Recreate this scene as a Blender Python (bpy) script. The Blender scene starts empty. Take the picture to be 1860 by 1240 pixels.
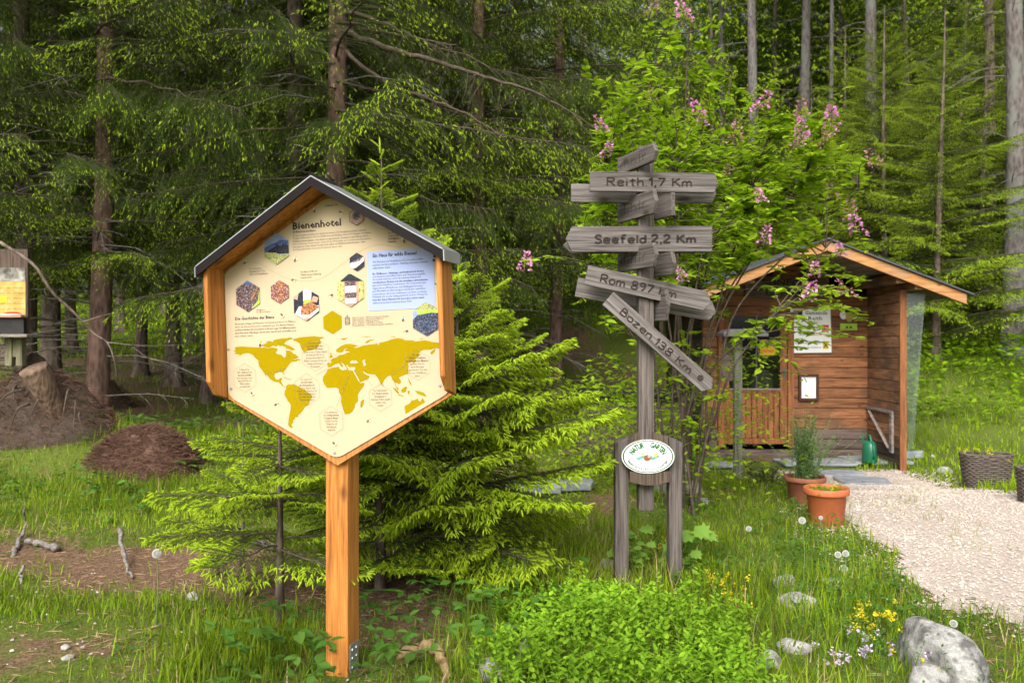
import bpy, bmesh, math, random
import numpy as np
from mathutils import Vector, Matrix
from math import sin, cos, pi, radians, sqrt

SC = bpy.context.scene
COL = SC.collection
CAMZ = 1.42
F = 1500.0                      # focal length in photo pixels (photo is 1860 wide)

# ------------------------------------------------------------------ camera
cam_d = bpy.data.cameras.new('camera')
cam_d.sensor_width = 36.0
cam_d.lens = 36.0 * F / 1860.0
cam_d.clip_start = 0.05
cam_d.clip_end = 2000
cam_d.dof.use_dof = True
cam_d.dof.focus_distance = 4.0
cam_d.dof.aperture_fstop = 4.0
cam = bpy.data.objects.new('camera', cam_d)
cam.location = (0, 0, CAMZ)
cam.rotation_euler = (radians(90), 0, 0)
COL.objects.link(cam)
SC.camera = cam

# ------------------------------------------------------------------ sky and sun (bright overcast)
SUN_EL, SUN_AZ = 42.0, 197.0    # azimuth clockwise from +Y: behind the camera, a little to the left
w = bpy.data.worlds.new('World')
SC.world = w
w.use_nodes = True
nt = w.node_tree
bg = nt.nodes['Background']
sky = nt.nodes.new('ShaderNodeTexSky')
sky.sky_type = 'NISHITA'
sky.sun_disc = False
sky.sun_elevation = radians(SUN_EL)
sky.sun_rotation = radians(SUN_AZ)
sky.air_density = 1.0
sky.dust_density = 6.0
sky.ozone_density = 1.0
hs = nt.nodes.new('ShaderNodeHueSaturation')
hs.inputs['Saturation'].default_value = 0.12
nt.links.new(sky.outputs[0], hs.inputs['Color'])
nt.links.new(hs.outputs[0], bg.inputs['Color'])
bg.inputs['Strength'].default_value = 0.13
sun_d = bpy.data.lights.new('sun', 'SUN')
sun_d.energy = 1.5
sun_d.angle = radians(40)
sun_d.color = (1.0, 0.94, 0.84)
sun = bpy.data.objects.new('sun', sun_d)
a, e = radians(SUN_AZ), radians(SUN_EL)
sdir = Vector((sin(a) * cos(e), cos(a) * cos(e), sin(e)))
sun.rotation_euler = sdir.to_track_quat('Z', 'Y').to_euler()
sun.location = (0, -5, 12)
COL.objects.link(sun)

SC.view_settings.view_transform = 'Standard'
SC.view_settings.look = 'None'
SC.view_settings.exposure = 1.02
SC.view_settings.gamma = 1.0
SC.view_settings.use_curve_mapping = False
SC.cycles.max_bounces = 4
SC.cycles.diffuse_bounces = 2
SC.cycles.glossy_bounces = 2
SC.cycles.transmission_bounces = 4
SC.cycles.transparent_max_bounces = 8
SC.cycles.use_denoising = True
SC.cycles.use_adaptive_sampling = True
SC.cycles.adaptive_threshold = 0.03
SC.cycles.caustics_reflective = False
SC.cycles.caustics_refractive = False

rng = np.random.default_rng(7)
random.seed(7)

# ------------------------------------------------------------------ helpers
def P(px, py, D):
    """photo pixel + depth -> world point"""
    return Vector(((px - 930) / F * D, D, CAMZ - (py - 620) / F * D))

def fade(t):
    return t * t * (3 - 2 * t)

def sstep(a, b, x):
    return fade(np.clip((np.asarray(x, float) - a) / (b - a), 0, 1))

def vnoise(x, y, seed=0):
    x = np.asarray(x, float); y = np.asarray(y, float)
    xi = np.floor(x).astype(np.int64); yi = np.floor(y).astype(np.int64)
    def hsh(i, j):
        n = (i * 374761393 + j * 668265263 + seed * 974634777) & 0xffffffff
        n = ((n ^ (n >> 13)) * 1274126177) & 0xffffffff
        return ((n ^ (n >> 16)) & 0xffff) / 65535.0
    fx = fade(x - xi); fy = fade(y - yi)
    return ((hsh(xi, yi) * (1 - fx) + hsh(xi + 1, yi) * fx) * (1 - fy)
            + (hsh(xi, yi + 1) * (1 - fx) + hsh(xi + 1, yi + 1) * fx) * fy)

def fbm(x, y, o=4, seed=0):
    s = 0; a = 0.5; t = 0
    for k in range(o):
        s = s + a * vnoise(x * 2 ** k, y * 2 ** k, seed + k); t += a; a *= 0.5
    return s / t

class MB:
    """collects triangles, quads and polygons into one mesh"""
    def __init__(s):
        s.V = []; s.L = []; s.T = []; s.M = []; s.n = 0
    def add(s, V, Fc, mat=0):
        V = np.asarray(V, float).reshape(-1, 3)
        s.V.append(V)
        if isinstance(Fc, np.ndarray):
            s.L.append((Fc + s.n).ravel()); s.T.append(np.full(len(Fc), Fc.shape[1])); s.M.append(np.full(len(Fc), mat))
        else:
            for f in Fc:
                s.L.append(np.asarray(f) + s.n); s.T.append(np.array([len(f)])); s.M.append(np.array([mat]))
        s.n += len(V)
        return s
    def mesh(s, name, mats, smooth=False):
        me = bpy.data.meshes.new(name)
        if s.n:
            V = np.concatenate(s.V); L = np.concatenate(s.L).astype(np.int32); T = np.concatenate(s.T).astype(np.int32)
            M = np.concatenate(s.M).astype(np.int32)
            me.vertices.add(len(V)); me.vertices.foreach_set('co', V.astype(np.float32).ravel())
            me.loops.add(len(L)); me.loops.foreach_set('vertex_index', L)
            me.polygons.add(len(T))
            st = np.concatenate([[0], np.cumsum(T)[:-1]]).astype(np.int32)
            me.polygons.foreach_set('loop_start', st)
            me.polygons.foreach_set('loop_total', T)
            me.polygons.foreach_set('material_index', M)
            me.polygons.foreach_set('use_smooth', np.full(len(T), bool(smooth)))
            me.update(calc_edges=True)
        for m in (mats if isinstance(mats, (list, tuple)) else [mats]):
            me.materials.append(m)
        return me
    def build(s, name, mats, parent=None, smooth=False, loc=None):
        return link(name, s.mesh(name, mats, smooth), parent, loc)
    # shapes -------------------------------------------------------
    def box(s, x0, x1, y0, y1, z0, z1, mat=0, M=None):
        V = np.array([(x, y, z) for z in (z0, z1) for y in (y0, y1) for x in (x0, x1)], float)
        if M is not None: V = xf(V, M)
        return s.add(V, np.array([(0, 2, 3, 1), (4, 5, 7, 6), (0, 1, 5, 4), (2, 6, 7, 3), (0, 4, 6, 2), (1, 3, 7, 5)]), mat)
    def prism(s, poly, y0, y1, mat=0, M=None):
        """polygon in x,z (counter-clockwise seen from -y) extruded from y0 (front) to y1"""
        n = len(poly)
        V = np.array([(x, y0, z) for x, z in poly] + [(x, y1, z) for x, z in poly], float)
        if M is not None: V = xf(V, M)
        fs = [tuple(range(n)), tuple(range(2 * n - 1, n - 1, -1))]
        fs += [(i, i + n, (i + 1) % n + n, (i + 1) % n) for i in range(n)]
        return s.add(V, fs, mat)
    def tube(s, pts, rad, sides=5, mat=0, cap=True, ref=None):
        pts = np.asarray(pts, float); n = len(pts)
        rad = np.broadcast_to(np.asarray(rad, float), (n,))
        T = np.gradient(pts, axis=0); T /= (np.linalg.norm(T, axis=1, keepdims=True) + 1e-9)
        if ref is None: ref = np.array([0, 0, 1.0]) if abs(T[:, 2]).mean() < 0.8 else np.array([0.3, 1.0, 0])
        ref = np.asarray(ref, float)
        A = np.cross(T, ref); A /= (np.linalg.norm(A, axis=1, keepdims=True) + 1e-9)
        B = np.cross(A, T)
        an = np.arange(sides) * 2 * pi / sides
        V = pts[:, None] + rad[:, None, None] * (A[:, None] * np.cos(an)[None, :, None] + B[:, None] * np.sin(an)[None, :, None])
        i = np.arange(n - 1)[:, None] * sides; j = np.arange(sides)[None]; k = (j + 1) % sides
        Fq = np.stack([i + j, i + sides + j, i + sides + k, i + k], -1).reshape(-1, 4)
        s.add(V.reshape(-1, 3), Fq, mat)
        if cap:
            s.L.append(np.arange(sides) + s.n - n * sides); s.T.append(np.array([sides])); s.M.append(np.array([mat]))
            s.L.append(np.arange(sides)[::-1] + s.n - sides); s.T.append(np.array([sides])); s.M.append(np.array([mat]))
        return s
    def lathe(s, prof, seg=32, mat=0, sx=1, sy=1, c=(0, 0, 0)):
        prof = np.asarray(prof, float); n = len(prof)
        an = np.arange(seg) * 2 * pi / seg
        V = np.stack([prof[:, 0, None] * np.cos(an) * sx + c[0], prof[:, 0, None] * np.sin(an) * sy + c[1],
                      np.repeat(prof[:, 1, None], seg, 1) + c[2]], -1).reshape(-1, 3)
        i = np.arange(n - 1)[:, None] * seg; j = np.arange(seg)[None]; k = (j + 1) % seg
        Fq = np.stack([i + j, i + k, i + seg + k, i + seg + j], -1).reshape(-1, 4)
        return s.add(V, Fq, mat)
    def inst(s, tv, tf, O, D, U, L, W, mat=0):
        """copies of a template: tv x along D (scaled by L), y sideways, z along U (scaled by W)"""
        M = len(O)
        if M == 0: return s
        O = np.asarray(O, float); D = np.asarray(D, float); U = np.asarray(U, float)
        D = D / (np.linalg.norm(D, axis=1, keepdims=True) + 1e-9)
        S = np.cross(U, D); S /= (np.linalg.norm(S, axis=1, keepdims=True) + 1e-9)
        U = np.cross(D, S)
        L = np.broadcast_to(np.asarray(L, float), (M,))[:, None, None]; W = np.broadcast_to(np.asarray(W, float), (M,))[:, None, None]
        V = O[:, None] + D[:, None] * (tv[None, :, 0, None] * L) + S[:, None] * (tv[None, :, 1, None] * W) + U[:, None] * (tv[None, :, 2, None] * W)
        Fq = (tf[None] + (np.arange(M) * len(tv))[:, None, None]).reshape(-1, tf.shape[1])
        return s.add(V.reshape(-1, 3), Fq, mat)

def xf(V, M):
    M = np.array(M, float)
    return V @ M[:3, :3].T + M[:3, 3]

def link(name, data, parent=None, loc=None):
    o = bpy.data.objects.new(name, data)
    COL.objects.link(o)
    if parent is not None: o.parent = parent
    if loc is not None: o.location = loc
    return o

def tag(o, label=None, cat=None, group=None, kind=None):
    if label: o['label'] = label
    if cat: o['category'] = cat
    if group: o['group'] = group
    if kind: o['kind'] = kind
    return o

def thing(name, label, cat, loc=(0, 0, 0), rz=0, group=None):
    o = link(name, None, None, loc)
    o.rotation_euler = (0, 0, rz)
    o.empty_display_size = 0.1
    return tag(o, label, cat, group)

# ------------------------------------------------------------------ materials
def lin(r, g, b):
    f = lambda c: (c / 255 / 12.92) if c / 255 <= 0.04045 else ((c / 255 + 0.055) / 1.055) ** 2.4
    return (f(r), f(g), f(b), 1)

def new_mat(name):
    m = bpy.data.materials.new(name); m.use_nodes = True
    n = m.node_tree.nodes; l = m.node_tree.links
    b = n['Principled BSDF']
    b.inputs['Roughness'].default_value = 0.7
    b.inputs['Specular IOR Level'].default_value = 0.3
    return m, n, l, b

def col4(c):
    return tuple(c) if len(c) == 4 else (*c, 1)

def plain(name, c, rough=0.6, metal=0.0, spec=0.3, var=0.12, scale=12, bump=0.0):
    """flat colour with gentle procedural variation"""
    m, n, l, b = new_mat(name)
    tc = n.new('ShaderNodeTexCoord'); nz = n.new('ShaderNodeTexNoise')
    nz.inputs['Scale'].default_value = scale; nz.inputs['Detail'].default_value = 5
    l.new(tc.outputs['Object'], nz.inputs['Vector'])
    r = n.new('ShaderNodeValToRGB')
    c = col4(c)
    r.color_ramp.elements[0].position = 0.3; r.color_ramp.elements[1].position = 0.7
    r.color_ramp.elements[0].color = tuple(x * (1 - var) for x in c[:3]) + (1,)
    r.color_ramp.elements[1].color = tuple(min(1, x * (1 + var)) for x in c[:3]) + (1,)
    l.new(nz.outputs['Fac'], r.inputs['Fac']); l.new(r.outputs[0], b.inputs['Base Color'])
    b.inputs['Roughness'].default_value = rough; b.inputs['Metallic'].default_value = metal
    b.inputs['Specular IOR Level'].default_value = spec
    if bump:
        bp = n.new('ShaderNodeBump'); bp.inputs['Strength'].default_value = bump; bp.inputs['Distance'].default_value = 0.01
        l.new(nz.outputs['Fac'], bp.inputs['Height']); l.new(bp.outputs[0], b.inputs['Normal'])
    return m

def wood(name, dark, light, stretch=(1, 14, 14), scale=3.0, rough=0.65, bump=0.25, knots=True, rand=0.25, stain=None, spec=0.25):
    """grain running along local x (or whichever axis has the small stretch)"""
    m, n, l, b = new_mat(name)
    tc = n.new('ShaderNodeTexCoord'); oi = n.new('ShaderNodeObjectInfo')
    mp = n.new('ShaderNodeMapping'); mp.inputs['Scale'].default_value = stretch
    ad = n.new('ShaderNodeVectorMath'); ad.operation = 'ADD'
    sc = n.new('ShaderNodeVectorMath'); sc.operation = 'SCALE'; sc.inputs[0].default_value = (37, 53, 71)
    l.new(oi.outputs['Random'], sc.inputs['Scale'])
    l.new(tc.outputs['Object'], mp.inputs['Vector'])
    l.new(mp.outputs[0], ad.inputs[0]); l.new(sc.outputs[0], ad.inputs[1])
    nz = n.new('ShaderNodeTexNoise'); nz.inputs['Scale'].default_value = scale; nz.inputs['Detail'].default_value = 8
    nz.inputs['Roughness'].default_value = 0.62; nz.inputs['Distortion'].default_value = 0.6
    l.new(ad.outputs[0], nz.inputs['Vector'])
    r = n.new('ShaderNodeValToRGB')
    r.color_ramp.elements[0].position = 0.32; r.color_ramp.elements[1].position = 0.68
    r.color_ramp.elements[0].color = col4(dark); r.color_ramp.elements[1].color = col4(light)
    l.new(nz.outputs['Fac'], r.inputs['Fac'])
    out = r.outputs[0]
    if knots:
        ad2 = n.new('ShaderNodeVectorMath'); ad2.operation = 'ADD'
        mp2 = n.new('ShaderNodeMapping'); mp2.inputs['Scale'].default_value = tuple(0.35 * min(3.0, s) ** 0.9 + 0.2 for s in stretch)
        l.new(tc.outputs['Object'], mp2.inputs['Vector']); l.new(mp2.outputs[0], ad2.inputs[0]); l.new(sc.outputs[0], ad2.inputs[1])
        vo = n.new('ShaderNodeTexVoronoi'); vo.inputs['Scale'].default_value = 6
        l.new(ad2.outputs[0], vo.inputs['Vector'])
        kr = n.new('ShaderNodeValToRGB'); kr.color_ramp.elements[0].position = 0.06; kr.color_ramp.elements[1].position = 0.16
        kr.color_ramp.elements[0].color = (0.25, 0.25, 0.25, 1)
        l.new(vo.outputs['Distance'], kr.inputs['Fac'])
        mx = n.new('ShaderNodeMix'); mx.data_type = 'RGBA'; mx.blend_type = 'MULTIPLY'; mx.inputs[0].default_value = 0.8
        l.new(out, mx.inputs[6]); l.new(kr.outputs[0], mx.inputs[7]); out = mx.outputs[2]
    if stain is not None:
        ns = n.new('ShaderNodeTexNoise'); ns.inputs['Scale'].default_value = 2.2; ns.inputs['Detail'].default_value = 4
        ad3 = n.new('ShaderNodeVectorMath'); ad3.operation = 'ADD'
        l.new(tc.outputs['Object'], ad3.inputs[0]); l.new(sc.outputs[0], ad3.inputs[1]); l.new(ad3.outputs[0], ns.inputs['Vector'])
        rs = n.new('ShaderNodeValToRGB'); rs.color_ramp.elements[0].position = 0.5; rs.color_ramp.elements[1].position = 0.72
        l.new(ns.outputs['Fac'], rs.inputs['Fac'])
        mx = n.new('ShaderNodeMix'); mx.data_type = 'RGBA'
        l.new(rs.outputs[0], mx.inputs[0]); l.new(out, mx.inputs[6]); mx.inputs[7].default_value = col4(stain); out = mx.outputs[2]
    hv = n.new('ShaderNodeHueSaturation')
    ma = n.new('ShaderNodeMapRange'); ma.inputs['To Min'].default_value = 1 - rand; ma.inputs['To Max'].default_value = 1 + rand
    l.new(oi.outputs['Random'], ma.inputs['Value']); l.new(ma.outputs[0], hv.inputs['Value'])
    l.new(out, hv.inputs['Color']); l.new(hv.outputs[0], b.inputs['Base Color'])
    b.inputs['Roughness'].default_value = rough; b.inputs['Specular IOR Level'].default_value = spec
    bp = n.new('ShaderNodeBump'); bp.inputs['Strength'].default_value = bump; bp.inputs['Distance'].default_value = 0.006
    l.new(nz.outputs['Fac'], bp.inputs['Height']); l.new(bp.outputs[0], b.inputs['Normal'])
    return m

def leaf(name, c, c2=None, trans=0.35, rough=0.65, spec=0.10, val=0.25):
    """leaf or needle: colour differs from piece to piece, some light passes through"""
    m, n, l, b = new_mat(name)
    g = n.new('ShaderNodeNewGeometry')
    mx = n.new('ShaderNodeMix'); mx.data_type = 'RGBA'
    mx.inputs[6].default_value = col4(c); mx.inputs[7].default_value = col4(c2 or tuple(x * 1.5 for x in c[:3]))
    l.new(g.outputs['Random Per Island'], mx.inputs[0])
    tc = n.new('ShaderNodeTexCoord'); nz = n.new('ShaderNodeTexNoise'); nz.inputs['Scale'].default_value = 1.3; nz.inputs['Detail'].default_value = 2
    l.new(tc.outputs['Object'], nz.inputs['Vector'])
    ma = n.new('ShaderNodeMapRange'); ma.inputs['From Min'].default_value = 0.3; ma.inputs['From Max'].default_value = 0.7
    ma.inputs['To Min'].default_value = 1 - val; ma.inputs['To Max'].default_value = 1 + val
    l.new(nz.outputs['Fac'], ma.inputs['Value'])
    hv = n.new('ShaderNodeHueSaturation'); l.new(ma.outputs[0], hv.inputs['Value']); l.new(mx.outputs[2], hv.inputs['Color'])
    l.new(hv.outputs[0], b.inputs['Base Color'])
    b.inputs['Roughness'].default_value = rough; b.inputs['Specular IOR Level'].default_value = spec
    if trans:
        t = n.new('ShaderNodeBsdfTranslucent'); l.new(hv.outputs[0], t.inputs['Color'])
        ms = n.new('ShaderNodeMixShader'); ms.inputs[0].default_value = trans
        l.new(b.outputs[0], ms.inputs[1]); l.new(t.outputs[0], ms.inputs[2])
        l.new(ms.outputs[0], n['Material Output'].inputs['Surface'])
    return m

def bark(name, dark, light, scale=9, bump=0.9, lichen=None):
    m, n, l, b = new_mat(name)
    tc = n.new('ShaderNodeTexCoord'); mp = n.new('ShaderNodeMapping'); mp.inputs['Scale'].default_value = (1, 1, 0.35)
    oi = n.new('ShaderNodeObjectInfo'); ad = n.new('ShaderNodeVectorMath'); ad.operation = 'ADD'
    l.new(tc.outputs['Object'], mp.inputs['Vector']); l.new(mp.outputs[0], ad.inputs[0]); l.new(oi.outputs['Location'], ad.inputs[1])
    nz = n.new('ShaderNodeTexNoise'); nz.inputs['Scale'].default_value = scale; nz.inputs['Detail'].default_value = 8; nz.inputs['Roughness'].default_value = 0.7
    vo = n.new('ShaderNodeTexVoronoi'); vo.inputs['Scale'].default_value = scale * 2.2
    l.new(ad.outputs[0], nz.inputs['Vector']); l.new(ad.outputs[0], vo.inputs['Vector'])
    mm = n.new('ShaderNodeMath'); mm.operation = 'MULTIPLY_ADD'; mm.inputs[1].default_value = 0.45
    l.new(vo.outputs['Distance'], mm.inputs[0]); l.new(nz.outputs['Fac'], mm.inputs[2])
    r = n.new('ShaderNodeValToRGB'); r.color_ramp.elements[0].position = 0.42; r.color_ramp.elements[1].position = 0.9
    r.color_ramp.elements[0].color = col4(dark); r.color_ramp.elements[1].color = col4(light)
    l.new(mm.outputs[0], r.inputs['Fac'])
    out = r.outputs[0]
    if lichen:
        n2 = n.new('ShaderNodeTexNoise'); n2.inputs['Scale'].default_value = 4; n2.inputs['Detail'].default_value = 6
        l.new(ad.outputs[0], n2.inputs['Vector'])
        r2 = n.new('ShaderNodeValToRGB'); r2.color_ramp.elements[0].position = 0.5; r2.color_ramp.elements[1].position = 0.66
        l.new(n2.outputs['Fac'], r2.inputs['Fac'])
        mx = n.new('ShaderNodeMix'); mx.data_type = 'RGBA'; l.new(r2.outputs[0], mx.inputs[0]); l.new(out, mx.inputs[6]); mx.inputs[7].default_value = col4(lichen); out = mx.outputs[2]
    l.new(out, b.inputs['Base Color']); b.inputs['Roughness'].default_value = 0.9; b.inputs['Specular IOR Level'].default_value = 0.15
    bp = n.new('ShaderNodeBump'); bp.inputs['Strength'].default_value = bump; bp.inputs['Distance'].default_value = 0.02
    l.new(mm.outputs[0], bp.inputs['Height']); l.new(bp.outputs[0], b.inputs['Normal'])
    return m

def mottled(name, cols, pos, scale=6, rough=0.8, bump=0.5, detail=8, dist=0.01):
    """colour ramp over noise: stones, soil, printed pictures"""
    m, n, l, b = new_mat(name)
    tc = n.new('ShaderNodeTexCoord'); nz = n.new('ShaderNodeTexNoise')
    nz.inputs['Scale'].default_value = scale; nz.inputs['Detail'].default_value = detail; nz.inputs['Roughness'].default_value = 0.65
    l.new(tc.outputs['Object'], nz.inputs['Vector'])
    r = n.new('ShaderNodeValToRGB'); cr = r.color_ramp
    while len(cr.elements) < len(cols): cr.elements.new(0.5)
    for el, c, p in zip(cr.elements, cols, pos): el.position = p; el.color = col4(c)
    l.new(nz.outputs['Fac'], r.inputs['Fac']); l.new(r.outputs[0], b.inputs['Base Color'])
    b.inputs['Roughness'].default_value = rough
    if bump:
        bp = n.new('ShaderNodeBump'); bp.inputs['Strength'].default_value = bump; bp.inputs['Distance'].default_value = dist
        l.new(nz.outputs['Fac'], bp.inputs['Height']); l.new(bp.outputs[0], b.inputs['Normal'])
    return m

M = {}
M['needle_old'] = leaf('needle_old', (0.028, 0.052, 0.006), (0.052, 0.086, 0.009), 0.22)
M['needle_mid'] = leaf('needle_mid', (0.066, 0.125, 0.008), (0.115, 0.19, 0.012), 0.28)
M['needle_new'] = leaf('needle_new', (0.27, 0.41, 0.016), (0.44, 0.57, 0.030), 0.30, val=0.12)
M['needle_deep'] = leaf('needle_deep', (0.030, 0.058, 0.014), (0.050, 0.085, 0.018), 0.2)
M['twig'] = plain('twig', (0.085, 0.062, 0.045), 0.9, var=0.4, scale=20)
M['twig_grey'] = plain('twig_grey', (0.16, 0.14, 0.12), 0.9, var=0.4, scale=20)
M['bark_brown'] = bark('bark_brown', (0.045, 0.032, 0.026), (0.20, 0.150, 0.120))
M['bark_red'] = bark('bark_red', (0.050, 0.030, 0.022), (0.21, 0.13, 0.10))
M['bark_grey'] = bark('bark_grey', (0.050, 0.042, 0.038), (0.17, 0.148, 0.138), scale=9, lichen=(0.155, 0.16, 0.14))
M['grass'] = leaf('grass', (0.11, 0.20, 0.008), (0.26, 0.35, 0.018), 0.4, val=0.3)
M['grass_dry'] = leaf('grass_dry', (0.30, 0.22, 0.10), (0.42, 0.33, 0.17), 0.3)
M['meadow'] = leaf('meadow', (0.19, 0.33, 0.006), (0.31, 0.44, 0.012), 0.4, val=0.2)
M['mint'] = leaf('mint', (0.13, 0.28, 0.014), (0.25, 0.41, 0.026), 0.35, val=0.4)
M['bramble'] = leaf('bramble', (0.055, 0.14, 0.016), (0.10, 0.20, 0.03), 0.35)
M['maple_leaf'] = leaf('maple_leaf', (0.15, 0.29, 0.04), (0.22, 0.37, 0.06), 0.4)
M['lilac_leaf'] = leaf('lilac_leaf', (0.22, 0.37, 0.014), (0.37, 0.51, 0.025), 0.52)
M['bush_leaf'] = leaf('bush_leaf', (0.11, 0.22, 0.006), (0.24, 0.37, 0.012), 0.4, val=0.3)
M['pink'] = leaf('pink', (0.58, 0.19, 0.42), (0.75, 0.36, 0.58), 0.3)
M['pink_dull'] = leaf('pink_dull', (0.40, 0.16, 0.20), (0.55, 0.28, 0.30), 0.3)
M['yellow_petal'] = leaf('yellow_petal', (0.65, 0.52, 0.02), (0.75, 0.62, 0.04), 0.3)
M['lilac_petal'] = leaf('lilac_petal', (0.55, 0.42, 0.60), (0.70, 0.58, 0.72), 0.3)
M['fluff'] = leaf('fluff', (0.72, 0.72, 0.68), (0.85, 0.85, 0.82), 0.4)
# ================================================================== terrain
def gau(x, y, cx, cy, sx, sy):
    return np.exp(-((x - cx) / sx) ** 2 - ((y - cy) / sy) ** 2)

def H0(x, y):
    x = np.asarray(x, float); y = np.asarray(y, float)
    sp = lambda t, k=1.2: np.log1p(np.exp(np.clip(t / k, -30, 30))) * k
    t = sstep(-4.0, 2.5, x)
    left = 0.085 * sp(y - 8.5) + 0.06 * sp(y - 30, 3)
    start = 15.2 - 2.6 * sstep(4.8, 7.5, x)
    right = 0.40 * sp(y - start, 0.8)
    right = np.where(right > 14, 14 + (right - 14) * 0.3, right)
    z = left * (1 - t) + right * t
    z = z - 0.20 * sstep(7.2, 9.6, y) * sstep(0.2, 2.2, x) * (1 - sstep(12, 14, y))
    z = z + 0.42 * gau(x, y, -4.85, 8.9, 1.25, 0.7) + 0.20 * gau(x, y, -3.2, 9.6, 1.2, 0.9)
    z = z + 0.06 * gau(x, y, 0.55, 3.75, 0.8, 0.7) + 0.12 * gau(x, y, 0.9, 7.0, 0.5, 0.4)
    z = z + 0.05 * (fbm(x * 0.7, y * 0.7, 3, 5) - 0.5) + 0.03 * (fbm(x * 3, y * 3, 2, 9) - 0.5)
    z = z + 0.5 * (fbm(x * 0.15, y * 0.15, 2, 3) - 0.5) * sstep(14, 24, y)
    return z

def h(x, y):
    return float(H0(x, y))

def G(px, py, zoff=0.0):
    """world point where the ray through a photo pixel meets the ground"""
    dx = (px - 930) / F; dz = -(py - 620) / F
    lo = None; prev = 1.5
    for D in np.arange(1.5, 80, 0.05):
        if CAMZ + dz * D < h(dx * D, D) + zoff:
            lo = (prev, D); break
        prev = D
    if lo is None: return Vector((dx * 40, 40, h(dx * 40, 40)))
    a, b = lo
    for _ in range(12):
        m = (a + b) / 2
        if CAMZ + dz * m < h(dx * m, m) + zoff: b = m
        else: a = m
    return Vector((dx * b, b, h(dx * b, b)))

PATH = np.array([(3.25, 10.35), (3.25, 8.3), (2.85, 7.2), (2.62, 6.2), (2.38, 5.2), (2.40, 4.6), (2.62, 4.15), (3.3, 3.75), (5, 3.2), (12, 2.6),
                 (12, 6.2), (7, 6.5), (5.4, 7.0), (4.85, 7.8), (4.72, 8.7), (4.75, 9.5), (4.9, 10.35)])

def inside(poly, x, y):
    r = np.zeros(np.shape(x), bool); n = len(poly)
    for i in range(n):
        x0, y0 = poly[i]; x1, y1 = poly[(i + 1) % n]
        c = ((y0 > y) != (y1 > y)) & (x < (x1 - x0) * (y - y0) / (y1 - y0 + 1e-12) + x0)
        r ^= c
    return r

def pdist(poly, x, y):
    """signed distance: positive inside"""
    x = np.asarray(x, float); y = np.asarray(y, float)
    d = np.full(x.shape, 1e9); n = len(poly)
    for i in range(n):
        ax, ay = poly[i]; bx, by = poly[(i + 1) % n]
        vx, vy = bx - ax, by - ay
        t = np.clip(((x - ax) * vx + (y - ay) * vy) / (vx * vx + vy * vy), 0, 1)
        d = np.minimum(d, np.hypot(x - ax - t * vx, y - ay - t * vy))
    return np.where(inside(poly, x, y), d, -d)

def pathmask(x, y):
    return pdist(PATH, x, y) + (0.35 + 0.9 * sstep(6.0, 4.2, y)) * (fbm(x * 1.6, y * 1.6, 4, 21) - 0.5)

def veg(x, y):
    """how grassy the ground is, 0..1"""
    x = np.asarray(x, float); y = np.asarray(y, float)
    n = fbm(x * 1.1, y * 1.1, 4, 31); n2 = fbm(x * 3.1, y * 3.1, 3, 37)
    v = 0.40 + 1.3 * (n - 0.5) + 0.9 * (n2 - 0.5) + 0.25
    v = v - 0.48 * gau(x, y, -2.6, 5.25, 1.5, 0.5) - 0.5 * gau(x, y, -1.6, 4.9, 0.7, 0.4)
    v = v + 0.55 * gau(x, y, -2.6, 4.4, 1.0, 0.28) + 0.5 * gau(x, y, -3.2, 7.3, 1.6, 0.9)
    v = v - 0.45 * gau(x, y, -2.0, 3.6, 1.2, 0.4)
    v = v - 0.8 * gau(x, y, -0.55, 4.9, 0.7, 0.8)
    v = v - 0.5 * gau(x, y, 0.1, 5.2, 0.35, 0.3) - 0.6 * gau(x, y, 0.75, 6.9, 0.45, 0.3)
    v = v + 0.6 * gau(x, y, 1.6, 5.8, 1.0, 1.3) + 0.4 * gau(x, y, 0.3, 5.6, 0.6, 0.8) + 0.5 * gau(x, y, 1.4, 4.0, 1.0, 0.6)
    v = v + 1.0 * sstep(4.6, 5.6, x) * sstep(6.3, 7.5, y) * (1 - sstep(16, 20, y))
    forest = sstep(9.5, 12.5, y) * (1 - sstep(1.0, 4.0, x))
    v = v - 0.30 * forest + 0.9 * forest * sstep(19, 24, y)
    v = np.clip(v, 0, 1)
    return v * (1 - sstep(-0.10, 0.12, pathmask(x, y)))

def axis(a, b, fine0, fine1, step, grow=1.18):
    xs = list(np.arange(fine0, fine1, step))
    s = step; v = xs[-1]
    while v < b: s *= grow; v += s; xs.append(v)
    s = step; v = xs[0]
    while v > a: s *= grow; v -= s; xs.insert(0, v)
    return np.array(xs)

gx = axis(-400, 400, -6.5, 7.5, 0.07); gy = axis(-60, 500, 2.4, 11.0, 0.07)
GX, GY = np.meshgrid(gx, gy)
GZ = H0(GX, GY)
nx, ny = len(gx), len(gy)
i = np.arange(ny - 1)[:, None] * nx; j = np.arange(nx - 1)[None]
quads = np.stack([i + j, i + j + 1, i + nx + j + 1, i + nx + j], -1).reshape(-1, 4)
mb = MB(); mb.add(np.stack([GX, GY, GZ], -1).reshape(-1, 3), quads)

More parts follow.
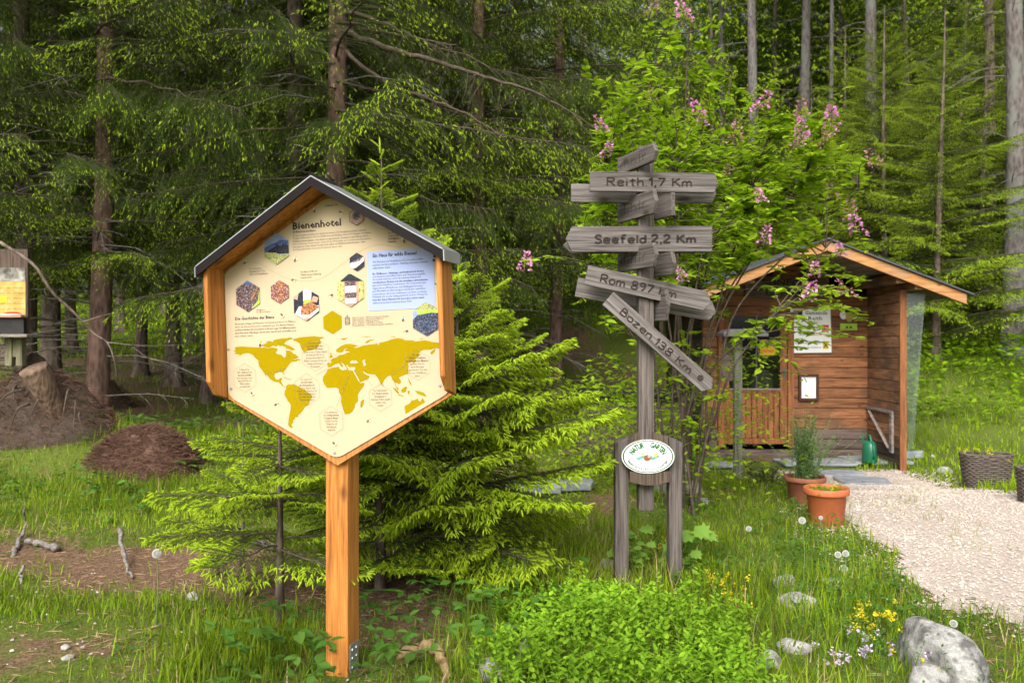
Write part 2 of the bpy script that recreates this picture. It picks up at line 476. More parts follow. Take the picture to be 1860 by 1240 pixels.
def ground_mat():
    m, n, l, b = new_mat('ground')
    tc = n.new('ShaderNodeTexCoord')
    at = n.new('ShaderNodeAttribute'); at.attribute_name = 'veg'
    nz = n.new('ShaderNodeTexNoise'); nz.inputs['Scale'].default_value = 55; nz.inputs['Detail'].default_value = 6; nz.inputs['Roughness'].default_value = 0.75
    n2 = n.new('ShaderNodeTexNoise'); n2.inputs['Scale'].default_value = 9; n2.inputs['Detail'].default_value = 6
    l.new(tc.outputs['Object'], nz.inputs['Vector']); l.new(tc.outputs['Object'], n2.inputs['Vector'])
    soil = n.new('ShaderNodeValToRGB'); cr = soil.color_ramp
    cr.elements[0].position = 0.3; cr.elements[0].color = (0.05, 0.033, 0.022, 1)
    cr.elements[1].position = 0.72; cr.elements[1].color = (0.33, 0.22, 0.145, 1)
    e = cr.elements.new(0.5); e.color = (0.17, 0.105, 0.065, 1)
    l.new(nz.outputs['Fac'], soil.inputs['Fac'])
    moss = n.new('ShaderNodeValToRGB'); cr = moss.color_ramp
    cr.elements[0].position = 0.3; cr.elements[0].color = (0.045, 0.07, 0.012, 1)
    cr.elements[1].position = 0.75; cr.elements[1].color = (0.17, 0.21, 0.035, 1)
    l.new(nz.outputs['Fac'], moss.inputs['Fac'])
    ad = n.new('ShaderNodeMath'); ad.operation = 'MULTIPLY_ADD'; ad.inputs[1].default_value = 0.9
    l.new(n2.outputs['Fac'], ad.inputs[0]); l.new(at.outputs['Fac'], ad.inputs[2])
    rp = n.new('ShaderNodeValToRGB'); rp.color_ramp.elements[0].position = 0.62; rp.color_ramp.elements[1].position = 0.95
    l.new(ad.outputs[0], rp.inputs['Fac'])
    mx = n.new('ShaderNodeMix'); mx.data_type = 'RGBA'
    l.new(rp.outputs[0], mx.inputs[0]); l.new(soil.outputs[0], mx.inputs[6]); l.new(moss.outputs[0], mx.inputs[7])
    l.new(mx.outputs[2], b.inputs['Base Color']); b.inputs['Roughness'].default_value = 0.95; b.inputs['Specular IOR Level'].default_value = 0.1
    bp = n.new('ShaderNodeBump'); bp.inputs['Strength'].default_value = 0.8; bp.inputs['Distance'].default_value = 0.02
    l.new(nz.outputs['Fac'], bp.inputs['Height']); l.new(bp.outputs[0], b.inputs['Normal'])
    return m

g = mb.build('ground', ground_mat(), smooth=True)
at = g.data.attributes.new('veg', 'FLOAT', 'POINT')
at.data.foreach_set('value', veg(GX, GY).astype(np.float32).ravel())
tag(g, 'grassy forest floor with brown needle litter', None, None, 'structure')

# ---- gravel path: a sheet just above the ground, loose stones on it
px_ = np.arange(2.0, 9.0, 0.06); py_ = np.arange(3.0, 10.6, 0.06)
PX, PY = np.meshgrid(px_, py_)
pm = pathmask(PX, PY); PZ = H0(PX, PY) + 0.005
nx, ny = len(px_), len(py_)
i = np.arange(ny - 1)[:, None] * nx; j = np.arange(nx - 1)[None]
q = np.stack([i + j, i + j + 1, i + nx + j + 1, i + nx + j], -1).reshape(-1, 4)
q = q[(pm.ravel()[q] > 0.0).all(1)]
mb = MB(); mb.add(np.stack([PX, PY, PZ], -1).reshape(-1, 3), q)
gp = mb.build('gravel_path', mottled('gravel_bed', [(0.25, 0.20, 0.16), (0.43, 0.36, 0.31), (0.52, 0.45, 0.40)], [0.3, 0.5, 0.72], 45, 0.95, 0.8), smooth=True)
tag(gp, 'pale pinkish gravel path leading to the hut', None, None, 'structure')

M['gravel'] = leaf('gravel', (0.36, 0.29, 0.245), (0.57, 0.495, 0.44), 0, rough=0.9, val=0.12)
M['gravel_grey'] = leaf('gravel_grey', (0.20, 0.18, 0.16), (0.55, 0.52, 0.48), 0, rough=0.9)
chip_v = np.array([(-.5, -.4, 0), (.5, -.35, 0), (.42, .45, 0), (-.45, .4, 0), (-.2, -.12, .5), (.26, .1, .42)])
chip_f = np.array([(0, 1, 5), (0, 5, 4), (1, 2, 5), (2, 3, 4), (2, 4, 5), (3, 0, 4)])

def chips(n, x0, x1, y0, y1, keep, s0, s1, name, mat, label, yb=1.0):
    x = rng.uniform(x0, x1, n); y = y0 + (y1 - y0) * rng.random(n) ** yb
    k = rng.random(n) < keep(x, y); x, y = x[k], y[k]; n = len(x)
    a = rng.uniform(0, 2 * pi, n); s = rng.uniform(s0, s1, n) * rng.uniform(0.7, 1.3, n)
    U = np.stack([rng.normal(0, .25, n), rng.normal(0, .25, n), np.ones(n)], 1)
    mb = MB(); mb.inst(chip_v, chip_f, np.stack([x, y, H0(x, y) + 0.010], 1), np.stack([np.cos(a), np.sin(a), 0 * a], 1), U, s, s * 0.8)
    o = mb.build(name, mat); tag(o, label, None, None, 'stuff'); return o

chips(62000, 2.0, 7.5, 3.1, 10.4, lambda x, y: sstep(-0.6, 0.2, pathmask(x, y) + .5 * (fbm(x * 4, y * 4, 3, 83) - .5)), 0.006, 0.019, 'gravel', M['gravel'], 'loose pale chippings of the gravel path', 0.85)
chips(1100, -4.2, -0.4, 3.1, 5.2, lambda x, y: np.clip(0.9 * gau(x, y, -2.4, 3.9, 1.5, 0.7) * (1.15 - veg(x, y)), 0, 1), 0.005, 0.017, 'gravel', M['gravel_grey'], 'scattered grey pebbles in the short grass beside the information board')

# ================================================================== grass
bl_v = np.array([(0, -.5, 0), (0, .5, 0), (.55, -.42, .10), (.55, .42, .10), (1, 0, .34)])
bl_f3 = np.array([(0, 1, 3), (0, 3, 2), (2, 3, 4)])

def blades(mb, x, y, hgt, wid, lean=0.35, mat=0, z=None):
    n = len(x)
    a = rng.uniform(0, 2 * pi, n); ln = np.abs(rng.normal(0, lean, n))
    D = np.stack([np.cos(a) * ln, np.sin(a) * ln, np.ones(n)], 1)
    U = np.stack([np.cos(a), np.sin(a), 0 * a], 1)
    O = np.stack([x, y, (H0(x, y) if z is None else z) - 0.005], 1)
    D /= np.linalg.norm(D, axis=1, keepdims=True)
    S = np.cross(U, D); S /= np.linalg.norm(S, axis=1, keepdims=True) + 1e-9
    Uu = np.cross(D, S)
    hgt = hgt[:, None, None]; wid = wid[:, None, None]
    V = O[:, None] + D[:, None] * (bl_v[None, :, 0, None] * hgt) + S[:, None] * (bl_v[None, :, 1, None] * wid) - Uu[:, None] * (-bl_v[None, :, 2, None] * hgt * rng.uniform(-.2, 1.4, n)[:, None, None])
    mb.add(V.reshape(-1, 3), (bl_f3[None] + (np.arange(n) * 5)[:, None, None]).reshape(-1, 3), mat)

def clumpy(n, x0, x1, y0, y1, dens, yb=1.3):
    x = rng.uniform(x0, x1, n); y = y0 + (y1 - y0) * rng.random(n) ** yb
    k = rng.random(n) < dens(x, y)
    return x[k], y[k]

def lawn(n, x0, x1, y0, y1, dens, h0, h1, w0, name, label, mat='grass', dry=0.06, yb=1.3, tall=None):
    x, y = clumpy(n, x0, x1, y0, y1, dens, yb)
    # every root grows a little tuft
    k = rng.integers(0, len(x), len(x)); x = x + rng.normal(0, .012, len(x)); y = y + rng.normal(0, .012, len(y))
    t = fbm(x * 1.7, y * 1.7, 3, 55)
    hh = (h0 + (h1 - h0) * np.clip((t - 0.3) * 2.2, 0, 1)) * rng.uniform(.5, 1.15, len(x))
    if tall is not None: hh = hh * tall(x, y)
    d = rng.random(len(x)) < dry
    mb = MB()
    blades(mb, x[~d], y[~d], hh[~d], rng.uniform(.6, 1.3, (~d).sum()) * w0)
    blades(mb, x[d], y[d], hh[d], rng.uniform(.6, 1.2, d.sum()) * w0, 0.8, 1)
    o = mb.build(name, [M[mat], M['grass_dry']]); tag(o, label, None, None, 'stuff'); return o

shortleft = lambda x, y: (1 - 0.78 * gau(x, y, -2.3, 3.7, 1.6, 0.75) + 0.4 * gau(x, y, -1.2, 3.6, .35, .4)) * (1 - .6 * gau(x, y, -.72, 3.35, .22, .25))
lawn(78000, -6.5, -0.2, 2.9, 10.0, lambda x, y: veg(x, y) ** 1.3, 0.035, 0.15, 0.006, 'grass', 'short grass between patches of needle litter beside the information board', dry=0.10, yb=1.2, tall=shortleft)
lawn(42000, -0.4, 3.6, 3.0, 9.6, lambda x, y: veg(x, y) ** 1.2 * (1 - 0.9 * gau(x, y, .55, 3.7, .7, .55)) * (1 - gau(x, y, -.7, 3.35, .3, .3)), 0.04, 0.16, 0.006, 'grass', 'long grass around the feet of the wooden signpost', dry=0.08, yb=1.3)
lawn(26000, 4.3, 13, 5.5, 17.5, lambda x, y: veg(x, y), 0.06, 0.16, 0.013, 'grass', 'bright mown meadow grass beside the hut', 'meadow', 0.01, 1.0)
lawn(15000, -14, 2.5, 9.0, 24, lambda x, y: np.clip(veg(x, y) + .25, 0, 1), 0.08, 0.26, 0.016, 'grass', 'thin shaded grass on the floor of the spruce wood', 'grass', 0.15, 1.2)
lawn(12000, -26, 4, 20, 42, lambda x, y: 1 + 0 * x, 0.15, 0.4, 0.05, 'grass', 'sunlit yellow green grass of the clearing beyond the spruce wood', 'meadow', 0.02, 1.0)
lawn(14000, 2.0, 6.5, 3.2, 9.8, lambda x, y: 0.9 * (fbm(x * 2.5, y * 2.5, 3, 77) > 0.55) * sstep(1.3, .1, np.abs(pathmask(x, y))), 0.02, 0.08, 0.005, 'grass', 'small tufts of weeds growing in the gravel', 'grass', 0.15)

lawn(9000, -7.5, -2.6, 7.4, 10.6, lambda x, y: .35 + .65 * (fbm(x * 1.3, y * 1.3, 3, 71) > .45), 0.08, 0.24, 0.009, 'grass', 'longer grass round the ant hill and root mound', 'grass', 0.12, 1.0)
lawn(7000, -1.9, -.62, 3.05, 4.0, lambda x, y: np.clip(1.2 * gau(x, y, -1.2, 3.62, .30, .26), 0, 1) * (1 - gau(x, y, -.72, 3.35, .16, .2)), 0.08, 0.20, 0.006, 'grass', 'lush tall grass clump beside the foot of the board post', 'grass', 0.05, 1.0)
lawn(5000, -3.6, -1.7, 4.0, 4.7, lambda x, y: np.clip(1.2 * gau(x, y, -2.65, 4.35, .55, .18), 0, 1), 0.06, 0.17, 0.006, 'grass', 'bright grass clump in front of the needle litter', 'grass', 0.05, 1.0)
lawn(6000, -.05, 1.0, 4.3, 6.3, lambda x, y: np.clip(1.1 * gau(x, y, .38, 5.3, .4, .8), 0, 1), 0.12, 0.32, 0.005, 'grass', 'thin tall grass between the bushy spruce and the signpost', 'grass', 0.25, 1.0)
# needle litter: fallen twigs and needles
def litter(n, keep, x0, x1, y0, y1, l0, l1, name, label, mat):
    x = rng.uniform(x0, x1, n); y = rng.uniform(y0, y1, n)
    k = rng.random(n) < keep(x, y); x, y = x[k], y[k]; n = len(x)
    a = rng.uniform(0, 2 * pi, n)
    tv = np.array([(0, -.5, 0), (0, .5, 0), (1, 0, .0), (.5, 0, .6)]); tf = np.array([(0, 1, 3), (1, 2, 3), (2, 0, 3)])
    mb = MB(); mb.inst(tv, tf, np.stack([x, y, H0(x, y) + .004], 1), np.stack([np.cos(a), np.sin(a), rng.normal(0.05, .18, n)], 1), np.tile((0, 0, 1.), (n, 1)), rng.uniform(l0, l1, n), rng.uniform(.003, .007, n))
    o = mb.build(name, mat); tag(o, label, None, None, 'stuff')
M['litter'] = leaf('litter', (0.16, 0.085, 0.05), (0.40, 0.26, 0.16), 0.1, rough=0.9)
litter(26000, lambda x, y: (1 - veg(x, y)) * (pathmask(x, y) < 0), -5.5, 2.6, 3.1, 9.0, 0.03, 0.09, 'leaf_litter', 'brown needles and twigs strewn over the bare soil', M['litter'])
# ================================================================== lettering helpers
def text_geo(body, bold=0.0, res=2, align='LEFT'):
    cu = bpy.data.curves.new('t', 'FONT'); cu.body = body; cu.offset = bold; cu.resolution_u = res; cu.align_x = align
    ob = bpy.data.objects.new('t', cu)
    me = bpy.data.meshes.new_from_object(ob)
    V = np.zeros(len(me.vertices) * 3); me.vertices.foreach_get('co', V); V = V.reshape(-1, 3)
    Fc = [tuple(p.vertices) for p in me.polygons]
    bpy.data.objects.remove(ob); bpy.data.curves.remove(cu); bpy.data.meshes.remove(me)
    return V, Fc

def put_text(mb, body, x, z, size, y, bold=0.0, width=None, align='LEFT', mat=0, res=1):
    """text in the local x,z plane facing -y; size is the capital height"""
    V, Fc = text_geo(body, bold, res, align)
    if len(V) == 0: return
    s = size / 0.70
    sx = s
    if width:
        w = V[:, 0].max() - V[:, 0].min()
        sx = width / max(w, 1e-6)
    mb.add(np.stack([x + V[:, 0] * sx, np.full(len(V), y), z + V[:, 1] * s], 1), Fc, mat)

def earclip_poly(mb, pts, y, mat=0):
    """flat polygon (may be concave) in x,z facing -y"""
    from mathutils.geometry import tessellate_polygon
    v3 = [Vector((p[0], p[1], 0)) for p in pts]
    tris = tessellate_polygon([v3])
    out = []
    for t in tris:
        a, b, c = (pts[k] for k in t)
        cr = (b[0] - a[0]) * (c[1] - a[1]) - (b[1] - a[1]) * (c[0] - a[0])
        out.append(tuple(t) if cr > 0 else tuple(t[::-1]))
    mb.add([(p[0], y, p[1]) for p in pts], out, mat)

def polyline(mb, pts, w, y, mat=0):
    pts = np.asarray(pts, float)
    T = np.gradient(pts, axis=0); T /= np.linalg.norm(T, axis=1, keepdims=True) + 1e-9
    N = np.stack([-T[:, 1], T[:, 0]], 1) * w / 2
    A = pts + N; B = pts - N; n = len(pts)
    V = np.concatenate([np.stack([A[:, 0], np.full(n, y), A[:, 1]], 1), np.stack([B[:, 0], np.full(n, y), B[:, 1]], 1)])
    k = np.arange(n - 1)
    mb.add(V, np.stack([k + n, k + n + 1, k + 1, k], 1), mat)

def hexpts(cx, cz, r, rx=None):
    rx = rx or r * 0.866
    return [(cx, cz + r), (cx - rx, cz + r / 2), (cx - rx, cz - r / 2), (cx, cz - r), (cx + rx, cz - r / 2), (cx + rx, cz + r / 2)]

def catmull(pts, n=8):
    pts = [np.array(p, float) for p in pts]; pts = [2 * pts[0] - pts[1]] + pts + [2 * pts[-1] - pts[-2]]
    out = []
    for i in range(1, len(pts) - 2):
        p0, p1, p2, p3 = pts[i - 1:i + 3]
        for t in np.linspace(0, 1, n, endpoint=False):
            out.append(0.5 * ((2 * p1) + (-p0 + p2) * t + (2 * p0 - 5 * p1 + 4 * p2 - p3) * t ** 2 + (-p0 + 3 * p1 - 3 * p2 + p3) * t ** 3))
    out.append(pts[-2]); return np.array(out)

# ================================================================== information board "Bienenhotel"
M['larch_x'] = wood('larch_x', (0.25, 0.078, 0.014), (0.55, 0.23, 0.050), (1, 20, 20), 3.4, 0.6, 0.3, rand=0.06)
M['larch_z'] = wood('larch_z', (0.25, 0.078, 0.014), (0.55, 0.23, 0.050), (20, 20, 1), 3.4, 0.6, 0.3, rand=0.06)
M['larch_end'] = wood('larch_end', (0.30, 0.10, 0.03), (0.60, 0.26, 0.07), (22, 22, 2), 4, 0.6, 0.3, knots=False, rand=0.05)
M['brown_metal'] = plain('brown_metal', (0.013, 0.010, 0.010), 0.7, 0.0, 0.1, 0.08, 6)
M['grey_metal'] = plain('grey_metal', (0.36, 0.37, 0.38), 0.35, 0.6, 0.5, 0.08, 8)
M['zinc'] = plain('zinc', (0.42, 0.44, 0.43), 0.4, 0.7, 0.5, 0.2, 60)
M['panel'] = plain('panel_print', (0.49, 0.395, 0.262), 0.9, 0, 0.0, 0.02, 3)
M['panel_blue'] = plain('panel_blue', (0.33, 0.39, 0.62), 0.9, 0, 0.0, 0.02, 3)
M['ochre'] = plain('ochre_print', (0.30, 0.21, 0.003), 0.9, 0, 0.0, 0.03, 6)
M['ink'] = plain('ink', (0.022, 0.016, 0.014), 0.5, var=0.05)
M['ink_soft'] = plain('ink_soft', (0.06, 0.046, 0.036), 0.5, var=0.05)
M['line'] = plain('line_print', (0.27, 0.20, 0.12), 0.5, var=0.05)
M['wing_print'] = plain('wing_print', (0.55, 0.58, 0.68), 0.45, var=0.05)
M['bee_yellow'] = plain('bee_yellow', (0.50, 0.36, 0.02), 0.45, var=0.15, scale=200)

YAW, ROLL = radians(-16.5), radians(-2.0)
C0 = P(605, 600, 3.45)
ZG = h(C0.x, C0.y)
board = thing('information_board', 'orange larch information board with little dark pitched roof and cream bee poster', 'sign', (C0.x, C0.y, ZG), YAW)
ZC = C0.z - ZG
ROLLM = Matrix.Translation((0, 0, ZC)) @ Matrix.Rotation(ROLL, 4, 'Y') @ Matrix.Translation((0, 0, -ZC))
AINV = (Matrix.Translation((C0.x, C0.y, ZG)) @ Matrix.Rotation(YAW, 4, 'Z') @ ROLLM).inverted()

def pl(px, py, wv=0.0):
    """photo pixel -> (x, z) on the board's own plane, wv metres in front of the panel"""
    o = AINV @ Vector((0, 0, CAMZ)); q = AINV @ Vector(((px - 930) / F, 1, CAMZ - (py - 620) / F)); d = q - o
    t = (-wv - o.y) / d.y
    p = o + d * t
    return (p.x, p.z)

def bpart(mb, name, mats, smooth=False, parent=None):
    o = mb.build(name, mats, parent or board, smooth)
    if parent is None: o.matrix_basis = ROLLM
    return o

HW, TIP, LOW, TOP, EAVE = 0.518, ZC - 0.535, ZC - 0.268, ZC + 0.60, ZC + 0.292
# post (upright, not rolled) with its zinc bracket
mb = MB(); mb.box(-0.052, 0.052, 0.030, 0.134, -0.12, ZC + 0.35)
post = mb.build('post', M['larch_z'], board)
bv = post.modifiers.new('bevel', 'BEVEL'); bv.width = 0.004; bv.segments = 2
mb = MB(); mb.box(0.0525, 0.0565, 0.045, 0.12, -0.1, 0.13); mb.box(-0.0565, -0.0525, 0.045, 0.12, -0.1, 0.13)
br = mb.build('bracket', M['zinc'], post)
for z in (0.03, 0.07, 0.105):
    for y in (0.065, 0.1):
        mb = MB()
        mb.lathe([(0.0, 0.004), (0.007, 0.003), (0.008, 0)], 8)
        V = mb.V[-1].copy(); mb.V[-1] = np.stack([V[:, 2] + 0.0566, V[:, 0] + y, V[:, 1] + z], 1)
        mb.build('bolt', M['grey_metal'], post)
# backing board
mb = MB()
mb.prism([(-HW - 0.0, EAVE + .02), (-HW, LOW - 0.01), (0, TIP - 0.028), (HW, LOW - 0.01), (HW, EAVE + .02), (0, TOP - .02)], 0.002, 0.030)
o = bpart(mb, 'backing_board', M['larch_end'])
# printed panel with rounded corners
def rounded(pts, r, n=5):
    out = []
    m = len(pts)
    for k in range(m):
        p = Vector(pts[k]); a = Vector(pts[k - 1]); b = Vector(pts[(k + 1) % m])
        u = (a - p).normalized(); v = (b - p).normalized()
        for t in np.linspace(0, 1, n):
            q = p + u * r * (1 - t) ** 2 + v * r * t ** 2
            out.append((q.x, q.y))
    return out
mb = MB()
mb.prism(rounded([(-HW + .003, EAVE - .02), (-HW + .003, LOW + 0.002), (0, TIP + 0.0), (HW - .003, LOW + 0.002), (HW - .003, EAVE - .02), (0, TOP - .04)], 0.035), -0.004, 0.0015)
panel = bpart(mb, 'printed_panel', M['panel'])
# side boards with chamfered feet
for s in (-1, 1):
    mb = MB()
    x0, x1 = sorted((s * HW, s * (HW + 0.021)))
    prof = [(-0.12, EAVE + 0.012), (-0.12, LOW + 0.07), (-0.075, LOW + 0.012), (0.0, LOW - 0.008), (0.0, EAVE + 0.012)]
    V = np.array([(x, y, z) for x in (x0, x1) for y, z in prof]); n = len(prof)
    mb.add(V, [tuple(range(n)), tuple(range(2 * n - 1, n - 1, -1))] + [(i, i + n, (i + 1) % n + n, (i + 1) % n) for i in range(n)])
    o = bpart(mb, 'side_board', M['larch_z'])
    bv = o.modifiers.new('bevel', 'BEVEL'); bv.width = 0.003; bv.segments = 2
# roof: timber soffit, dark metal cover, ridge cap
RW = 0.556
sl = math.atan2(TOP - EAVE, HW); cs, sn, tn = cos(sl), sin(sl), math.tan(sl)
zt = lambda x, off: TOP + off - abs(x) * tn
for s in (-1, 1):
    def slab(y0, y1, o0, o1, x0, x1):
        a, b = s * x0, s * x1
        poly = [(a, zt(a, o0)), (b, zt(b, o0)), (b, zt(b, o1)), (a, zt(a, o1))]
        if s < 0: poly = poly[::-1]
        m = MB(); m.prism(poly, y0, y1); return m
    bpart(slab(-0.132, 0.028, -0.009, 0.016, 0.001, RW - 0.012), 'soffit_board', M['larch_x'])
    rf = bpart(slab(-0.145, 0.034, 0.017, 0.022, 0.0, RW), 'roof_sheet', M['grey_metal'])
    bpart(slab(-0.146, -0.134, -0.023, 0.0165, 0.0, RW - 0.001), 'fascia', M['brown_metal'])
    m = MB(); x0, x1 = sorted((s * (RW + .0015), s * (RW + .006))); m.box(x0, x1, -0.145, 0.034, zt(RW, -0.026), zt(RW, 0.0165)); bpart(m, 'drip_edge', M['grey_metal'])
m = MB()
m.prism([(-0.03, zt(.03, .0235)), (0, zt(0, .0245)), (0.03, zt(.03, .0235)), (0.028, zt(.028, .026)), (0.0, zt(0, .032)), (-0.028, zt(.028, .026))], -0.1465, 0.036)
bpart(m, 'ridge_cap', M['brown_metal'])

# ---- the print. Every piece lies on the panel face.
YF = -0.0048
PT = []        # lettering builders
def T(body, px, py, pxr, cap, bold=0.0, soft=False, align='LEFT', layer=0.0, mb=None):
    x, z = pl(px, py); x1, _ = pl(pxr, py)
    put_text(mb, body, x if align == 'LEFT' else (x + x1) / 2, z, cap * 0.00232, YF - layer, bold, x1 - x, align, 1 if soft else 0)

mb = MB(); T('Bienenhotel', 532, 417, 620, 12.5, 0.028, mb=mb); bpart(mb, 'title_lettering', [M['ink'], M['ink_soft']], parent=panel)
mb = MB(); T('Station 10', 592, 376, 614, 4.0, 0.015, mb=mb); bpart(mb, 'lettering', [M['ink'], M['ink_soft']], parent=panel)
blocks = [
 [('Zu Besuch bei den Bienen', 533, 423.5, 574, 3.4, .02, 0), ('Zu dieser Station besuchen wir die Bienen zuhause. Die Honigbienen wohnen mit ihrer', 533, 430, 667, 3.4, 0, 1),
  ('Königin im Bienenstock. Für die Wildbienen und Nützlinge haben wir hingegen ein eigenes', 533, 435, 674, 3.4, 0, 1),
  ('Wildbienenhotel gebaut - dort finden sie ganz ähnliche Strukturen zum Nisten, wie in', 533, 440.5, 670, 3.4, 0.006, 1),
  ('ihren natürlichen Lebensräumen. Schau dir die Wohnungen der verschiedenen Bienenarten', 533, 445.5, 675, 3.4, 0, 1),
  ('hier genau an. Dann kannst du bald auch selbst ein Wildbienenhotel bauen - eine', 533, 450.5, 664, 3.4, 0.006, 1),
  ('Anleitung dazu findest du bei den Downloads dieser Tafel.', 533, 455.5, 623, 3.4, 0, 1)],
 [('Die Honigbiene', 454, 490, 477, 3.2, 0, 1), ('bestäubt 80 % der', 454, 495, 483, 3.2, .008, 1), ('Wild- und Nutzpflanzen.', 454, 500, 488, 3.2, .006, 1)],
 [('Die Biene ist für ein', 547, 495.5, 577, 3.2, .006, 1), ('Drittel unserer Nahrung', 547, 501, 584, 3.2, .008, 1), ('verantwortlich.', 547, 506, 568, 3.2, 0, 1)],
 [('Die Biene ist', 706, 425, 725, 3.2, 0, 1), ('unser dritt-', 706, 430.5, 725, 3.2, .008, 1), ('wichtigstes', 706, 435.5, 725, 3.2, .016, 0), ('Nutztier.', 706, 441, 721, 3.2, .016, 0)],
 [('Ein Haus für wilde Bienen!', 678, 468, 758, 6.4, .022, 0), ('Wir Menschen am Hochplateau sind sehr gastfreundlich -', 678, 478, 772, 3.4, 0, 1),
  ('natürlich sind da auch Bienen, Nützlinge und andere Insekten', 678, 483.5, 778, 3.4, 0, 1), ('willkommene Gäste!', 678, 489, 710, 3.4, 0, 1),
  ('Ein Wildbienen-, Nützlings- und Insektenhotel ist eine', 678, 499.5, 771, 3.4, .014, 0), ('vom Menschen geschaffene Nist- und Überwinterungshilfe.', 678, 504.5, 774, 3.4, 0, 1),
  ('Sie besteht meist aus einem überdachten Kasten und', 678, 509.5, 765, 3.4, 0, 1), ('verschiedenen Fächern mit den jeweiligen Lebensräumen', 678, 515, 778, 3.4, .014, 0),
  ('ganz unterschiedlicher Insektenarten. Ein entsprechend gut', 678, 520, 775, 3.4, 0, 1), ('eingerichtetes (Wild-)Bienen- und Nützlingshotel ist eine', 678, 525.5, 769, 3.4, 0, 1),
  ('gute Alternative zu immer knapper werdenden, natürlichen', 678, 530.5, 774, 3.4, 0, 1), ('Lebensräumen. Am besten funktioniert ein festes, trockenes', 678, 536, 776, 3.4, 0, 1),
  ('Holzstück mit ein paar richtig gebohrten Löchern. Worauf du', 678, 541, 777, 3.4, 0, 1), ('beim Bau deines Bienenhotels besonders achten musst,', 678, 546.5, 772, 3.4, .010, 0),
  ('erfährst du bei den Downloads dieser Tafel.', 678, 552, 749, 3.4, 0, 1)],
 [('Die Geschichte der Biene', 428, 581.5, 499, 5.6, .022, 0), ('Bienen gibt es länger als Menschen. Sie könnten bereits vor 90 Millionen', 428, 590, 538, 3.4, 0, 1),
  ('Jahren, zur Zeit der Dinosaurier, entstanden sein. Die ältesten Hinweise', 428, 595.5, 536, 3.4, 0, 1), ('auf Bienen finden sich konserviert in 80 und sogar 100 Millionen Jahre', 428, 601, 539, 3.4, .008, 1),
  ('altem Bernstein. Allerdings erkennt man, dass Bienen vermutlich noch', 428, 606.5, 539, 3.4, .004, 1), ('viel älter sind.', 428, 612, 461, 3.4, 0, 1)],
 [('Honigbiene', 467, 564.5, 482, 2.6, 0, 1), ('Königin mit Hofstaat', 467, 568, 492, 2.6, 0, 1)],
 [('Natur im Garten - Wildbienen und andere Freunde', 641, 578.5, 707, 3.0, 0, 1), ('Natur verbindet - Bienchen für Blümchen', 641, 582, 698, 3.0, 0, 1), ('Natur verbindet - Wildbienen fördern', 641, 585.5, 690, 3.0, 0, 1),
  ('Natur verbindet - Nisthilfen im Wald', 641, 589, 695, 3.0, 0, 1), ('Bauanleitung - Überwinterung für Insekten', 641, 592.5, 714, 3.0, 0, 1)],
]
for b in blocks:
    mb = MB()
    for t, x0, y0, x1, cap, bold, soft in b: T(t, x0, y0, x1, cap, bold, bool(soft), layer=0.0016 if 675 < x0 < 700 else 0.0, mb=mb)
    bpart(mb, 'lettering', [M['ink'], M['ink_soft']], parent=panel)
# blue text box and exclamation mark
a, b_, c_, d_ = pl(667, 457.5), pl(666, 565), pl(789, 559), pl(793, 452)
mb = MB(); earclip_poly(mb, rounded([(a[0], a[1]), (a[0], b_[1]), (d_[0] - 0.012, b_[1]), (d_[0] - 0.012, a[1])], 0.008, 4), YF - 0.0008); bpart(mb, 'text_box', M['panel_blue'], parent=panel)
x, z = pl(791, 464)
mb = MB(); earclip_poly(mb, [(x - .007, z - .008), (x + .003, z - .009), (x + .010, z + .017), (x - .003, z + .019)], YF - .0022)
earclip_poly(mb, [(x - .001 + .0062 * cos(t) - .004, z - .019 + .0062 * sin(t)) for t in np.linspace(0, 2 * pi, 12, endpoint=False)], YF - .0022); bpart(mb, 'exclamation_mark', M['ink'], parent=panel)
# download pictogram
x, z = pl(632, 583)
mb = MB()
for k in range(4): mb.box(x - .009, x + .009, YF - .0005, YF, z - .009 + k * .006, z - .0075 + k * .006)
for dx in (-.0105, .0105): mb.box(x + dx - .001, x + dx + .001, YF - .0005, YF, z - .014, z + .014)
for dz in (-.014, .0145): mb.box(x - .0115, x + .0115, YF - .0006, YF - .0001, z + dz - .001, z + dz + .001)
mb.box(x - .0008, x + .0008, YF - .0005, YF, z + .018, z + .027); earclip_poly(mb, [(x - .004, z + .021), (x, z + .0165), (x + .004, z + .021)], YF - .0008)
bpart(mb, 'pictogram', M['ink'], parent=panel)
# yellow hexagon (its code is left out)
mb = MB(); x, z = pl(605, 585.5); earclip_poly(mb, hexpts(x, z, 0.0495), YF); bpart(mb, 'yellow_hexagon', M['ochre'], parent=panel)

# world map
N1 = lambda L: [pl(400 + x / 6.2, 600 + y / 6.2) for x, y in L]
N2 = lambda L: [pl(600 + x / 6.2, 600 + y / 6.2) for x, y in L]
north_america = [(165,205),(185,185),(250,180),(330,185),(420,190),(470,195),(500,188),(540,197),(600,190),(640,200),(655,215),(640,235),(632,255),(660,268),(690,275),(715,290),(722,308),(738,305),(750,285),(748,265),(740,245),(752,225),(790,226),(815,245),(830,262),(850,265),(870,282),(892,300),(850,318),(815,325),(832,330),(880,318),(908,325),(905,338),(885,332),(858,348),(812,352),(790,370),(770,400),(750,425),(732,450),(718,468),(730,500),(722,500),(705,470),(690,465),(660,472),(625,482),(614,510),(635,548),(665,552),(682,533),(705,536),(690,570),(705,600),(718,625),(737,632),(728,638),(705,625),(688,600),(662,582),(610,572),(570,547),(545,515),(520,490),(503,460),(530,515),(522,515),(500,478),(475,440),(445,405),(435,360),(440,340),(410,318),(375,275),(330,255),(290,255),(265,262),(235,280),(185,298),(240,272),(195,265),(162,262),(190,240),(158,232),(190,215)]
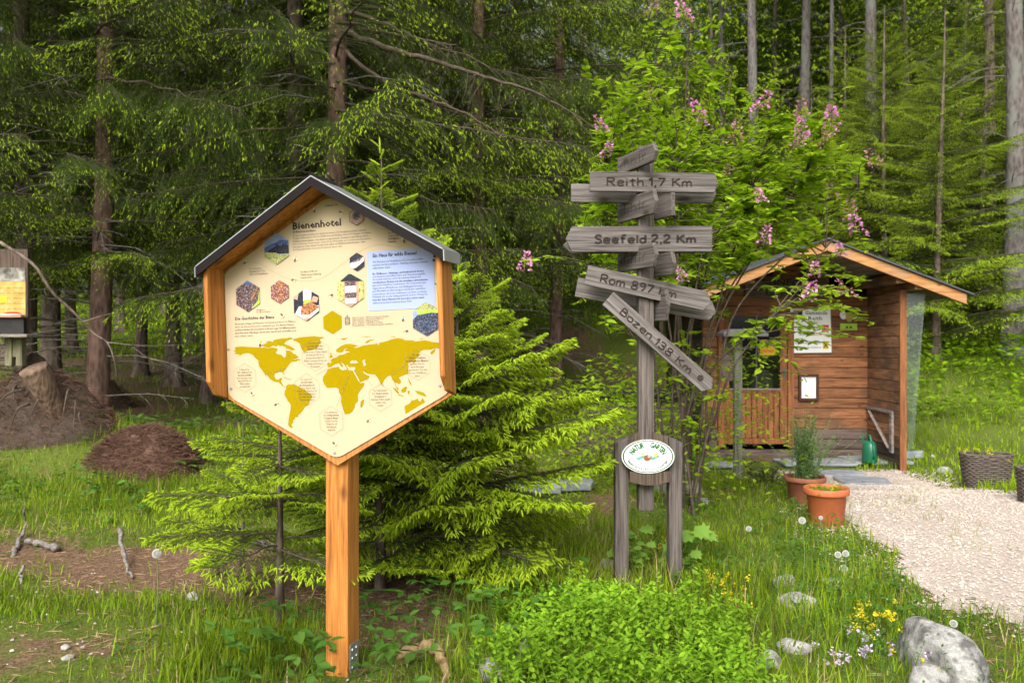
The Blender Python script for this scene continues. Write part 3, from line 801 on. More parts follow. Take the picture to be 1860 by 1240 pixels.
arctic = [(480,175),(505,150),(540,140),(520,128),(560,118),(610,130),(600,112),(640,100),(700,90),(760,84),(800,78),(832,90),(780,105),(745,125),(722,148),(780,168),(835,198),(848,215),(815,225),(790,212),(770,205),(735,195),(700,165),(680,178),(660,160),(640,180),(600,168),(575,185),(540,190)]
greenland = [(830,98),(870,85),(930,75),(1060,64),(1140,72),(1188,76),(1130,98),(1140,130),(1110,170),(1100,200),(1040,215),(990,225),(960,240),(945,235),(915,190),(905,150),(870,125),(828,112)]
aleut = [(78,203),(128,214),(95,224),(120,226),(92,230)]
south_america = [(745,625),(775,605),(810,608),(835,600),(860,612),(890,630),(930,655),(960,665),(985,690),(1030,715),(1045,740),(1020,780),(1005,830),(960,860),(935,900),(905,935),(885,950),(888,970),(845,975),(850,990),(825,1010),(832,1030),(808,1050),(815,1075),(830,1093),(795,1090),(770,1060),(775,1000),(790,930),(800,870),(798,825),(770,795),(750,755),(728,720),(735,680),(750,650)]
cuba = [(705,522),(740,525),(775,545),(810,548),(800,553),(765,548),(735,532)]
africa = [(-25,440),(20,420),(90,408),(105,410),(110,430),(150,450),(170,440),(190,440),(240,448),(268,455),(280,490),(310,550),(340,592),(390,588),(385,620),(340,680),(315,720),(320,790),(285,830),(280,870),(255,910),(215,940),(170,940),(150,890),(125,800),(130,740),(100,690),(100,655),(60,640),(0,645),(-30,645),(-65,600),(-80,560),(-75,520),(-45,480)]
madagascar = [(345,800),(375,775),(388,775),(380,820),(360,870),(345,865)]
eurasia = [(-25,408),(-28,365),(15,365),(18,345),(0,335),(40,310),(85,298),(105,275),(150,272),(195,248),(235,238),(185,230),(165,222),(205,195),(165,205),(150,240),(112,248),(72,242),(72,215),(120,178),(180,152),(240,150),(322,172),(272,185),(290,195),(330,185),(370,170),(440,158),(520,150),(535,140),(545,172),(555,140),(640,120),(690,100),(770,84),(840,100),(830,110),(940,113),(960,125),(1070,110),(1160,130),(1240,140),(1240,205),(1190,195),(1140,215),(1060,215),(1010,240),(1000,290),(960,310),(970,340),(945,370),(925,350),(880,370),(888,400),(880,440),(888,480),(840,500),(800,515),(775,530),(800,560),(800,590),(770,602),(745,580),(735,592),(750,630),(772,650),(770,680),(745,640),(725,580),(700,545),(685,505),(650,515),(610,555),(590,610),(575,605),(545,540),(510,495),(440,490),(400,475),(372,452),(385,482),(420,500),(447,510),(440,540),(340,583),(300,520),(288,480),(272,455),(285,430),(288,408),(230,412),(205,405),(195,378),(185,398),(212,435),(200,442),(165,385),(122,345),(150,398),(140,415),(98,365),(60,380),(25,402),(0,410)]
small2 = [[(0,248),(20,268),(38,296),(12,312),(-8,302),(6,280)], [(1192,198),(1180,240),(1145,275),(1130,245)], [(392,138),(440,106),(512,98),(450,120),(420,142)], [(112,94),(210,80),(160,106)], [(708,636),(745,655),(780,700),(772,715),(740,688)], [(768,716),(830,733),(830,742),(775,729)],
          [(800,668),(850,628),(872,640),(852,692),(810,697)], [(873,678),(903,680),(890,717),(880,715)], [(883,530),(900,568),(915,590),(922,625),(900,602),(885,562)], [(955,678),(1000,680),(1062,700),(1092,747),(1040,730),(990,712)], [(595,600),(608,612),(600,626)],
          [(840,850),(900,820),(920,785),(960,780),(990,763),(998,792),(1020,800),(1042,758),(1072,800),(1075,803),(852,938),(846,890)], [(675,65),(730,68),(740,80)], [(1000,92),(1060,92),(1030,100)], [(350,72),(480,66),(420,75)]]
mb = MB()
for q in (north_america, arctic, greenland, aleut, south_america, cuba): earclip_poly(mb, N1(q), YF)
for q in [africa, madagascar, eurasia] + small2: earclip_poly(mb, N2(q), YF)
for q in ([(230,352),(255,335),(278,345),(290,330),(300,342),(322,365),(270,370),(232,370)], [(368,342),(400,322),(395,352),(412,385),(385,402),(375,370)], [(265,462),(282,470),(335,560),(335,582),(322,570)]):
    earclip_poly(mb, N2(q), YF - 0.0006, 1)
earclip_poly(mb, N1([(640,240),(680,222),(715,215),(720,180),(745,185),(748,230),(750,270),(738,308),(720,300),(700,275),(655,268)]), YF - 0.0006, 1)
bpart(mb, 'world_map', [M['ochre'], M['panel']], parent=panel)
# outline hexagons with their captions and pointer lines
hx = [((446, 686), 23.5, 27, ['In New Jersey,', 'USA, wurde eine von', 'Bernstein umhüllte', 'Biene gefunden, deren', 'Alter auf 80 bis 100', 'Millionen Jahre', 'geschätzt wird.'], (482, 680, 522, 668)),
      ((574, 644), 27, 30, ['Die frühen Imker', 'in Deutschland hießen', '"Zeidler". Der älteste', 'Nachweis eines Zeidlers stammt', 'aus dem Jahr 748. Es war', 'ein angesehener Beruf. Die', 'Zeidler versorgten Klöster und', 'Adelige mit Honig und', 'Bienenwachs.'], (602, 640, 617, 648)),
      ((559, 707), 25, 29, ['Die etwa 9.000', 'bis 12.000 Jahre', 'alte Höhlenmalerei in', 'Valencia, Spanien, zeigt', 'bereits einen Menschen auf', 'einem wackeligen Baum,', 'der wilden Bienen den', 'Bienenhonig abholt.'], (574, 682, 604, 664)),
      ((603, 764), 23, 27, ['Im 4. Jahrtausend', 'vor Christus wurden', 'in Ägypten Bienen', 'gehalten und die', 'Tätigkeiten auf', 'Hieroglyphen', 'dargestellt.'], (612, 739, 635, 681)),
      ((692, 722), 21.5, 24, ['Im 7. Jahrhundert', 'vor Christus wurden', 'Honigbienen in', 'Anatolien, Türkei, gezielt', 'gehalten und', 'genutzt.'], (678, 700, 646, 670)),
      ((759, 663), 23.5, 26, ['Die älteste', 'erhaltene Honigbiene', 'der Welt wurde in Myanmar', 'gefunden. Das Tier', 'war in Bernstein', 'eingeschlossen. Tier lebte', 'dort vor 100 Millionen', 'Jahren.'], (735, 663, 711, 681))]
for (cx, cy), rx, ry, lines, ln in hx:
    mb = MB(); x, z = pl(cx, cy); r = ry * .00232
    pts = hexpts(x, z, r, rx * .00232); polyline(mb, pts + [pts[0]], .0010, YF - .0012, 0)
    polyline(mb, [pl(ln[0], ln[1]), pl(ln[2], ln[3])], .0010, YF - .0014, 0)
    o = bpart(mb, 'outline_hexagon', M['line'], parent=panel)
    mb = MB(); n = len(lines)
    for k, t in enumerate(lines):
        V, Fc = text_geo(t, 0.010 if k in (1, 2) else 0, 1, 'CENTER')
        s = 0.0068 / 0.70; zz = z + (n / 2 - k - .75) * .0122
        mb.add(np.stack([x + V[:, 0] * s * .88, np.full(len(V), YF - .0018), zz + V[:, 1] * s], 1), Fc, 0)
    bpart(mb, 'lettering', M['ink_soft'], parent=panel)
# dotted flight line
for pts in ([(410, 492), (430, 482), (450, 477), (470, 478), (495, 492), (520, 505), (545, 510), (575, 509), (600, 497), (625, 478), (655, 457), (680, 446), (705, 446), (725, 449), (738, 440)], [(740, 416), (712, 416), (690, 416), (677, 408), (674, 398), (680, 390)]):
    mb = MB(); polyline(mb, catmull([pl(*p) for p in pts], 6), .0008, YF - .0003); bpart(mb, 'flight_line', M['line'], parent=panel)
# printed bees
bees = [(574, 381, 60, 1), (622, 386, -20, 0.9), (735, 434, 90, 1.2), (449, 477, 10, 1), (538, 470, 70, 1), (536, 508, 0, 1), (601, 536, 180, 1), (515, 574, -50, 1), (475, 623, 70, 1.2), (734, 578, 70, .9), (737, 601, 180, .9), (460, 716, -60, .9), (505, 733, 20, 1), (671, 762, 45, .9), (610, 806, -35, 1), (794, 518, -50, .8)]
def bee_mesh():
    mb = MB()
    el = lambda cx, cz, a, b, rot, y, mat: earclip_poly(mb, [(cx + a * cos(t) * cos(rot) - b * sin(t) * sin(rot), cz + a * cos(t) * sin(rot) + b * sin(t) * cos(rot)) for t in np.linspace(0, 2 * pi, 10, endpoint=False)], y, mat)
    for sg in (-1, 1): el(.001, sg * .0065, .0026, .0055, sg * .5, 0, 0); el(-.003, sg * .005, .002, .004, sg * 1.0, -.0002, 0)
    el(-.006, 0, .0085, .0048, 0, -.0004, 1); el(.004, 0, .0055, .0042, 0, -.0005, 2)
    for k in (-.009, -.006, -.003): earclip_poly(mb, [(k - .0009, -.0034), (k + .0009, -.0034), (k + .0009, .0034), (k - .0009, .0034)], -.0007, 1 if k == -.006 else 2)
    return mb.mesh('printed_bee', [M['wing_print'], M['ink'], M['bee_yellow']])
bm_ = bee_mesh()
for px, py, ang, s in bees:
    o = link('printed_bee', bm_, panel); x, z = pl(px, py)
    o.location = (x, YF - .0014, z); o.rotation_euler = (0, -radians(ang), 0); o.scale = (s, 1, s)
# hexagonal photographs
PM = {k: mottled('photo_' + k, c, p, s, 0.4, 0, 6) for k, c, p, s in [
    ('bees', [(.02, .012, .015), (.10, .06, .06), (.55, .45, .48)], [.35, .52, .72], 120), ('comb', [(.03, .02, .02), (.22, .07, .04), (.65, .55, .55)], [.3, .5, .72], 150),
    ('meadow', [(.10, .12, .03), (.30, .32, .10), (.55, .52, .25)], [.35, .5, .7], 160), ('sky', [(.18, .24, .45), (.30, .36, .55)], [.3, .7], 20), ('hills', [(.05, .08, .22), (.10, .14, .32)], [.3, .7], 30),
    ('dark', [(.008, .010, .016), (.03, .035, .05)], [.4, .6], 100), ('stones', [(.01, .015, .03), (.05, .06, .11), (.40, .42, .52)], [.38, .55, .78], 170), ('lime', [(.25, .40, .04), (.42, .52, .10)], [.3, .7], 60),
    ('skin', [(.50, .22, .16), (.62, .32, .24)], [.3, .7], 40), ('pale', [(.55, .48, .42), (.75, .70, .66)], [.3, .7], 40), ('wood', [(.30, .17, .12), (.50, .33, .25)], [.3, .7], 60), ('honey', [(.12, .035, .015), (.52, .24, .10)], [.4, .6], 130), ('leaves', [(.06, .10, .03), (.45, .42, .10), (.62, .50, .40)], [.35, .5, .7], 110)]}
def hexphoto(px, py, r, layers):
    """layers: (material, polygon in hexagon units) laid over one another"""
    mb = MB(); cx, cz = pl(px, py); R = r * .00232
    hx_ = [Vector((sin(k * pi / 3) * R * 1.0, cos(k * pi / 3) * R)) for k in range(6)]
    mats = []
    def clip(poly):
        for k in range(6):
            a, b = hx_[k], hx_[(k + 1) % 6]; out = []
            side = lambda p: (b.x - a.x) * (p[1] - a.y) - (b.y - a.y) * (p[0] - a.x)
            for q in range(len(poly)):
                p0, p1 = poly[q], poly[(q + 1) % len(poly)]; s0, s1 = side(p0), side(p1)
                if s0 <= 0: out.append(p0)
                if (s0 < 0) != (s1 < 0) and abs(s0 - s1) > 1e-12:
                    t = s0 / (s0 - s1); out.append((p0[0] + (p1[0] - p0[0]) * t, p0[1] + (p1[1] - p0[1]) * t))
            poly = out
            if len(poly) < 3: return []
        return poly
    for k, (mat, poly) in enumerate(layers):
        pp = [(p.x, p.y) for p in hx_[::-1]] if poly is None else [(x * R, y * R) for x, y in poly]
        pp = clip(pp)
        if len(pp) >= 3:
            mats.append(PM[mat]); earclip_poly(mb, [(x + cx, z + cz) for x, z in pp], YF - .0030 - .0003 * k, len(mats) - 1)
    bpart(mb, 'hexagon_photograph', mats, parent=panel)
fullr = lambda x0, x1, y0, y1: [(x0, y0), (x1, y0), (x1, y1), (x0, y1)]
hexphoto(504, 452, 29, [('sky', None), ('hills', [(-1, -.2), (1, -.2), (1, .45), (.6, .5), (.3, .55), (0, .4), (-.4, .3), (-1, .05)]), ('dark', [(-.6, -.35), (1, -.35), (1, .25), (.75, .15), (.7, .42), (.6, .2), (.5, .35), (.4, .15), (.1, .2), (.05, .4), (-.05, .15), (-.3, .05), (-.6, -.1)]), ('meadow', [(-1, -1.1), (1, -1.1), (1, -.35), (.3, -.4), (-.1, -.25), (-1, -.15)])])
hexphoto(649, 394, 16, [('dark', None), ('wood', hexpts(0, 0, .93)), ('bees', [(.5 * cos(t), .12 + .5 * sin(t)) for t in np.linspace(0, 2 * pi, 14, endpoint=False)]), ('dark', [(.28 * cos(t), .12 + .28 * sin(t)) for t in np.linspace(0, 2 * pi, 12, endpoint=False)])])
hexphoto(650, 476, 16.5, [('dark', None), ('pale', [(-1, -.9), (-.1, -.6), (.9, .1), (.9, .5), (.2, .35), (-.8, -.1)]), ('bees', [(-.6, -.05), (.3, .05), (.8, .6), (-.1, .3)])])
hexphoto(452, 538, 29, [('bees', None), ('lime', [(.35, -1), (1, -1), (1, .5), (.82, .3), (.75, -.3), (.3, -.75)]), ('honey', [(.15, -.3), (.35, -.25), (.75, .45), (.6, .4)]), ('hills', [(-.3, .8), (0, 1.05), (.45, .75), (.2, .68)])])
hexphoto(510, 530, 21.5, [('comb', None), ('honey', [(-.1, .2), (.25, .1), (.35, .9), (-.2, .95)]), ('honey', [(-.15, -.6), (.25, -.6), (.3, -.2), (-.1, -.15)])])
hexphoto(558, 553, 29.5, [('dark', None), ('pale', [(-.2, .2), (.35, .2), (.4, 1), (-.2, 1)]), ('lime', [(-.2, 0), (.35, .05), (.35, .3), (-.15, .3)]), ('skin', [(.35, .15), (.75, .1), (.85, .4), (.5, .5)]), ('skin', [(-.9, .4), (-.6, .3), (-.5, .7), (-.8, .7)]), ('pale', [(-.9, -.75), (.1, -.95), (.9, -.4), (.9, -.1), (-.5, -.1)]), ('honey', [(-.4, -.6), (.2, -.65), (.9, -.2), (.35, .15), (-.3, -.05)]), ('wood', [(-.5, -1), (.4, -1), (.1, -.75)])])
hexphoto(638, 527, 30, [('leaves', None), ('wood', [(-.42, -1), (.55, -1), (.55, .65), (-.42, .65)]), ('pale', [(-.35, -.15), (.38, -.15), (.38, .25), (-.35, .25)]), ('bees', fullr(-.35, .38, .25, .5)), ('bees', fullr(-.35, .38, -.45, -.15)), ('pale', fullr(-.35, .38, -.8, -.5)), ('dark', [(-.65, .55), (.85, .5), (.1, .95), (-.1, .95)])])
hexphoto(776, 579, 29.5, [('lime', None), ('meadow', [(-1, .6), (1, .5), (1, 1.1), (-1, 1.1)]), ('sky', [(-1, -.3), (-.55, -.1), (-.6, .5), (-1, .5)]), ('stones', [(-1, -1.1), (1, -1.1), (1, .3), (.3, .35), (-.55, .25), (-1, -.15)])])
# fixing screws
for px, py in ((421, 477), (421, 706), (609, 822), (601, 351), (800, 700)):
    mb = MB(); x, z = pl(px, py); mb.lathe([(0, .002), (.005, .0015), (.006, 0)], 10); V = mb.V[-1]; mb.V[-1] = np.stack([V[:, 0] + x, -V[:, 2] + YF - .0005, V[:, 1] + z], 1)
    bpart(mb, 'screw', M['grey_metal'], parent=panel)
# ================================================================== wooden signpost
M['old_x'] = wood('old_x', (0.048, 0.039, 0.034), (0.215, 0.19, 0.178), (0.8, 22, 22), 3.2, 0.8, 0.6, rand=0.10, knots=True)
M['old_z'] = wood('old_z', (0.035, 0.027, 0.022), (0.18, 0.15, 0.135), (22, 22, 0.8), 3.2, 0.8, 0.6, rand=0.10)
M['old_dark_z'] = wood('old_dark_z', (0.030, 0.020, 0.014), (0.14, 0.10, 0.075), (22, 22, 0.8), 3.2, 0.8, 0.6, rand=0.10)
M['old_dark_x'] = wood('old_dark_x', (0.040, 0.033, 0.029), (0.16, 0.138, 0.125), (0.8, 22, 22), 3.2, 0.8, 0.6, rand=0.10)
M['carve'] = plain('carved_groove', (0.035, 0.026, 0.021), 0.9, var=0.2, scale=40)

GL = {
 'R': (.55, [[(0, 0), (0, 1)], [(0, 1), (.40, .96), (.5, .78), (.4, .58), (0, .5)], [(.15, .5), (.55, 0)]]),
 'e': (.48, [[(.05, .32), (.44, .38), (.42, .56), (.22, .65), (.04, .45), (.06, .15), (.24, 0), (.48, .1)]]),
 'i': (.12, [[(.06, 0), (.06, .6)], [(.06, .82), (.07, .87)]]),
 't': (.42, [[(.2, .9), (.2, .1), (.32, 0)], [(0, .62), (.42, .65)]]),
 'h': (.42, [[(0, 0), (0, 1)], [(0, .45), (.2, .62), (.36, .52), (.4, 0)]]),
 '1': (.24, [[(0, .75), (.2, 1), (.2, 0)]]), ',': (.1, [[(.09, .08), (.02, -.2)]]), '.': (.08, [[(.03, .02), (.05, .06)]]),
 '7': (.5, [[(0, .95), (.5, .98), (.15, 0)]]),
 'K': (.55, [[(0, 0), (0, 1)], [(.5, .98), (.02, .45)], [(.15, .55), (.55, 0)]]),
 'm': (.66, [[(0, 0), (0, .6)], [(0, .45), (.16, .62), (.29, .5), (.31, 0)], [(.31, .45), (.47, .62), (.61, .5), (.64, 0)]]),
 'S': (.5, [[(.5, .86), (.3, 1), (.06, .87), (.12, .62), (.40, .44), (.48, .2), (.25, 0), (0, .1)]]),
 'f': (.42, [[(.42, .95), (.27, 1), (.16, .85), (.15, 0)], [(0, .58), (.36, .6)]]),
 'l': (.1, [[(.05, 1), (.06, 0)]]),
 'd': (.46, [[(.42, 1), (.42, 0)], [(.42, .5), (.2, .62), (.02, .4), (.05, .1), (.22, 0), (.42, .15)]]),
 '2': (.5, [[(0, .8), (.15, 1), (.40, .96), (.45, .72), (.25, .4), (0, .02), (.5, .03)]]),
 'o': (.46, [[(.22, .62), (.04, .5), (0, .28), (.1, .04), (.26, 0), (.42, .12), (.44, .4), (.36, .58), (.22, .62)]]),
 'n': (.42, [[(0, 0), (0, .6)], [(0, .45), (.2, .62), (.36, .52), (.4, 0)]]),
 '8': (.5, [[(.25, .52), (.06, .7), (.1, .93), (.25, 1), (.42, .93), (.45, .7), (.25, .52), (.03, .3), (.06, .06), (.25, 0), (.46, .08), (.48, .3), (.25, .52)]]),
 '9': (.48, [[(.45, .75), (.25, .55), (.04, .7), (.1, .95), (.33, 1), (.46, .8), (.40, .3), (.2, 0)]]),
 'B': (.5, [[(0, 0), (0, 1)], [(0, 1), (.33, .95), (.38, .72), (.2, .54), (0, .52)], [(.2, .54), (.48, .42), (.48, .12), (.25, 0), (0, 0)]]),
 'z': (.46, [[(0, .6), (.42, .62), (0, .02), (.46, .02)]]),
 '3': (.5, [[(0, .9), (.25, 1), (.43, .85), (.4, .62), (.15, .53), (.42, .45), (.48, .18), (.25, 0), (0, .08)]]),
 ' ': (.24, []),
}
def carve(body, x0, x1, z0, cap, y, rad):
    """hand-routed letters: rounded grooves let into the board face at y"""
    out = []; sp = .17
    tot = sum(GL[c][0] + sp for c in body) - sp
    sx = (x1 - x0) / tot; x = x0
    for c in body:
        wd, strokes = GL[c]; mb = MB()
        for st in strokes:
            pts = [(x + a * sx, b * cap + z0) for a, b in st]
            if len(pts) > 3: pts = catmull(pts, 3)
            else: pts = [tuple(np.array(pts[q]) + (np.array(pts[q + 1]) - np.array(pts[q])) * t) for q in range(len(pts) - 1) for t in (0, .12, .5, .88)] + [pts[-1]]
            mb.tube([(p[0], y + rad * .35, p[1]) for p in pts], rad, 6, ref=(0, 1, 0))
        x += (wd + sp) * sx
        if strokes: out.append(mb)
    return out

SPX, SPD = 1172, 4.9
spx = (SPX - 930) / F * SPD
spg = h(spx, SPD)
sp_ = thing('wooden_signpost', 'weathered grey wooden signpost with carved arrow boards and an oval garden plaque', 'signpost', (spx, SPD, spg))
L = lambda px, py, D: ((px - 930) / F * D - spx, CAMZ - (py - 620) / F * D - spg)
def bevel(o, wd=.004):
    b = o.modifiers.new('bevel', 'BEVEL'); b.width = wd; b.segments = 2; return o

# pole: square with a worn top
zt_, zb_ = L(1172, 268, 4.9)[1], L(1172, 925, 4.9)[1]
mb = MB(); mb.box(-.045, .045, -.045, .045, zb_, zt_); bevel(mb.build('pole', M['old_z'], sp_), .006)

def arrow(px0, py0, px1, py1, wpx, D, tip_at_end=True, notch=0.0, text=None, tx=None, mat='old_x', thick=.028, name='arrow_board', tips=0.35):
    """board whose centre line runs between two photo points on the plane at depth D; the tip is at the second point"""
    a = Vector(L(px0, py0, D)); b = Vector(L(px1, py1, D)); d = b - a; ln = d.length; ang = math.atan2(d.y, d.x)
    wd = wpx / F * D / 2
    flip = math.cos(ang) < 0
    tl = wd * tips * 2
    poly = [(0, -wd), (ln - tl, -wd), (ln, 0), (ln - tl, wd), (0, wd)]
    mb = MB(); mb.prism(poly, -thick / 2, thick / 2)
    o = mb.build(name, M[mat], sp_)
    o.location = (a.x, D - SPD, a.y); o.rotation_euler = (0, -ang, 0)
    bevel(o, .003)
    if text:
        x0, x1, capf = tx
        if flip:
            for m_ in carve(text, -ln * x1, -ln * x0, -wd * capf, wd * capf * 2, -thick / 2, wd * .115):
                m_.build('carved_letter', M['carve'], o).rotation_euler = (0, pi, 0)
        else:
            for m_ in carve(text, ln * x0, ln * x1, -wd * capf, wd * capf * 2, -thick / 2, wd * .115): m_.build('carved_letter', M['carve'], o)
    return o
FR, BK = 4.838, 4.962
arrow(1071, 330, 1304, 333, 36, FR, text='Reith.1,7 Km', tx=(.137, .79, .40), tips=.2)
arrow(1037, 351, 1300, 353, 33, BK, tips=.22)
o = arrow(1293, 434, 1027, 435, 46, FR, tips=.25, text='Seefeld.2,2 Km', tx=(.115, .80, .30))
arrow(1291, 444, 1022, 446, 30, BK, tips=.5)
arrow(1064.5, 499, 1291, 549, 35, FR - .004, text='Rom 897 Km', tx=(.12, .72, .40), tips=.3)
arrow(1047, 521, 1300, 567, 35, BK, tips=.3)
ob = arrow(1104, 542, 1292, 706, 31, FR - .05, text='Bozen.138 Km', tx=(.135, .80, .40), tips=.35)
# a dark knot near the point of the lowest board and a bolt in the Rom board
mb = MB(); mb.tube([(0, -.0155, 0), (0, -.010, 0)], [.019, .019], 14); kn = mb.build('knot', M['carve'], ob)
kn.location = ((Vector(L(1292, 706, FR - .05)) - Vector(L(1104, 542, FR - .05))).length * .885, 0, .004)
# cross boards running towards the viewer on both sides of the pole
dirv = Vector((.33, -.944, 0)).normalized(); angd = math.atan2(dirv.y, dirv.x)
def cross(side, py_top, py_bot, near, far, tipped=True):
    D = SPD
    z1 = L(1172, py_top, D)[1]; z0 = L(1172, py_bot, D)[1]; wd = (z1 - z0) / 2; zc = (z1 + z0) / 2
    t = .12 * wd / .05
    poly = [(-far, -wd), (near - (0 if not tipped else .03), -wd), (near, 0 if tipped else -wd), (near - (0 if not tipped else .03), wd), (-far, wd)]
    if not tipped: poly = [(-far, 0), (-far + .03, -wd), (near, -wd), (near, wd), (-far + .03, wd)]
    mb = MB(); mb.prism(poly, -.013, .013)
    o = mb.build('arrow_board', M['old_dark_x'], sp_)
    off = Vector((-dirv.y, dirv.x, 0)) * (-.066 if side < 0 else .066)
    off = Vector((-.052 if side < 0 else .052, 0.0, 0))
    o.location = (off.x + (-.012 if side < 0 else .012), 0, zc); o.rotation_euler = (0, 0, angd)
    bevel(o, .003)
    if side < 0:
        for k in range(7):
            n = MB()
            x = -far * .75 + (far + near) * .1 * k
            n.tube([(x, -.0115, -wd * .45), (x + .006 * ((k % 3) - 1), -.0115, wd * (.45 if k % 2 else .1))], .0032, 5)
            if k % 3 == 0: n.tube([(x, -.0115, 0), (x + .03, -.0115, wd * .25)], .003, 5)
            n.build('carved_letter', M['carve'], o)
    return o
cross(-1, 276, 308, .27, .20); cross(-1, 357, 398, .27, .20); cross(-1, 449, 490, .27, .20)
cross(1, 360, 400, .20, .22, False); cross(1, 463, 503, .22, .22); cross(1, 527, 583, .15, .2)

# two-legged stand the pole is bolted to
LD = 4.87
for x0, x1, s in ((1116, 1140, -1), (1213, 1237, 1)):
    a = L(x0, 790, LD)[0]; b = L(x1, 790, LD)[0]
    zo = L(x0, 803, LD)[1]; zi = L(x1, 792, LD)[1]
    if s > 0: zo, zi = zi, zo
    mb = MB(); mb.prism([(a, -.15), (b, -.15), (b, zi), (a, zo)], -.045, .045); lg = mb.build('leg', M['old_z'], sp_); lg.location.y = LD - SPD; bevel(lg, .005)
for x0, x1, zo, zi in ((1140.6, 1160, 792, 783.5), (1184, 1212.4, 783.5, 792)):
    a = L(x0, 790, LD)[0]; b = L(x1, 790, LD)[0]
    mb = MB(); mb.prism([(a, L(0, 866, LD)[1]), (b, L(0, 866, LD)[1]), (b, L(0, zi, LD)[1]), (a, L(0, zo, LD)[1])], -.02, .02)
    o = mb.build('cheek_board', M['old_dark_z'], sp_); o.location.y = LD - SPD - .01
a = L(1140.6, 0, LD)[0]; b = L(1212.4, 0, LD)[0]
pts = [(a, L(0, 852, LD)[1])] + [(a + (b - a) * t, L(0, 870 + 7 * sin(pi * t), LD)[1]) for t in np.linspace(0, 1, 9)] + [(b, L(0, 852, LD)[1])]
mb = MB(); mb.prism(pts, -.02, .02); o = mb.build('crossbar', M['old_dark_z'], sp_); o.location.y = LD - SPD - .062
# oval plaque
M['enamel'] = plain('enamel_white', (0.80, 0.81, 0.78), 0.3, 0, 0.5, .02, 5)
M['enamel_green'] = plain('enamel_green', (0.015, 0.13, 0.03), 0.4, var=.05)
M['enamel_dark'] = plain('enamel_dark', (0.015, 0.04, 0.018), 0.4, var=.05)
cx, cz = L(1176.5, 828.5, 4.79); RX, RZ = 48.5 / F * 4.79, 31 / F * 4.79
ell = lambda k, n=48: [(RX * k * cos(t), RZ * k * sin(t)) for t in np.linspace(0, 2 * pi, n, endpoint=False)]
mb = MB(); mb.prism(ell(1), -.004, .004); pq = mb.build('plaque', M['enamel'], sp_); pq.location = (cx, 4.79 - SPD - .004, cz)
tag(pq, 'oval white enamel plaque reading NATUR im GARTEN')
def ring(k0, k1, y, mat):
    A = [(x, y, z) for x, z in ell(k0)]; B = [(x, y, z) for x, z in ell(k1)]; n = 48
    m = MB(); m.add(A + B, [(i, (i + 1) % n, (i + 1) % n + n, i + n) for i in range(n)]); return m
o = ring(.90, .945, -.0047, 0).build('plaque_rim', M['enamel_dark'], pq); ring(.985, 1.0, -.0046, 0).build('plaque_line', M['enamel_green'], pq)
def arc_text(body, a0, a1, k, cap, mat, bold, up=True, name='plaque_lettering'):
    """letters along the oval"""
    mb = MB(); n = len(body); wsum = 0; geo = []
    for ch in body:
        V, Fc = text_geo(ch if ch != ' ' else 'i', bold, 2); wd = (V[:, 0].max() - V[:, 0].min()) if len(V) else .2
        geo.append((V, Fc, wd, ch)); wsum += wd + .10
    acc = 0
    for V, Fc, wd, ch in geo:
        t = a0 + (a1 - a0) * (acc + wd / 2) / wsum; acc += wd + .10
        if ch == ' ': continue
        s = cap / .7
        px_, pz_ = RX * k * cos(t), RZ * k * sin(t)
        tx, tz = -RX * sin(t), RZ * cos(t); q = math.hypot(tx, tz); tx, tz = tx / q, tz / q
        if up: tx, tz = -tx, -tz
        nx_, nz_ = -tz, tx
        u = (V[:, 0] - V[:, 0].min() - wd / 2) * s * .64; v = V[:, 1] * s
        mb.add(np.stack([px_ + u * tx + v * nx_, np.full(len(V), -.0052), pz_ + u * tz + v * nz_], 1), Fc)
    mb.build(name, mat, pq)
arc_text('NATUR', radians(166), radians(104), .54, .031, M['enamel_green'], .045)
arc_text('GARTEN', radians(80), radians(13), .54, .031, M['enamel_green'], .045)
mb = MB(); put_text(mb, 'im', -.012, RZ * .60, .014, -.0052, 0, .024); mb.build('plaque_lettering', M['enamel_green'], pq)
arc_text('Gesund halten, was uns gesund hält.', radians(197), radians(343), .80, .0155, M['enamel_dark'], .03, up=False)
mb = MB()
fl = lambda cx, cz, a, b, m, y=-.0050: earclip_poly(mb, [(cx + a * cos(t), cz + b * sin(t)) for t in np.linspace(0, 2 * pi, 12, endpoint=False)], y, m)
for k in range(9): fl(-.055 + .0137 * k, -.012 + .006 * ((k * 7) % 3), .014, .008, 0, -.0049 - .00004 * k)
fl(-.004, -.008, .021, .019, 1, -.0056); fl(.006, .000, .008, .007, 3, -.0058); fl(.042, .008, .013, .010, 2, -.0056); fl(.051, .013, .009, .007, 2, -.0057); fl(-.030, .016, .008, .008, 2, -.0056)
mb.build('plaque_picture', [plain('teal_print', (.16, .36, .34), .4, var=.25, scale=90), plain('hedgehog_print', (.25, .11, .05), .4, var=.3, scale=120), plain('flower_print', (.72, .50, .10), .4, var=.15, scale=90), M['panel']], pq)
for s in (-1, 1):
    mb = MB(); earclip_poly(mb, [(s * RX * .78 + .0025 * cos(t), .0025 * sin(t)) for t in np.linspace(0, 2 * pi, 8, endpoint=False)], -.0050); mb.build('plaque_dot', M['enamel_green'], pq)
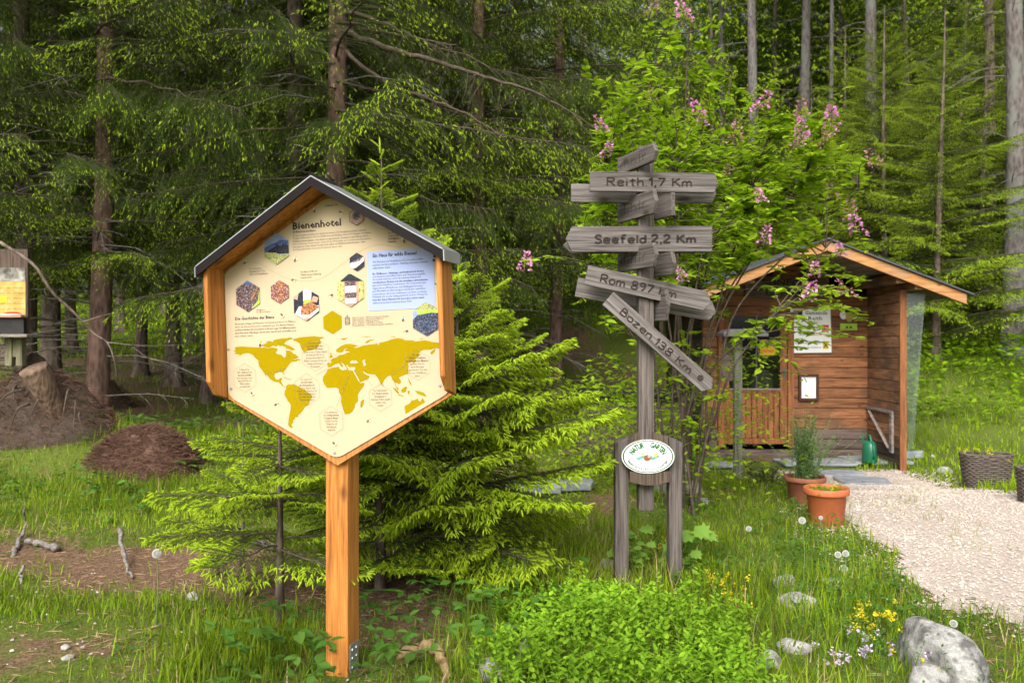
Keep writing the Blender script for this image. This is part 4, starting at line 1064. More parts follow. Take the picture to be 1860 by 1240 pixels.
# ================================================================== the hut
HD = 11.5
HX = lambda px: (px - 930) / F * HD
HZ = lambda py: CAMZ - (py - 620) / F * HD
M['hut_x'] = wood('hut_x', (0.11, 0.043, 0.020), (0.41, 0.178, 0.075), (1.2, 14, 14), 2.4, 0.7, 0.5, rand=0.22, stain=(0.13, 0.070, 0.042))
M['hut_z'] = wood('hut_z', (0.12, 0.042, 0.016), (0.35, 0.135, 0.048), (14, 14, 1.2), 2.4, 0.65, 0.4, rand=0.12)
M['hut_y'] = wood('hut_y', (0.10, 0.048, 0.026), (0.32, 0.165, 0.085), (14, 1.2, 14), 2.4, 0.75, 0.5, rand=0.22, stain=(0.075, 0.055, 0.045))
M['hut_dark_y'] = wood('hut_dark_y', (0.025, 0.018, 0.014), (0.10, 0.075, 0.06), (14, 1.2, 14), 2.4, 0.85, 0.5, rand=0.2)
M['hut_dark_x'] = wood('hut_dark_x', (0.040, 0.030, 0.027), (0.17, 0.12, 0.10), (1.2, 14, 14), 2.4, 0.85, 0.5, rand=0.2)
M['fascia_x'] = wood('fascia_x', (0.24, 0.10, 0.035), (0.52, 0.27, 0.10), (1.2, 14, 14), 2.4, 0.7, 0.4, rand=0.05, stain=(0.30, 0.20, 0.12))
M['soffit_y'] = wood('soffit_y', (0.11, 0.085, 0.07), (0.30, 0.24, 0.20), (14, 1.2, 14), 2.4, 0.8, 0.4, rand=0.15)
M['grey_x'] = wood('grey_x', (0.12, 0.10, 0.09), (0.36, 0.31, 0.28), (1.2, 14, 14), 2.4, 0.8, 0.4, rand=0.1)
M['grey_y'] = wood('grey_y', (0.12, 0.10, 0.09), (0.36, 0.31, 0.28), (14, 1.2, 14), 2.4, 0.8, 0.4, rand=0.1)
M['roof_felt'] = plain('roof_felt', (0.055, 0.062, 0.070), 0.55, var=.2, scale=25)
M['glass_dark'] = plain('window_glass', (0.012, 0.016, 0.014), 0.06, 0, 0.7, .1, 3)
M['black_in'] = plain('interior', (0.012, 0.010, 0.009), 0.9)
M['iron'] = plain('iron', (0.12, 0.12, 0.12), 0.4, .8)

HX0, HX1, HB = HX(1277), HX(1578), HZ(836)
hut = thing('wooden_hut', 'small brown timber hut with gabled porch roof at the end of the gravel path', 'hut', ((HX0 + HX1) / 2, HD, HB))
cxh = (HX0 + HX1) / 2
hx = lambda px: HX(px) - cxh            # local x
hz = lambda py: HZ(py) - HB             # local z
x0, x1 = HX0 - cxh, HX1 - cxh
RIDX, RIDZ, RSL = 0.03, 2.66 - HB, 0.385
zroof = lambda x, off=0: RIDZ + off - abs(x - RIDX) * RSL
DEPTH = 2.6
# inner core so that nothing shows through the joints
dl, dr = hx(1304), hx(1441)
wall_top = zroof(x1, -.10)
mb = MB()
mb.box(x0 + .05, dl + .02, .045, .06, .02, hz(505)); mb.box(dr - .02, x1 - .01, .045, .06, .02, hz(505)); mb.box(dl + .02, dr - .02, .045, .06, hz(572) , hz(505))
mb.prism([(x0 + .05, hz(505)), (x1 - .02, hz(505)), (x1 - .02, zroof(x1, -.11)), (RIDX, zroof(RIDX, -.11)), (x0 + .05, zroof(x0, -.11))], .045, .06)
wall = mb.build('front_wall', M['black_in'], hut)
ph = .142
def clampz(xa, xb, z): return z
nrow = 0; z = .16
plank_id = 0
while z < zroof(RIDX, -.14):
    zt2 = z + ph - .007
    segs = []
    top = min(zt2, zroof(RIDX, -.12))
    # limit by the roof slope
    half = (RIDZ - .11 - top) / RSL
    lo, hi = max(x0, RIDX - half), min(x1 - .002, RIDX + half)
    if zt2 < hz(568): segs = [(lo, dl - .004), (dr + .004, hi)]
    else: segs = [(lo, hi)]
    for a, b in segs:
        if b - a < .03: continue
        mb = MB(); mb.box(-(b - a) / 2, (b - a) / 2, -.018 - .004 * rng.random(), .02, 0, zt2 - z)
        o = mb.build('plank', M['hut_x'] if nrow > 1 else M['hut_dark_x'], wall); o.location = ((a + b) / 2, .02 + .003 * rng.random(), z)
        b_ = o.modifiers.new('bevel', 'BEVEL'); b_.width = .005; b_.segments = 1
    z += ph; nrow += 1
mb = MB(); mb.box(x0 - .02, x1 + .02, -.03, .05, -.06, .152); o = mb.build('sill_beam', M['hut_dark_x'], hut); bevel(o, .008)
# side wall (left, dark weathered) and rear
mb = MB(); mb.box(x0 + .02, x0 + .05, .062, DEPTH, 0, zroof(x0, -.12)); sw = mb.build('side_wall', M['black_in'], hut)
z = 0
while z < zroof(x0, -.2):
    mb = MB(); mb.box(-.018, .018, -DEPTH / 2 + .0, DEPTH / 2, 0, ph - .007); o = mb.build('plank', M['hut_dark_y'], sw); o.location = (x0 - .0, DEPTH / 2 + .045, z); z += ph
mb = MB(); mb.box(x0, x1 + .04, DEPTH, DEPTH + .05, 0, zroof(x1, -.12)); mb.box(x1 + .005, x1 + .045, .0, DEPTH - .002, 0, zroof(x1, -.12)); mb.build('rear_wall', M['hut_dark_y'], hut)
# porch wing wall on the right
WL = 1.12; wang = radians(-3.5)
wroot = link('wing_wall', (lambda m: (m.box(.012, .03, -WL + .02, -.005, .12, zroof(x1, -.17)), m.mesh('wing_wall', M['black_in']))[1])(MB()), hut, (x1 + .002, 0, 0)); wroot.rotation_euler = (0, 0, -wang * -1)
z = .02; k = 0
while z < zroof(x1, -.25):
    mb = MB(); mb.box(-.012, .022, -WL / 2, WL / 2 - .008, 0, ph - .006)
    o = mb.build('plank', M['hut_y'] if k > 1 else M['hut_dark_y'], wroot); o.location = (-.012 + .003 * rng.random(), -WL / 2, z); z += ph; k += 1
    o.modifiers.new('bevel', 'BEVEL').width = .005
mb = MB(); mb.box(-.03, .05, -WL - .025, -WL + .0, .02, zroof(x1, -.16)); o = mb.build('corner_board', M['hut_z'], wroot); bevel(o, .004)
# folding bracket on the wing wall
mb = MB(); mb.box(-.055, -.03, -WL + .18, -.02, hz(741), hz(736)); mb.build('bracket_rail', M['grey_y'], wroot)
mb = MB(); mb.box(-.057, -.028, -WL + .18, -WL + .26, hz(806), hz(741.5)); mb.build('bracket_post', M['grey_y'], wroot)
mb = MB()
a = np.array((-.044, -.13, hz(744))); b = np.array((-.044, -WL + .30, hz(800)))
mb.tube([a, b], .022, 4); mb.build('bracket_brace', M['grey_y'], wroot)
# clear plastic wind screen
m, n, l, bs = new_mat('clear_plastic')
tr = n.new('ShaderNodeBsdfTransparent'); gl = n.new('ShaderNodeBsdfGlossy'); gl.inputs['Roughness'].default_value = .35; ms = n.new('ShaderNodeMixShader'); ms.inputs[0].default_value = .065
tr.inputs['Color'].default_value = (.86, .93, .93, 1)
l.new(tr.outputs[0], ms.inputs[1]); l.new(gl.outputs[0], ms.inputs[2]); l.new(ms.outputs[0], n['Material Output'].inputs['Surface'])
mb = MB()
zb, z2 = hz(815), zroof(x1, -.2)
mb.add([(.052, -WL - .01, zb), (.12, -WL - .03, zb + .02), (.27, -WL - .04, z2 - .01), (.052, -WL - .01, z2)], [(0, 1, 2, 3)])
ps = mb.build('plastic_screen', m, wroot); so = ps.modifiers.new('s', 'SOLIDIFY'); so.thickness = .003
# roof
OH = 1.42
REX = 1.70
for s in (-1, 1):
    def sl_(y0, y1, o0, o1, xa, xb):
        a, b = RIDX + s * xa, RIDX + s * xb
        poly = [(a, zroof(a, o0)), (b, zroof(b, o0)), (b, zroof(b, o1)), (a, zroof(a, o1))]
        if s < 0: poly = poly[::-1]
        m_ = MB(); m_.prism(poly, y0, y1); return m_
    rf = sl_(-OH - .06, DEPTH + .3, .0, .022, 0, REX + .07).build('roof_cover', M['roof_felt'], hut)
    fa = sl_(-OH - .02, -OH + .03, -.135, -.003, 0, REX).build('barge_board', M['fascia_x'], hut); bevel(fa, .006)
    n_ = 13
    for k in range(n_):
        xa, xb = REX * k / n_ + .002, REX * (k + 1) / n_ - .004
        sl_(-OH + .032, DEPTH + .25, -.030, -.002, xa, xb).build('soffit_board', M['soffit_y'], rf)
    for xx in (.92,):
        a = RIDX + s * xx; m_ = MB(); m_.box(a - .05, a + .05, -OH + .04, .04, zroof(a, -.17), zroof(a, -.056)); m_.build('purlin', M['hut_y'], hut)
m_ = MB(); m_.box(RIDX - .05, RIDX + .05, -OH + .04, .04, zroof(RIDX, -.19), zroof(RIDX, -.06)); m_.build('purlin', M['hut_y'], hut)
m_ = MB(); m_.box(x1 - .03, x1 + .07, -OH + .04, .0, zroof(x1, -.17), zroof(x1 + .07, -.032)); m_.build('purlin', M['hut_y'], hut)
# INFO board over the door
mb = MB(); mb.box(hx(1352), hx(1500), -.025, .0, hz(541), hz(506)); ib = mb.build('name_board', M['hut_dark_x'], hut); ib.location.y = -.012
M['paint_black'] = plain('paint_black', (.010, .008, .008), .6)
mb = MB(); put_text(mb, 'INFO', hx(1403), hz(518.5), .085, -.028, .02, hx(1452) - hx(1403)); put_text(mb, 'Reith b. Seefeld', hx(1388), hz(538), .085, -.028, .015, hx(1460) - hx(1388)); mb.build('lettering', M['paint_black'], ib)
# door
zd0, zd1 = hz(806), hz(568)
mb = MB(); mb.box(dl, dl + .085, -.035, .05, zd0 - .05, zd1); mb.box(dr - .085, dr, -.035, .05, zd0 - .05, zd1); mb.box(dl + .086, dr - .086, -.034, .05, zd1 - .03, zd1)
fr = mb.build('door_frame', M['hut_z'], hut); bevel(fr, .005)
mb = MB(); a, b = dl + .09, dr - .09
zw0, zw1 = hz(706), zd1 - .035
mb.box(a, a + .065, -.012, .03, zd0, zw1); mb.box(b - .095, b, -.012, .03, zd0, zw1); mb.box(a + .066, b - .096, -.011, .03, zd0, hz(796)); mb.box(a + .066, b - .096, -.012, .03, zw0 - .045, zw0)
door = mb.build('door', M['hut_z'], hut); bevel(door, .004)
n_ = 9; wa, wb = a + .068, b - .098
pz0, pz1 = hz(796) + .002, zw0 - .047
mb = MB(); mb.box(0, (wb - wa) / n_ - .006, .0, .02, pz0, pz1); pm_ = mb.mesh('plank', M['hut_z'])
for k in range(n_):
    o = link('plank', pm_, door, (wa + k * (wb - wa) / n_, -.002 + .003 * (k % 2), 0))
    o.modifiers.new('bevel', 'BEVEL').width = .005
mb = MB(); mb.box(a + .066, b - .096, -.03, -.0125, zw0 - .012, zw0 + .008); mb.build('sill', M['grey_x'], door)
m, n, l, bs = new_mat('door_glass')
tr = n.new('ShaderNodeBsdfTransparent'); gl = n.new('ShaderNodeBsdfGlossy'); gl.inputs['Roughness'].default_value = .03; ms = n.new('ShaderNodeMixShader'); ms.inputs[0].default_value = .045
tr.inputs['Color'].default_value = (.55, .6, .58, 1)
l.new(tr.outputs[0], ms.inputs[1]); l.new(gl.outputs[0], ms.inputs[2]); l.new(ms.outputs[0], n['Material Output'].inputs['Surface'])
mid = hx(1374)
for xa, xb in ((a + .067, mid - .008), (mid + .008, b - .097)):
    mb = MB(); mb.box(xa, xb, .008, .012, zw0 + .009, zw1); mb.build('pane', m, door)
mb = MB(); mb.box(mid - .008, mid + .008, -.004, .02, zw0 + .009, zw1); mb.build('glazing_bar', M['iron'], door)
mb = MB(); mb.tube([(b - .03, -.05, hz(673)), (b - .13, -.055, hz(674.5))], .009, 6); mb.tube([(b - .035, -.012, hz(673)), (b - .035, -.052, hz(673))], .008, 6); mb.box(b - .055, b - .02, -.016, -.011, hz(690), hz(668)); mb.build('handle', M['iron'], door)
# dark room behind the glass
mb = MB(); mb.box(x0 + .06, x1 - .02, .75, .78, .02, hz(505)); mb.build('partition', M['black_in'], hut)
mb = MB(); mb.box(dl + .03, dr - .03, .062, .74, zw0 - .08, zw0 - .04); mb.build('window_shelf', M['hut_x'], hut)

# ---- things on and in the hut
ox, oy, oz = cxh, HD, HB
# straw skep behind the glass
prof = [(0.0, .30), (.05, .296), (.09, .27), (.125, .22), (.14, .16), (.142, .09), (.14, 0)]
mb = MB()
for k in range(11):
    zz = .012 + k * .026
    r = float(np.interp(zz, [.0, .09, .16, .22, .27, .296], [.14, .142, .14, .125, .09, .05]))
    t = np.linspace(0, 2 * pi, 25); mb.tube(np.stack([r * np.cos(t), r * np.sin(t), np.full(25, zz)], 1), .0155, 6, cap=False)
mb.lathe([(.0, .302), (.05, .296), (.13, .15), (.13, 0)], 20)
sk = mb.build('bee_skep', wood('straw', (.16, .13, .10), (.46, .40, .33), (3, 3, 20), 6, .9, .4, False, .05), smooth=True); sk.location = (HX(1395), HD + .28, HB + zw0 - .038)
tag(sk, 'grey woven straw bee skep standing behind the door window', 'beehive')
# yellow sign in the window
mb = MB(); mb.box(HX(1380), HX(1410), HD - .0075 + .0, HD - .0035, HZ(645), HZ(617)); ys_ = mb.build('window_sign', M['bee_yellow'].copy()); tag(ys_, 'yellow sign with red lettering stuck on the door window', 'sign')
ys_.data.materials[0].node_tree.nodes['Principled BSDF'].inputs['Roughness'].default_value = .6
mb = MB(); put_text(mb, 'Bienen', HX(1377.5) + .01, HZ(640), .07, HD - .0085, .02, HX(1404) - HX(1377.5)); mb.build('lettering', plain('red_ink', (.55, .05, .02), .5), ys_)
# municipality sign
mb = MB(); mb.prism([(HX(1438), HZ(641)), (HX(1509), HZ(640)), (HX(1507), HZ(560)), (HX(1434.5), HZ(561)),], HD - .03, HD - .012); gs = mb.build('municipal_sign', M['enamel']); tag(gs, 'white municipal sign with black crest and small logos beside the hut door', 'sign')
M['red_logo'] = plain('red_logo', (.50, .02, .02), .4); M['yellow_logo'] = plain('yellow_logo', (.78, .55, .02), .4); M['olive_logo'] = plain('olive_logo', (.20, .19, .06), .4); M['grey_ink'] = plain('grey_ink', (.18, .18, .18), .5)
yy = HD - .0312
mb = MB()
put_text(mb, 'Gemeinde', HX(1460.5), HZ(571.5), .055, yy, .012, HX(1501) - HX(1460.5)); put_text(mb, 'Reith', HX(1466), HZ(581.5), .055, yy, .012, HX(1491) - HX(1466)); mb.build('lettering', M['ink'], gs)
mb = MB(); put_text(mb, 'www.', HX(1450), HZ(609.5), .030, yy, .01, HX(1470) - HX(1450), mat=1); put_text(mb, 'seefeld.com', HX(1471), HZ(609.5), .030, yy, .01, HX(1491) - HX(1471)); put_text(mb, 'Tel. 05212 / 3114', HX(1442), HZ(598), .030, yy, .006, HX(1489) - HX(1442), mat=1); mb.build('lettering', [plain('red_print', (.40, .02, .03), .5), M['grey_ink']], gs)
mb = MB(); put_text(mb, 'Raiffeisenbank Seefeld', HX(1442), HZ(624.5), .034, yy, .004, HX(1488) - HX(1442)); put_text(mb, 'Leutasch-Reith-Scharnitz', HX(1439), HZ(632.5), .034, yy, .004, HX(1490) - HX(1439)); mb.build('lettering', M['grey_ink'], gs)
mb = MB(); mb.box(HX(1439), HX(1448), yy - .002, yy, HZ(580), HZ(562.5)); mb.build('crest', M['olive_logo'], gs)
mb = MB(); mb.prism([(HX(1448.2), HZ(573)), (HX(1456), HZ(573)), (HX(1456), HZ(562.5)), (HX(1448.2), HZ(562.5))], yy - .002, yy); mb.build('crest', M['ink'], gs)
mb = MB(); mb.box(HX(1491.5), HX(1503.5), yy - .002, yy, HZ(603), HZ(590)); rl = mb.build('logo', M['red_logo'], gs)
mb = MB()
for k, (t_, zz) in enumerate((('SEEFELD', 595.5), ('TIROL', 598.3), ('Olympia', 602))): put_text(mb, t_, HX(1493), HZ(zz), .016, yy - .0026, .01, HX(1502) - HX(1493))
mb.build('lettering', M['enamel'], rl)
mb = MB(); mb.box(HX(1493), HX(1503.5), yy - .002, yy, HZ(633.5), HZ(620)); yl = mb.build('logo', M['yellow_logo'], gs)
mb = MB(); c = ((HX(1493) + HX(1503.5)) / 2, HZ(627)); r = .032
for s in (-1, 1):
    polyline(mb, [(c[0] - s * r * .8, c[1] - r), (c[0] + s * r * .55, c[1] + r * .8)], .013, yy - .0026 - .0004 * (s > 0)); polyline(mb, [(c[0] + s * r * .3, c[1] + r * .85), (c[0] + s * r * .9, c[1] + r * .55)], .012, yy - .0034)
mb.build('gable_cross', M['ink'], yl)
# notice frame
nf = thing('notice_frame', 'dark framed white notice sheet hanging below the municipal sign', 'notice', (HX(1467), HD - .012, HZ(727)))
a = (HX(1485) - HX(1449)) / 2; zh = HZ(679) - HZ(727)
mb = MB(); t_ = .035
mb.box(-a, -a + t_, -.045, 0, 0, zh); mb.box(a - t_, a, -.045, 0, 0, zh); mb.box(-a + t_ + .0005, a - t_ - .0005, -.044, 0, 0, t_); mb.box(-a + t_ + .0005, a - t_ - .0005, -.044, 0, zh - t_, zh); bevel(mb.build('frame', plain('dark_frame', (.07, .025, .015), .5, var=.2), nf), .004)
mb = MB(); mb.box(-a + t_, a - t_, -.02, -.014, t_, zh - t_); sh = mb.build('sheet', M['enamel'], nf)
mb = MB(); put_text(mb, 'Bienenhaus', -.07, zh - .075, .022, -.0206, 0, .14)
for k in range(11): put_text(mb, ['summt und brummt im Garten', 'von Mai bis September', 'für alle Besucher offen'][k % 3], -.085, zh - .115 - k * .017, .008, -.0206, 0, .15 - .02 * (k % 3))
mb.build('lettering', plain('faint_ink', (.45, .45, .45), .5), sh)
# painted wooden decoration: bird above a green tag
dc = thing('wall_ornament', 'green wooden tag with a white and red painted figure above it on the hut wall', 'ornament', (HX(1540), HD - .014, HZ(600)))
mb = MB(); zt3 = HZ(587) - HZ(600); bw = (HX(1555) - HX(1524)) / 2; mb.box(-bw, bw, -.02, 0, 0, zt3); gt = mb.build('tag_board', plain('lime_paint', (.33, .52, .05), .5), dc); bevel(gt, .006)
mb = MB()
for s in (-1, 1): earclip_poly(mb, [(s * .012, .03), (s * .045, .03), (s * .04, .05), (s * .012, .065)], -.0206)
polyline(mb, [(-.1, .018), (.1, .018)], .004, -.0206); mb.build('paint_mark', M['ink'], gt)
for nm, cx_, cz_, a, b, mt in (('body', 0, .19, .05, .075, plain('gold_paint', (.42, .30, .08), .5, var=.3, scale=30)), ('wing', -.075, .215, .05, .062, M['enamel']), ('wing', .065, .215, .055, .06, M['enamel']), ('blossom', .075, .225, .038, .045, M['red_logo']), ('cap', -.02, .275, .055, .03, M['ink'])):
    mb = MB(); mb.prism([(cx_ + a * cos(t), cz_ + b * sin(t)) for t in np.linspace(0, 2 * pi, 16, endpoint=False)], -.03 - (.012 if nm in ('body', 'cap') else .006 if nm == 'blossom' else 0), -.012); mb.build(nm, mt, dc)
# green watering can on the porch
M['can'] = plain('green_plastic', (.012, .13, .065), .35, 0, .5, .1, 8)
wc = thing('watering_can', 'dark green plastic watering can standing in the porch corner', 'watering can', tuple(P(1579, 836, 10.7)))
zb = h(wc.location.x, wc.location.y) + .055; wc.location.z = zb
mb = MB(); mb.lathe([(.0, 0), (.098, 0), (.105, .015), (.10, .15), (.088, .24), (.06, .275), (.035, .28), (0, .275)], 28, sx=.85, sy=1.15); mb.build('body', M['can'], wc, smooth=True)
mb = MB(); t = np.linspace(0, pi, 12); mb.tube(np.stack([.0 * t, .055 * np.cos(t), .25 + .10 * np.sin(t)], 1), .014, 8); mb.build('handle', M['can'], wc, smooth=True)
mb = MB(); mb.tube([(0, .09, .06), (.02, .20, .18), (.03, .28, .30)], [.022, .015, .012], 8); mb.lathe([(.012, .30), (.035, .325), (.0, .33)], 12, c=(.03, .28, 0)); mb.build('spout', M['can'], wc, smooth=True)
mb = MB(); mb.tube([(0, -.11, .05), (0, -.15, .12), (0, -.13, .22), (0, -.06, .27)], .011, 7); mb.build('handle', M['can'], wc, smooth=True)

# ---- roofed board on a post in front of the hut
st = G(1340, 868); SD = st.y
sx_ = lambda px: (px - 1340) / F * SD
sz_ = lambda py: CAMZ - (py - 620) / F * SD - st.z
isd = thing('roofed_stand', 'grey wooden post carrying a small roofed board in front of the hut door', 'stand', tuple(st))
M['moss_z'] = wood('moss_z', (.045, .045, .035), (.20, .20, .15), (16, 16, 1), 3, .85, .4, False, .05)
mb = MB(); mb.box(sx_(1333), sx_(1347), -.04, .04, -.15, sz_(612)); bevel(mb.build('post', M['moss_z'], isd), .006)
mb = MB(); mb.prism([(sx_(1308), sz_(611)), (sx_(1388), sz_(611)), (sx_(1388), sz_(605)), (sx_(1378), sz_(598)), (sx_(1318), sz_(598)), (sx_(1308), sz_(605))], -.17, .17); bevel(mb.build('cap_roof', plain('cap_metal', (.16, .15, .16), .4, .5, .5, .1), isd), .004)
mb = MB(); mb.box(sx_(1314), sx_(1345), .045, .06, sz_(692), sz_(612)); mb.build('board', M['hut_dark_x'], isd)

# ---- pots and baskets
M['terracotta'] = plain('terracotta', (.42, .115, .042), .6, 0, .35, .10, 7)
M['terracotta_dark'] = plain('terracotta_dark', (.24, .085, .045), .7, 0, .3, .2, 7)
M['soil'] = mottled('soil', [(.02, .014, .01), (.09, .06, .04)], [.35, .65], 50)
def pot(name, label, gp, rad, hgt, mat):
    o = thing(name, label, 'pot', (gp.x, gp.y, gp.z - .01))
    mb = MB(); mb.lathe([(0, 0), (rad * .70, 0), (rad * .72, .01), (rad * .86, hgt * .80), (rad * .90, hgt * .815), (rad * .985, hgt * .83), (rad * 1.0, hgt * .86), (rad * 1.0, hgt * .97), (rad * .96, hgt), (rad * .88, hgt * .985), (rad * .86, hgt * .9), (rad * .84, hgt * .84)], 48); mb.build('body', mat, o, smooth=True)
    mb = MB(); mb.lathe([(0, hgt * .90), (rad * .45, hgt * .895), (rad * .85, hgt * .87)], 24); mb.build('soil', M['soil'], o, smooth=True)
    return o
gp1 = G(1501, 953); pot('flower_pot', 'bright terracotta flower pot holding low stonecrop at the edge of the gravel', gp1, 40 / F * gp1.y, 71 / F * gp1.y, M['terracotta'])
gp2 = G(1462, 912); pot('flower_pot', 'darker terracotta pot with tall catmint half hidden in the grass', gp2, 37 / F * gp2.y, 50 / F * gp2.y, M['terracotta_dark'])

M['wicker'] = wood('wicker', (.045, .034, .028), (.19, .15, .125), (8, 8, 30), 5, .75, .4, False, .05)
def basket(label, gp, a, b, hgt, taper):
    o = thing('wicker_basket', label, 'basket', (gp.x, gp.y, gp.z - .01))
    mb = MB(); rows = 17; n = 112; st_ = 28
    t = np.linspace(0, 2 * pi, n, endpoint=False)
    sq = lambda t, p=.72: (np.sign(np.cos(t)) * np.abs(np.cos(t)) ** p, np.sign(np.sin(t)) * np.abs(np.sin(t)) ** p)
    for r in range(rows):
        zz = hgt * (r + .5) / rows; k = taper + (1 - taper) * zz / hgt
        wv = .0065 * np.cos(t * st_ / 2 + r * pi)
        cx_, cy_ = sq(t)
        pts = np.stack([(a * k + wv) * cx_, (b * k + wv) * cy_, np.full(n, zz)], 1)
        pts = np.concatenate([pts, pts[:1]])
        mb.tube(pts, hgt / rows * .52, 5, cap=False)
    mb.build('woven_wall', M['wicker'], o, smooth=True)
    mb = MB()
    for k in range(st_):
        tt = 2 * pi * (k + .5) / st_; cx_, cy_ = sq(np.array([tt])); cx_, cy_ = cx_[0], cy_[0]
        mb.tube([(a * taper * cx_, b * taper * cy_, 0), (a * cx_, b * cy_, hgt + .005)], .006, 4)
    mb.build('stake', M['wicker'], o)
    mb = MB(); cx_, cy_ = sq(np.linspace(0, 2 * pi, 65))
    th = np.linspace(0, 2 * pi, 65) * 24
    for q in (0, pi): mb.tube(np.stack([(a + .008 * np.cos(th + q)) * cx_, (b + .008 * np.cos(th + q)) * cy_, hgt + .008 + .008 * np.sin(th + q)], 1), .009, 5, cap=False)
    mb.build('braided_rim', M['wicker'], o, smooth=True)
    mb = MB(); mb.add([(0, 0, hgt * .9)] + [((a * .95) * x_, (b * .95) * y_, hgt * .88) for x_, y_ in zip(*sq(t[::4]))], [(0, 1 + k, 1 + (k + 1) % 28) for k in range(28)]); mb.build('soil', M['soil'], o)
    return o
bk1 = G(1791, 884); bs = bk1.y / F
basket('brown wicker planter standing on the grass at the edge of the gravel', bk1, 43 * bs, 26 * bs, 60 * bs, .82)
bk2 = G(1885, 912); bs = bk2.y / F
basket('brown wicker planter cut off at the right edge of the picture', bk2, 33 * bs, 26 * bs, 62 * bs, .85)
# ================================================================== spruces
def shoot_template(n, wbase, fwd=0.16, flat=0.75, taper=0.5, seed=1):
    """a shoot of unit length along x; needles of unit length spread round it"""
    r = np.random.default_rng(seed)
    V = []; Fc = []
    for k in range(n):
        t = (k + .3) / n * .96; a = k * 2.39996 + r.uniform(-.4, .4)
        ln = 1 - taper * max(0, t - .45) / .55
        y, z = cos(a) * ln, sin(a) * flat * ln + .12
        b = len(V)
        V += [(t - wbase, 0, 0), (t + wbase, 0, 0), (t + fwd * r.uniform(.7, 1.3), y, z)]
        Fc.append((b, b + 1, b + 2))
    return np.array(V), np.array(Fc)

def spindle(sides, needles, rad=.5, curve=1.1, seed=9, wb=.03):
    r = np.random.default_rng(seed)
    xs = [0, .22, .6, .88, 1.0]; rs = [.45, .9, 1.0, .8, .25]
    V = []; Fc = []
    for x, q in zip(xs, rs):
        for k in range(sides):
            a = 2 * pi * k / sides; V.append((x, cos(a) * q * rad, sin(a) * q * rad - curve * x * x))
    for i_ in range(len(xs) - 1):
        for k in range(sides):
            a, b = i_ * sides + k, i_ * sides + (k + 1) % sides
            Fc += [(a, b, b + sides), (a, b + sides, a + sides)] if i_ < len(xs) - 2 else [(a, b, a + sides)]
    for k in range(needles):
        t = (k + .5) / needles; a = k * 2.39996 + r.uniform(-.3, .3); b = len(V); ln = 1 - .45 * t
        zc = -curve * t * t
        V += [(t - wb, 0, zc), (t + wb, 0, zc), (t + .2, cos(a) * ln, sin(a) * ln + zc - .2)]; Fc.append((b, b + 1, b + 2))
    return np.array(V), np.array(Fc)

SH_FAR = shoot_template(11, .055, .14, .7, .4, 2)
SH_TIP = spindle(4, 0, .62, .9)
SH_NEAR = shoot_template(17, .024, .13, .8, .4, 4)
SH_NTIP = spindle(4, 9, .50, 1.0)

def rot2(v, a):
    c, s = np.cos(a), np.sin(a)
    return np.stack([v[:, 0] * c - v[:, 1] * s, v[:, 0] * s + v[:, 1] * c, v[:, 2]], 1)

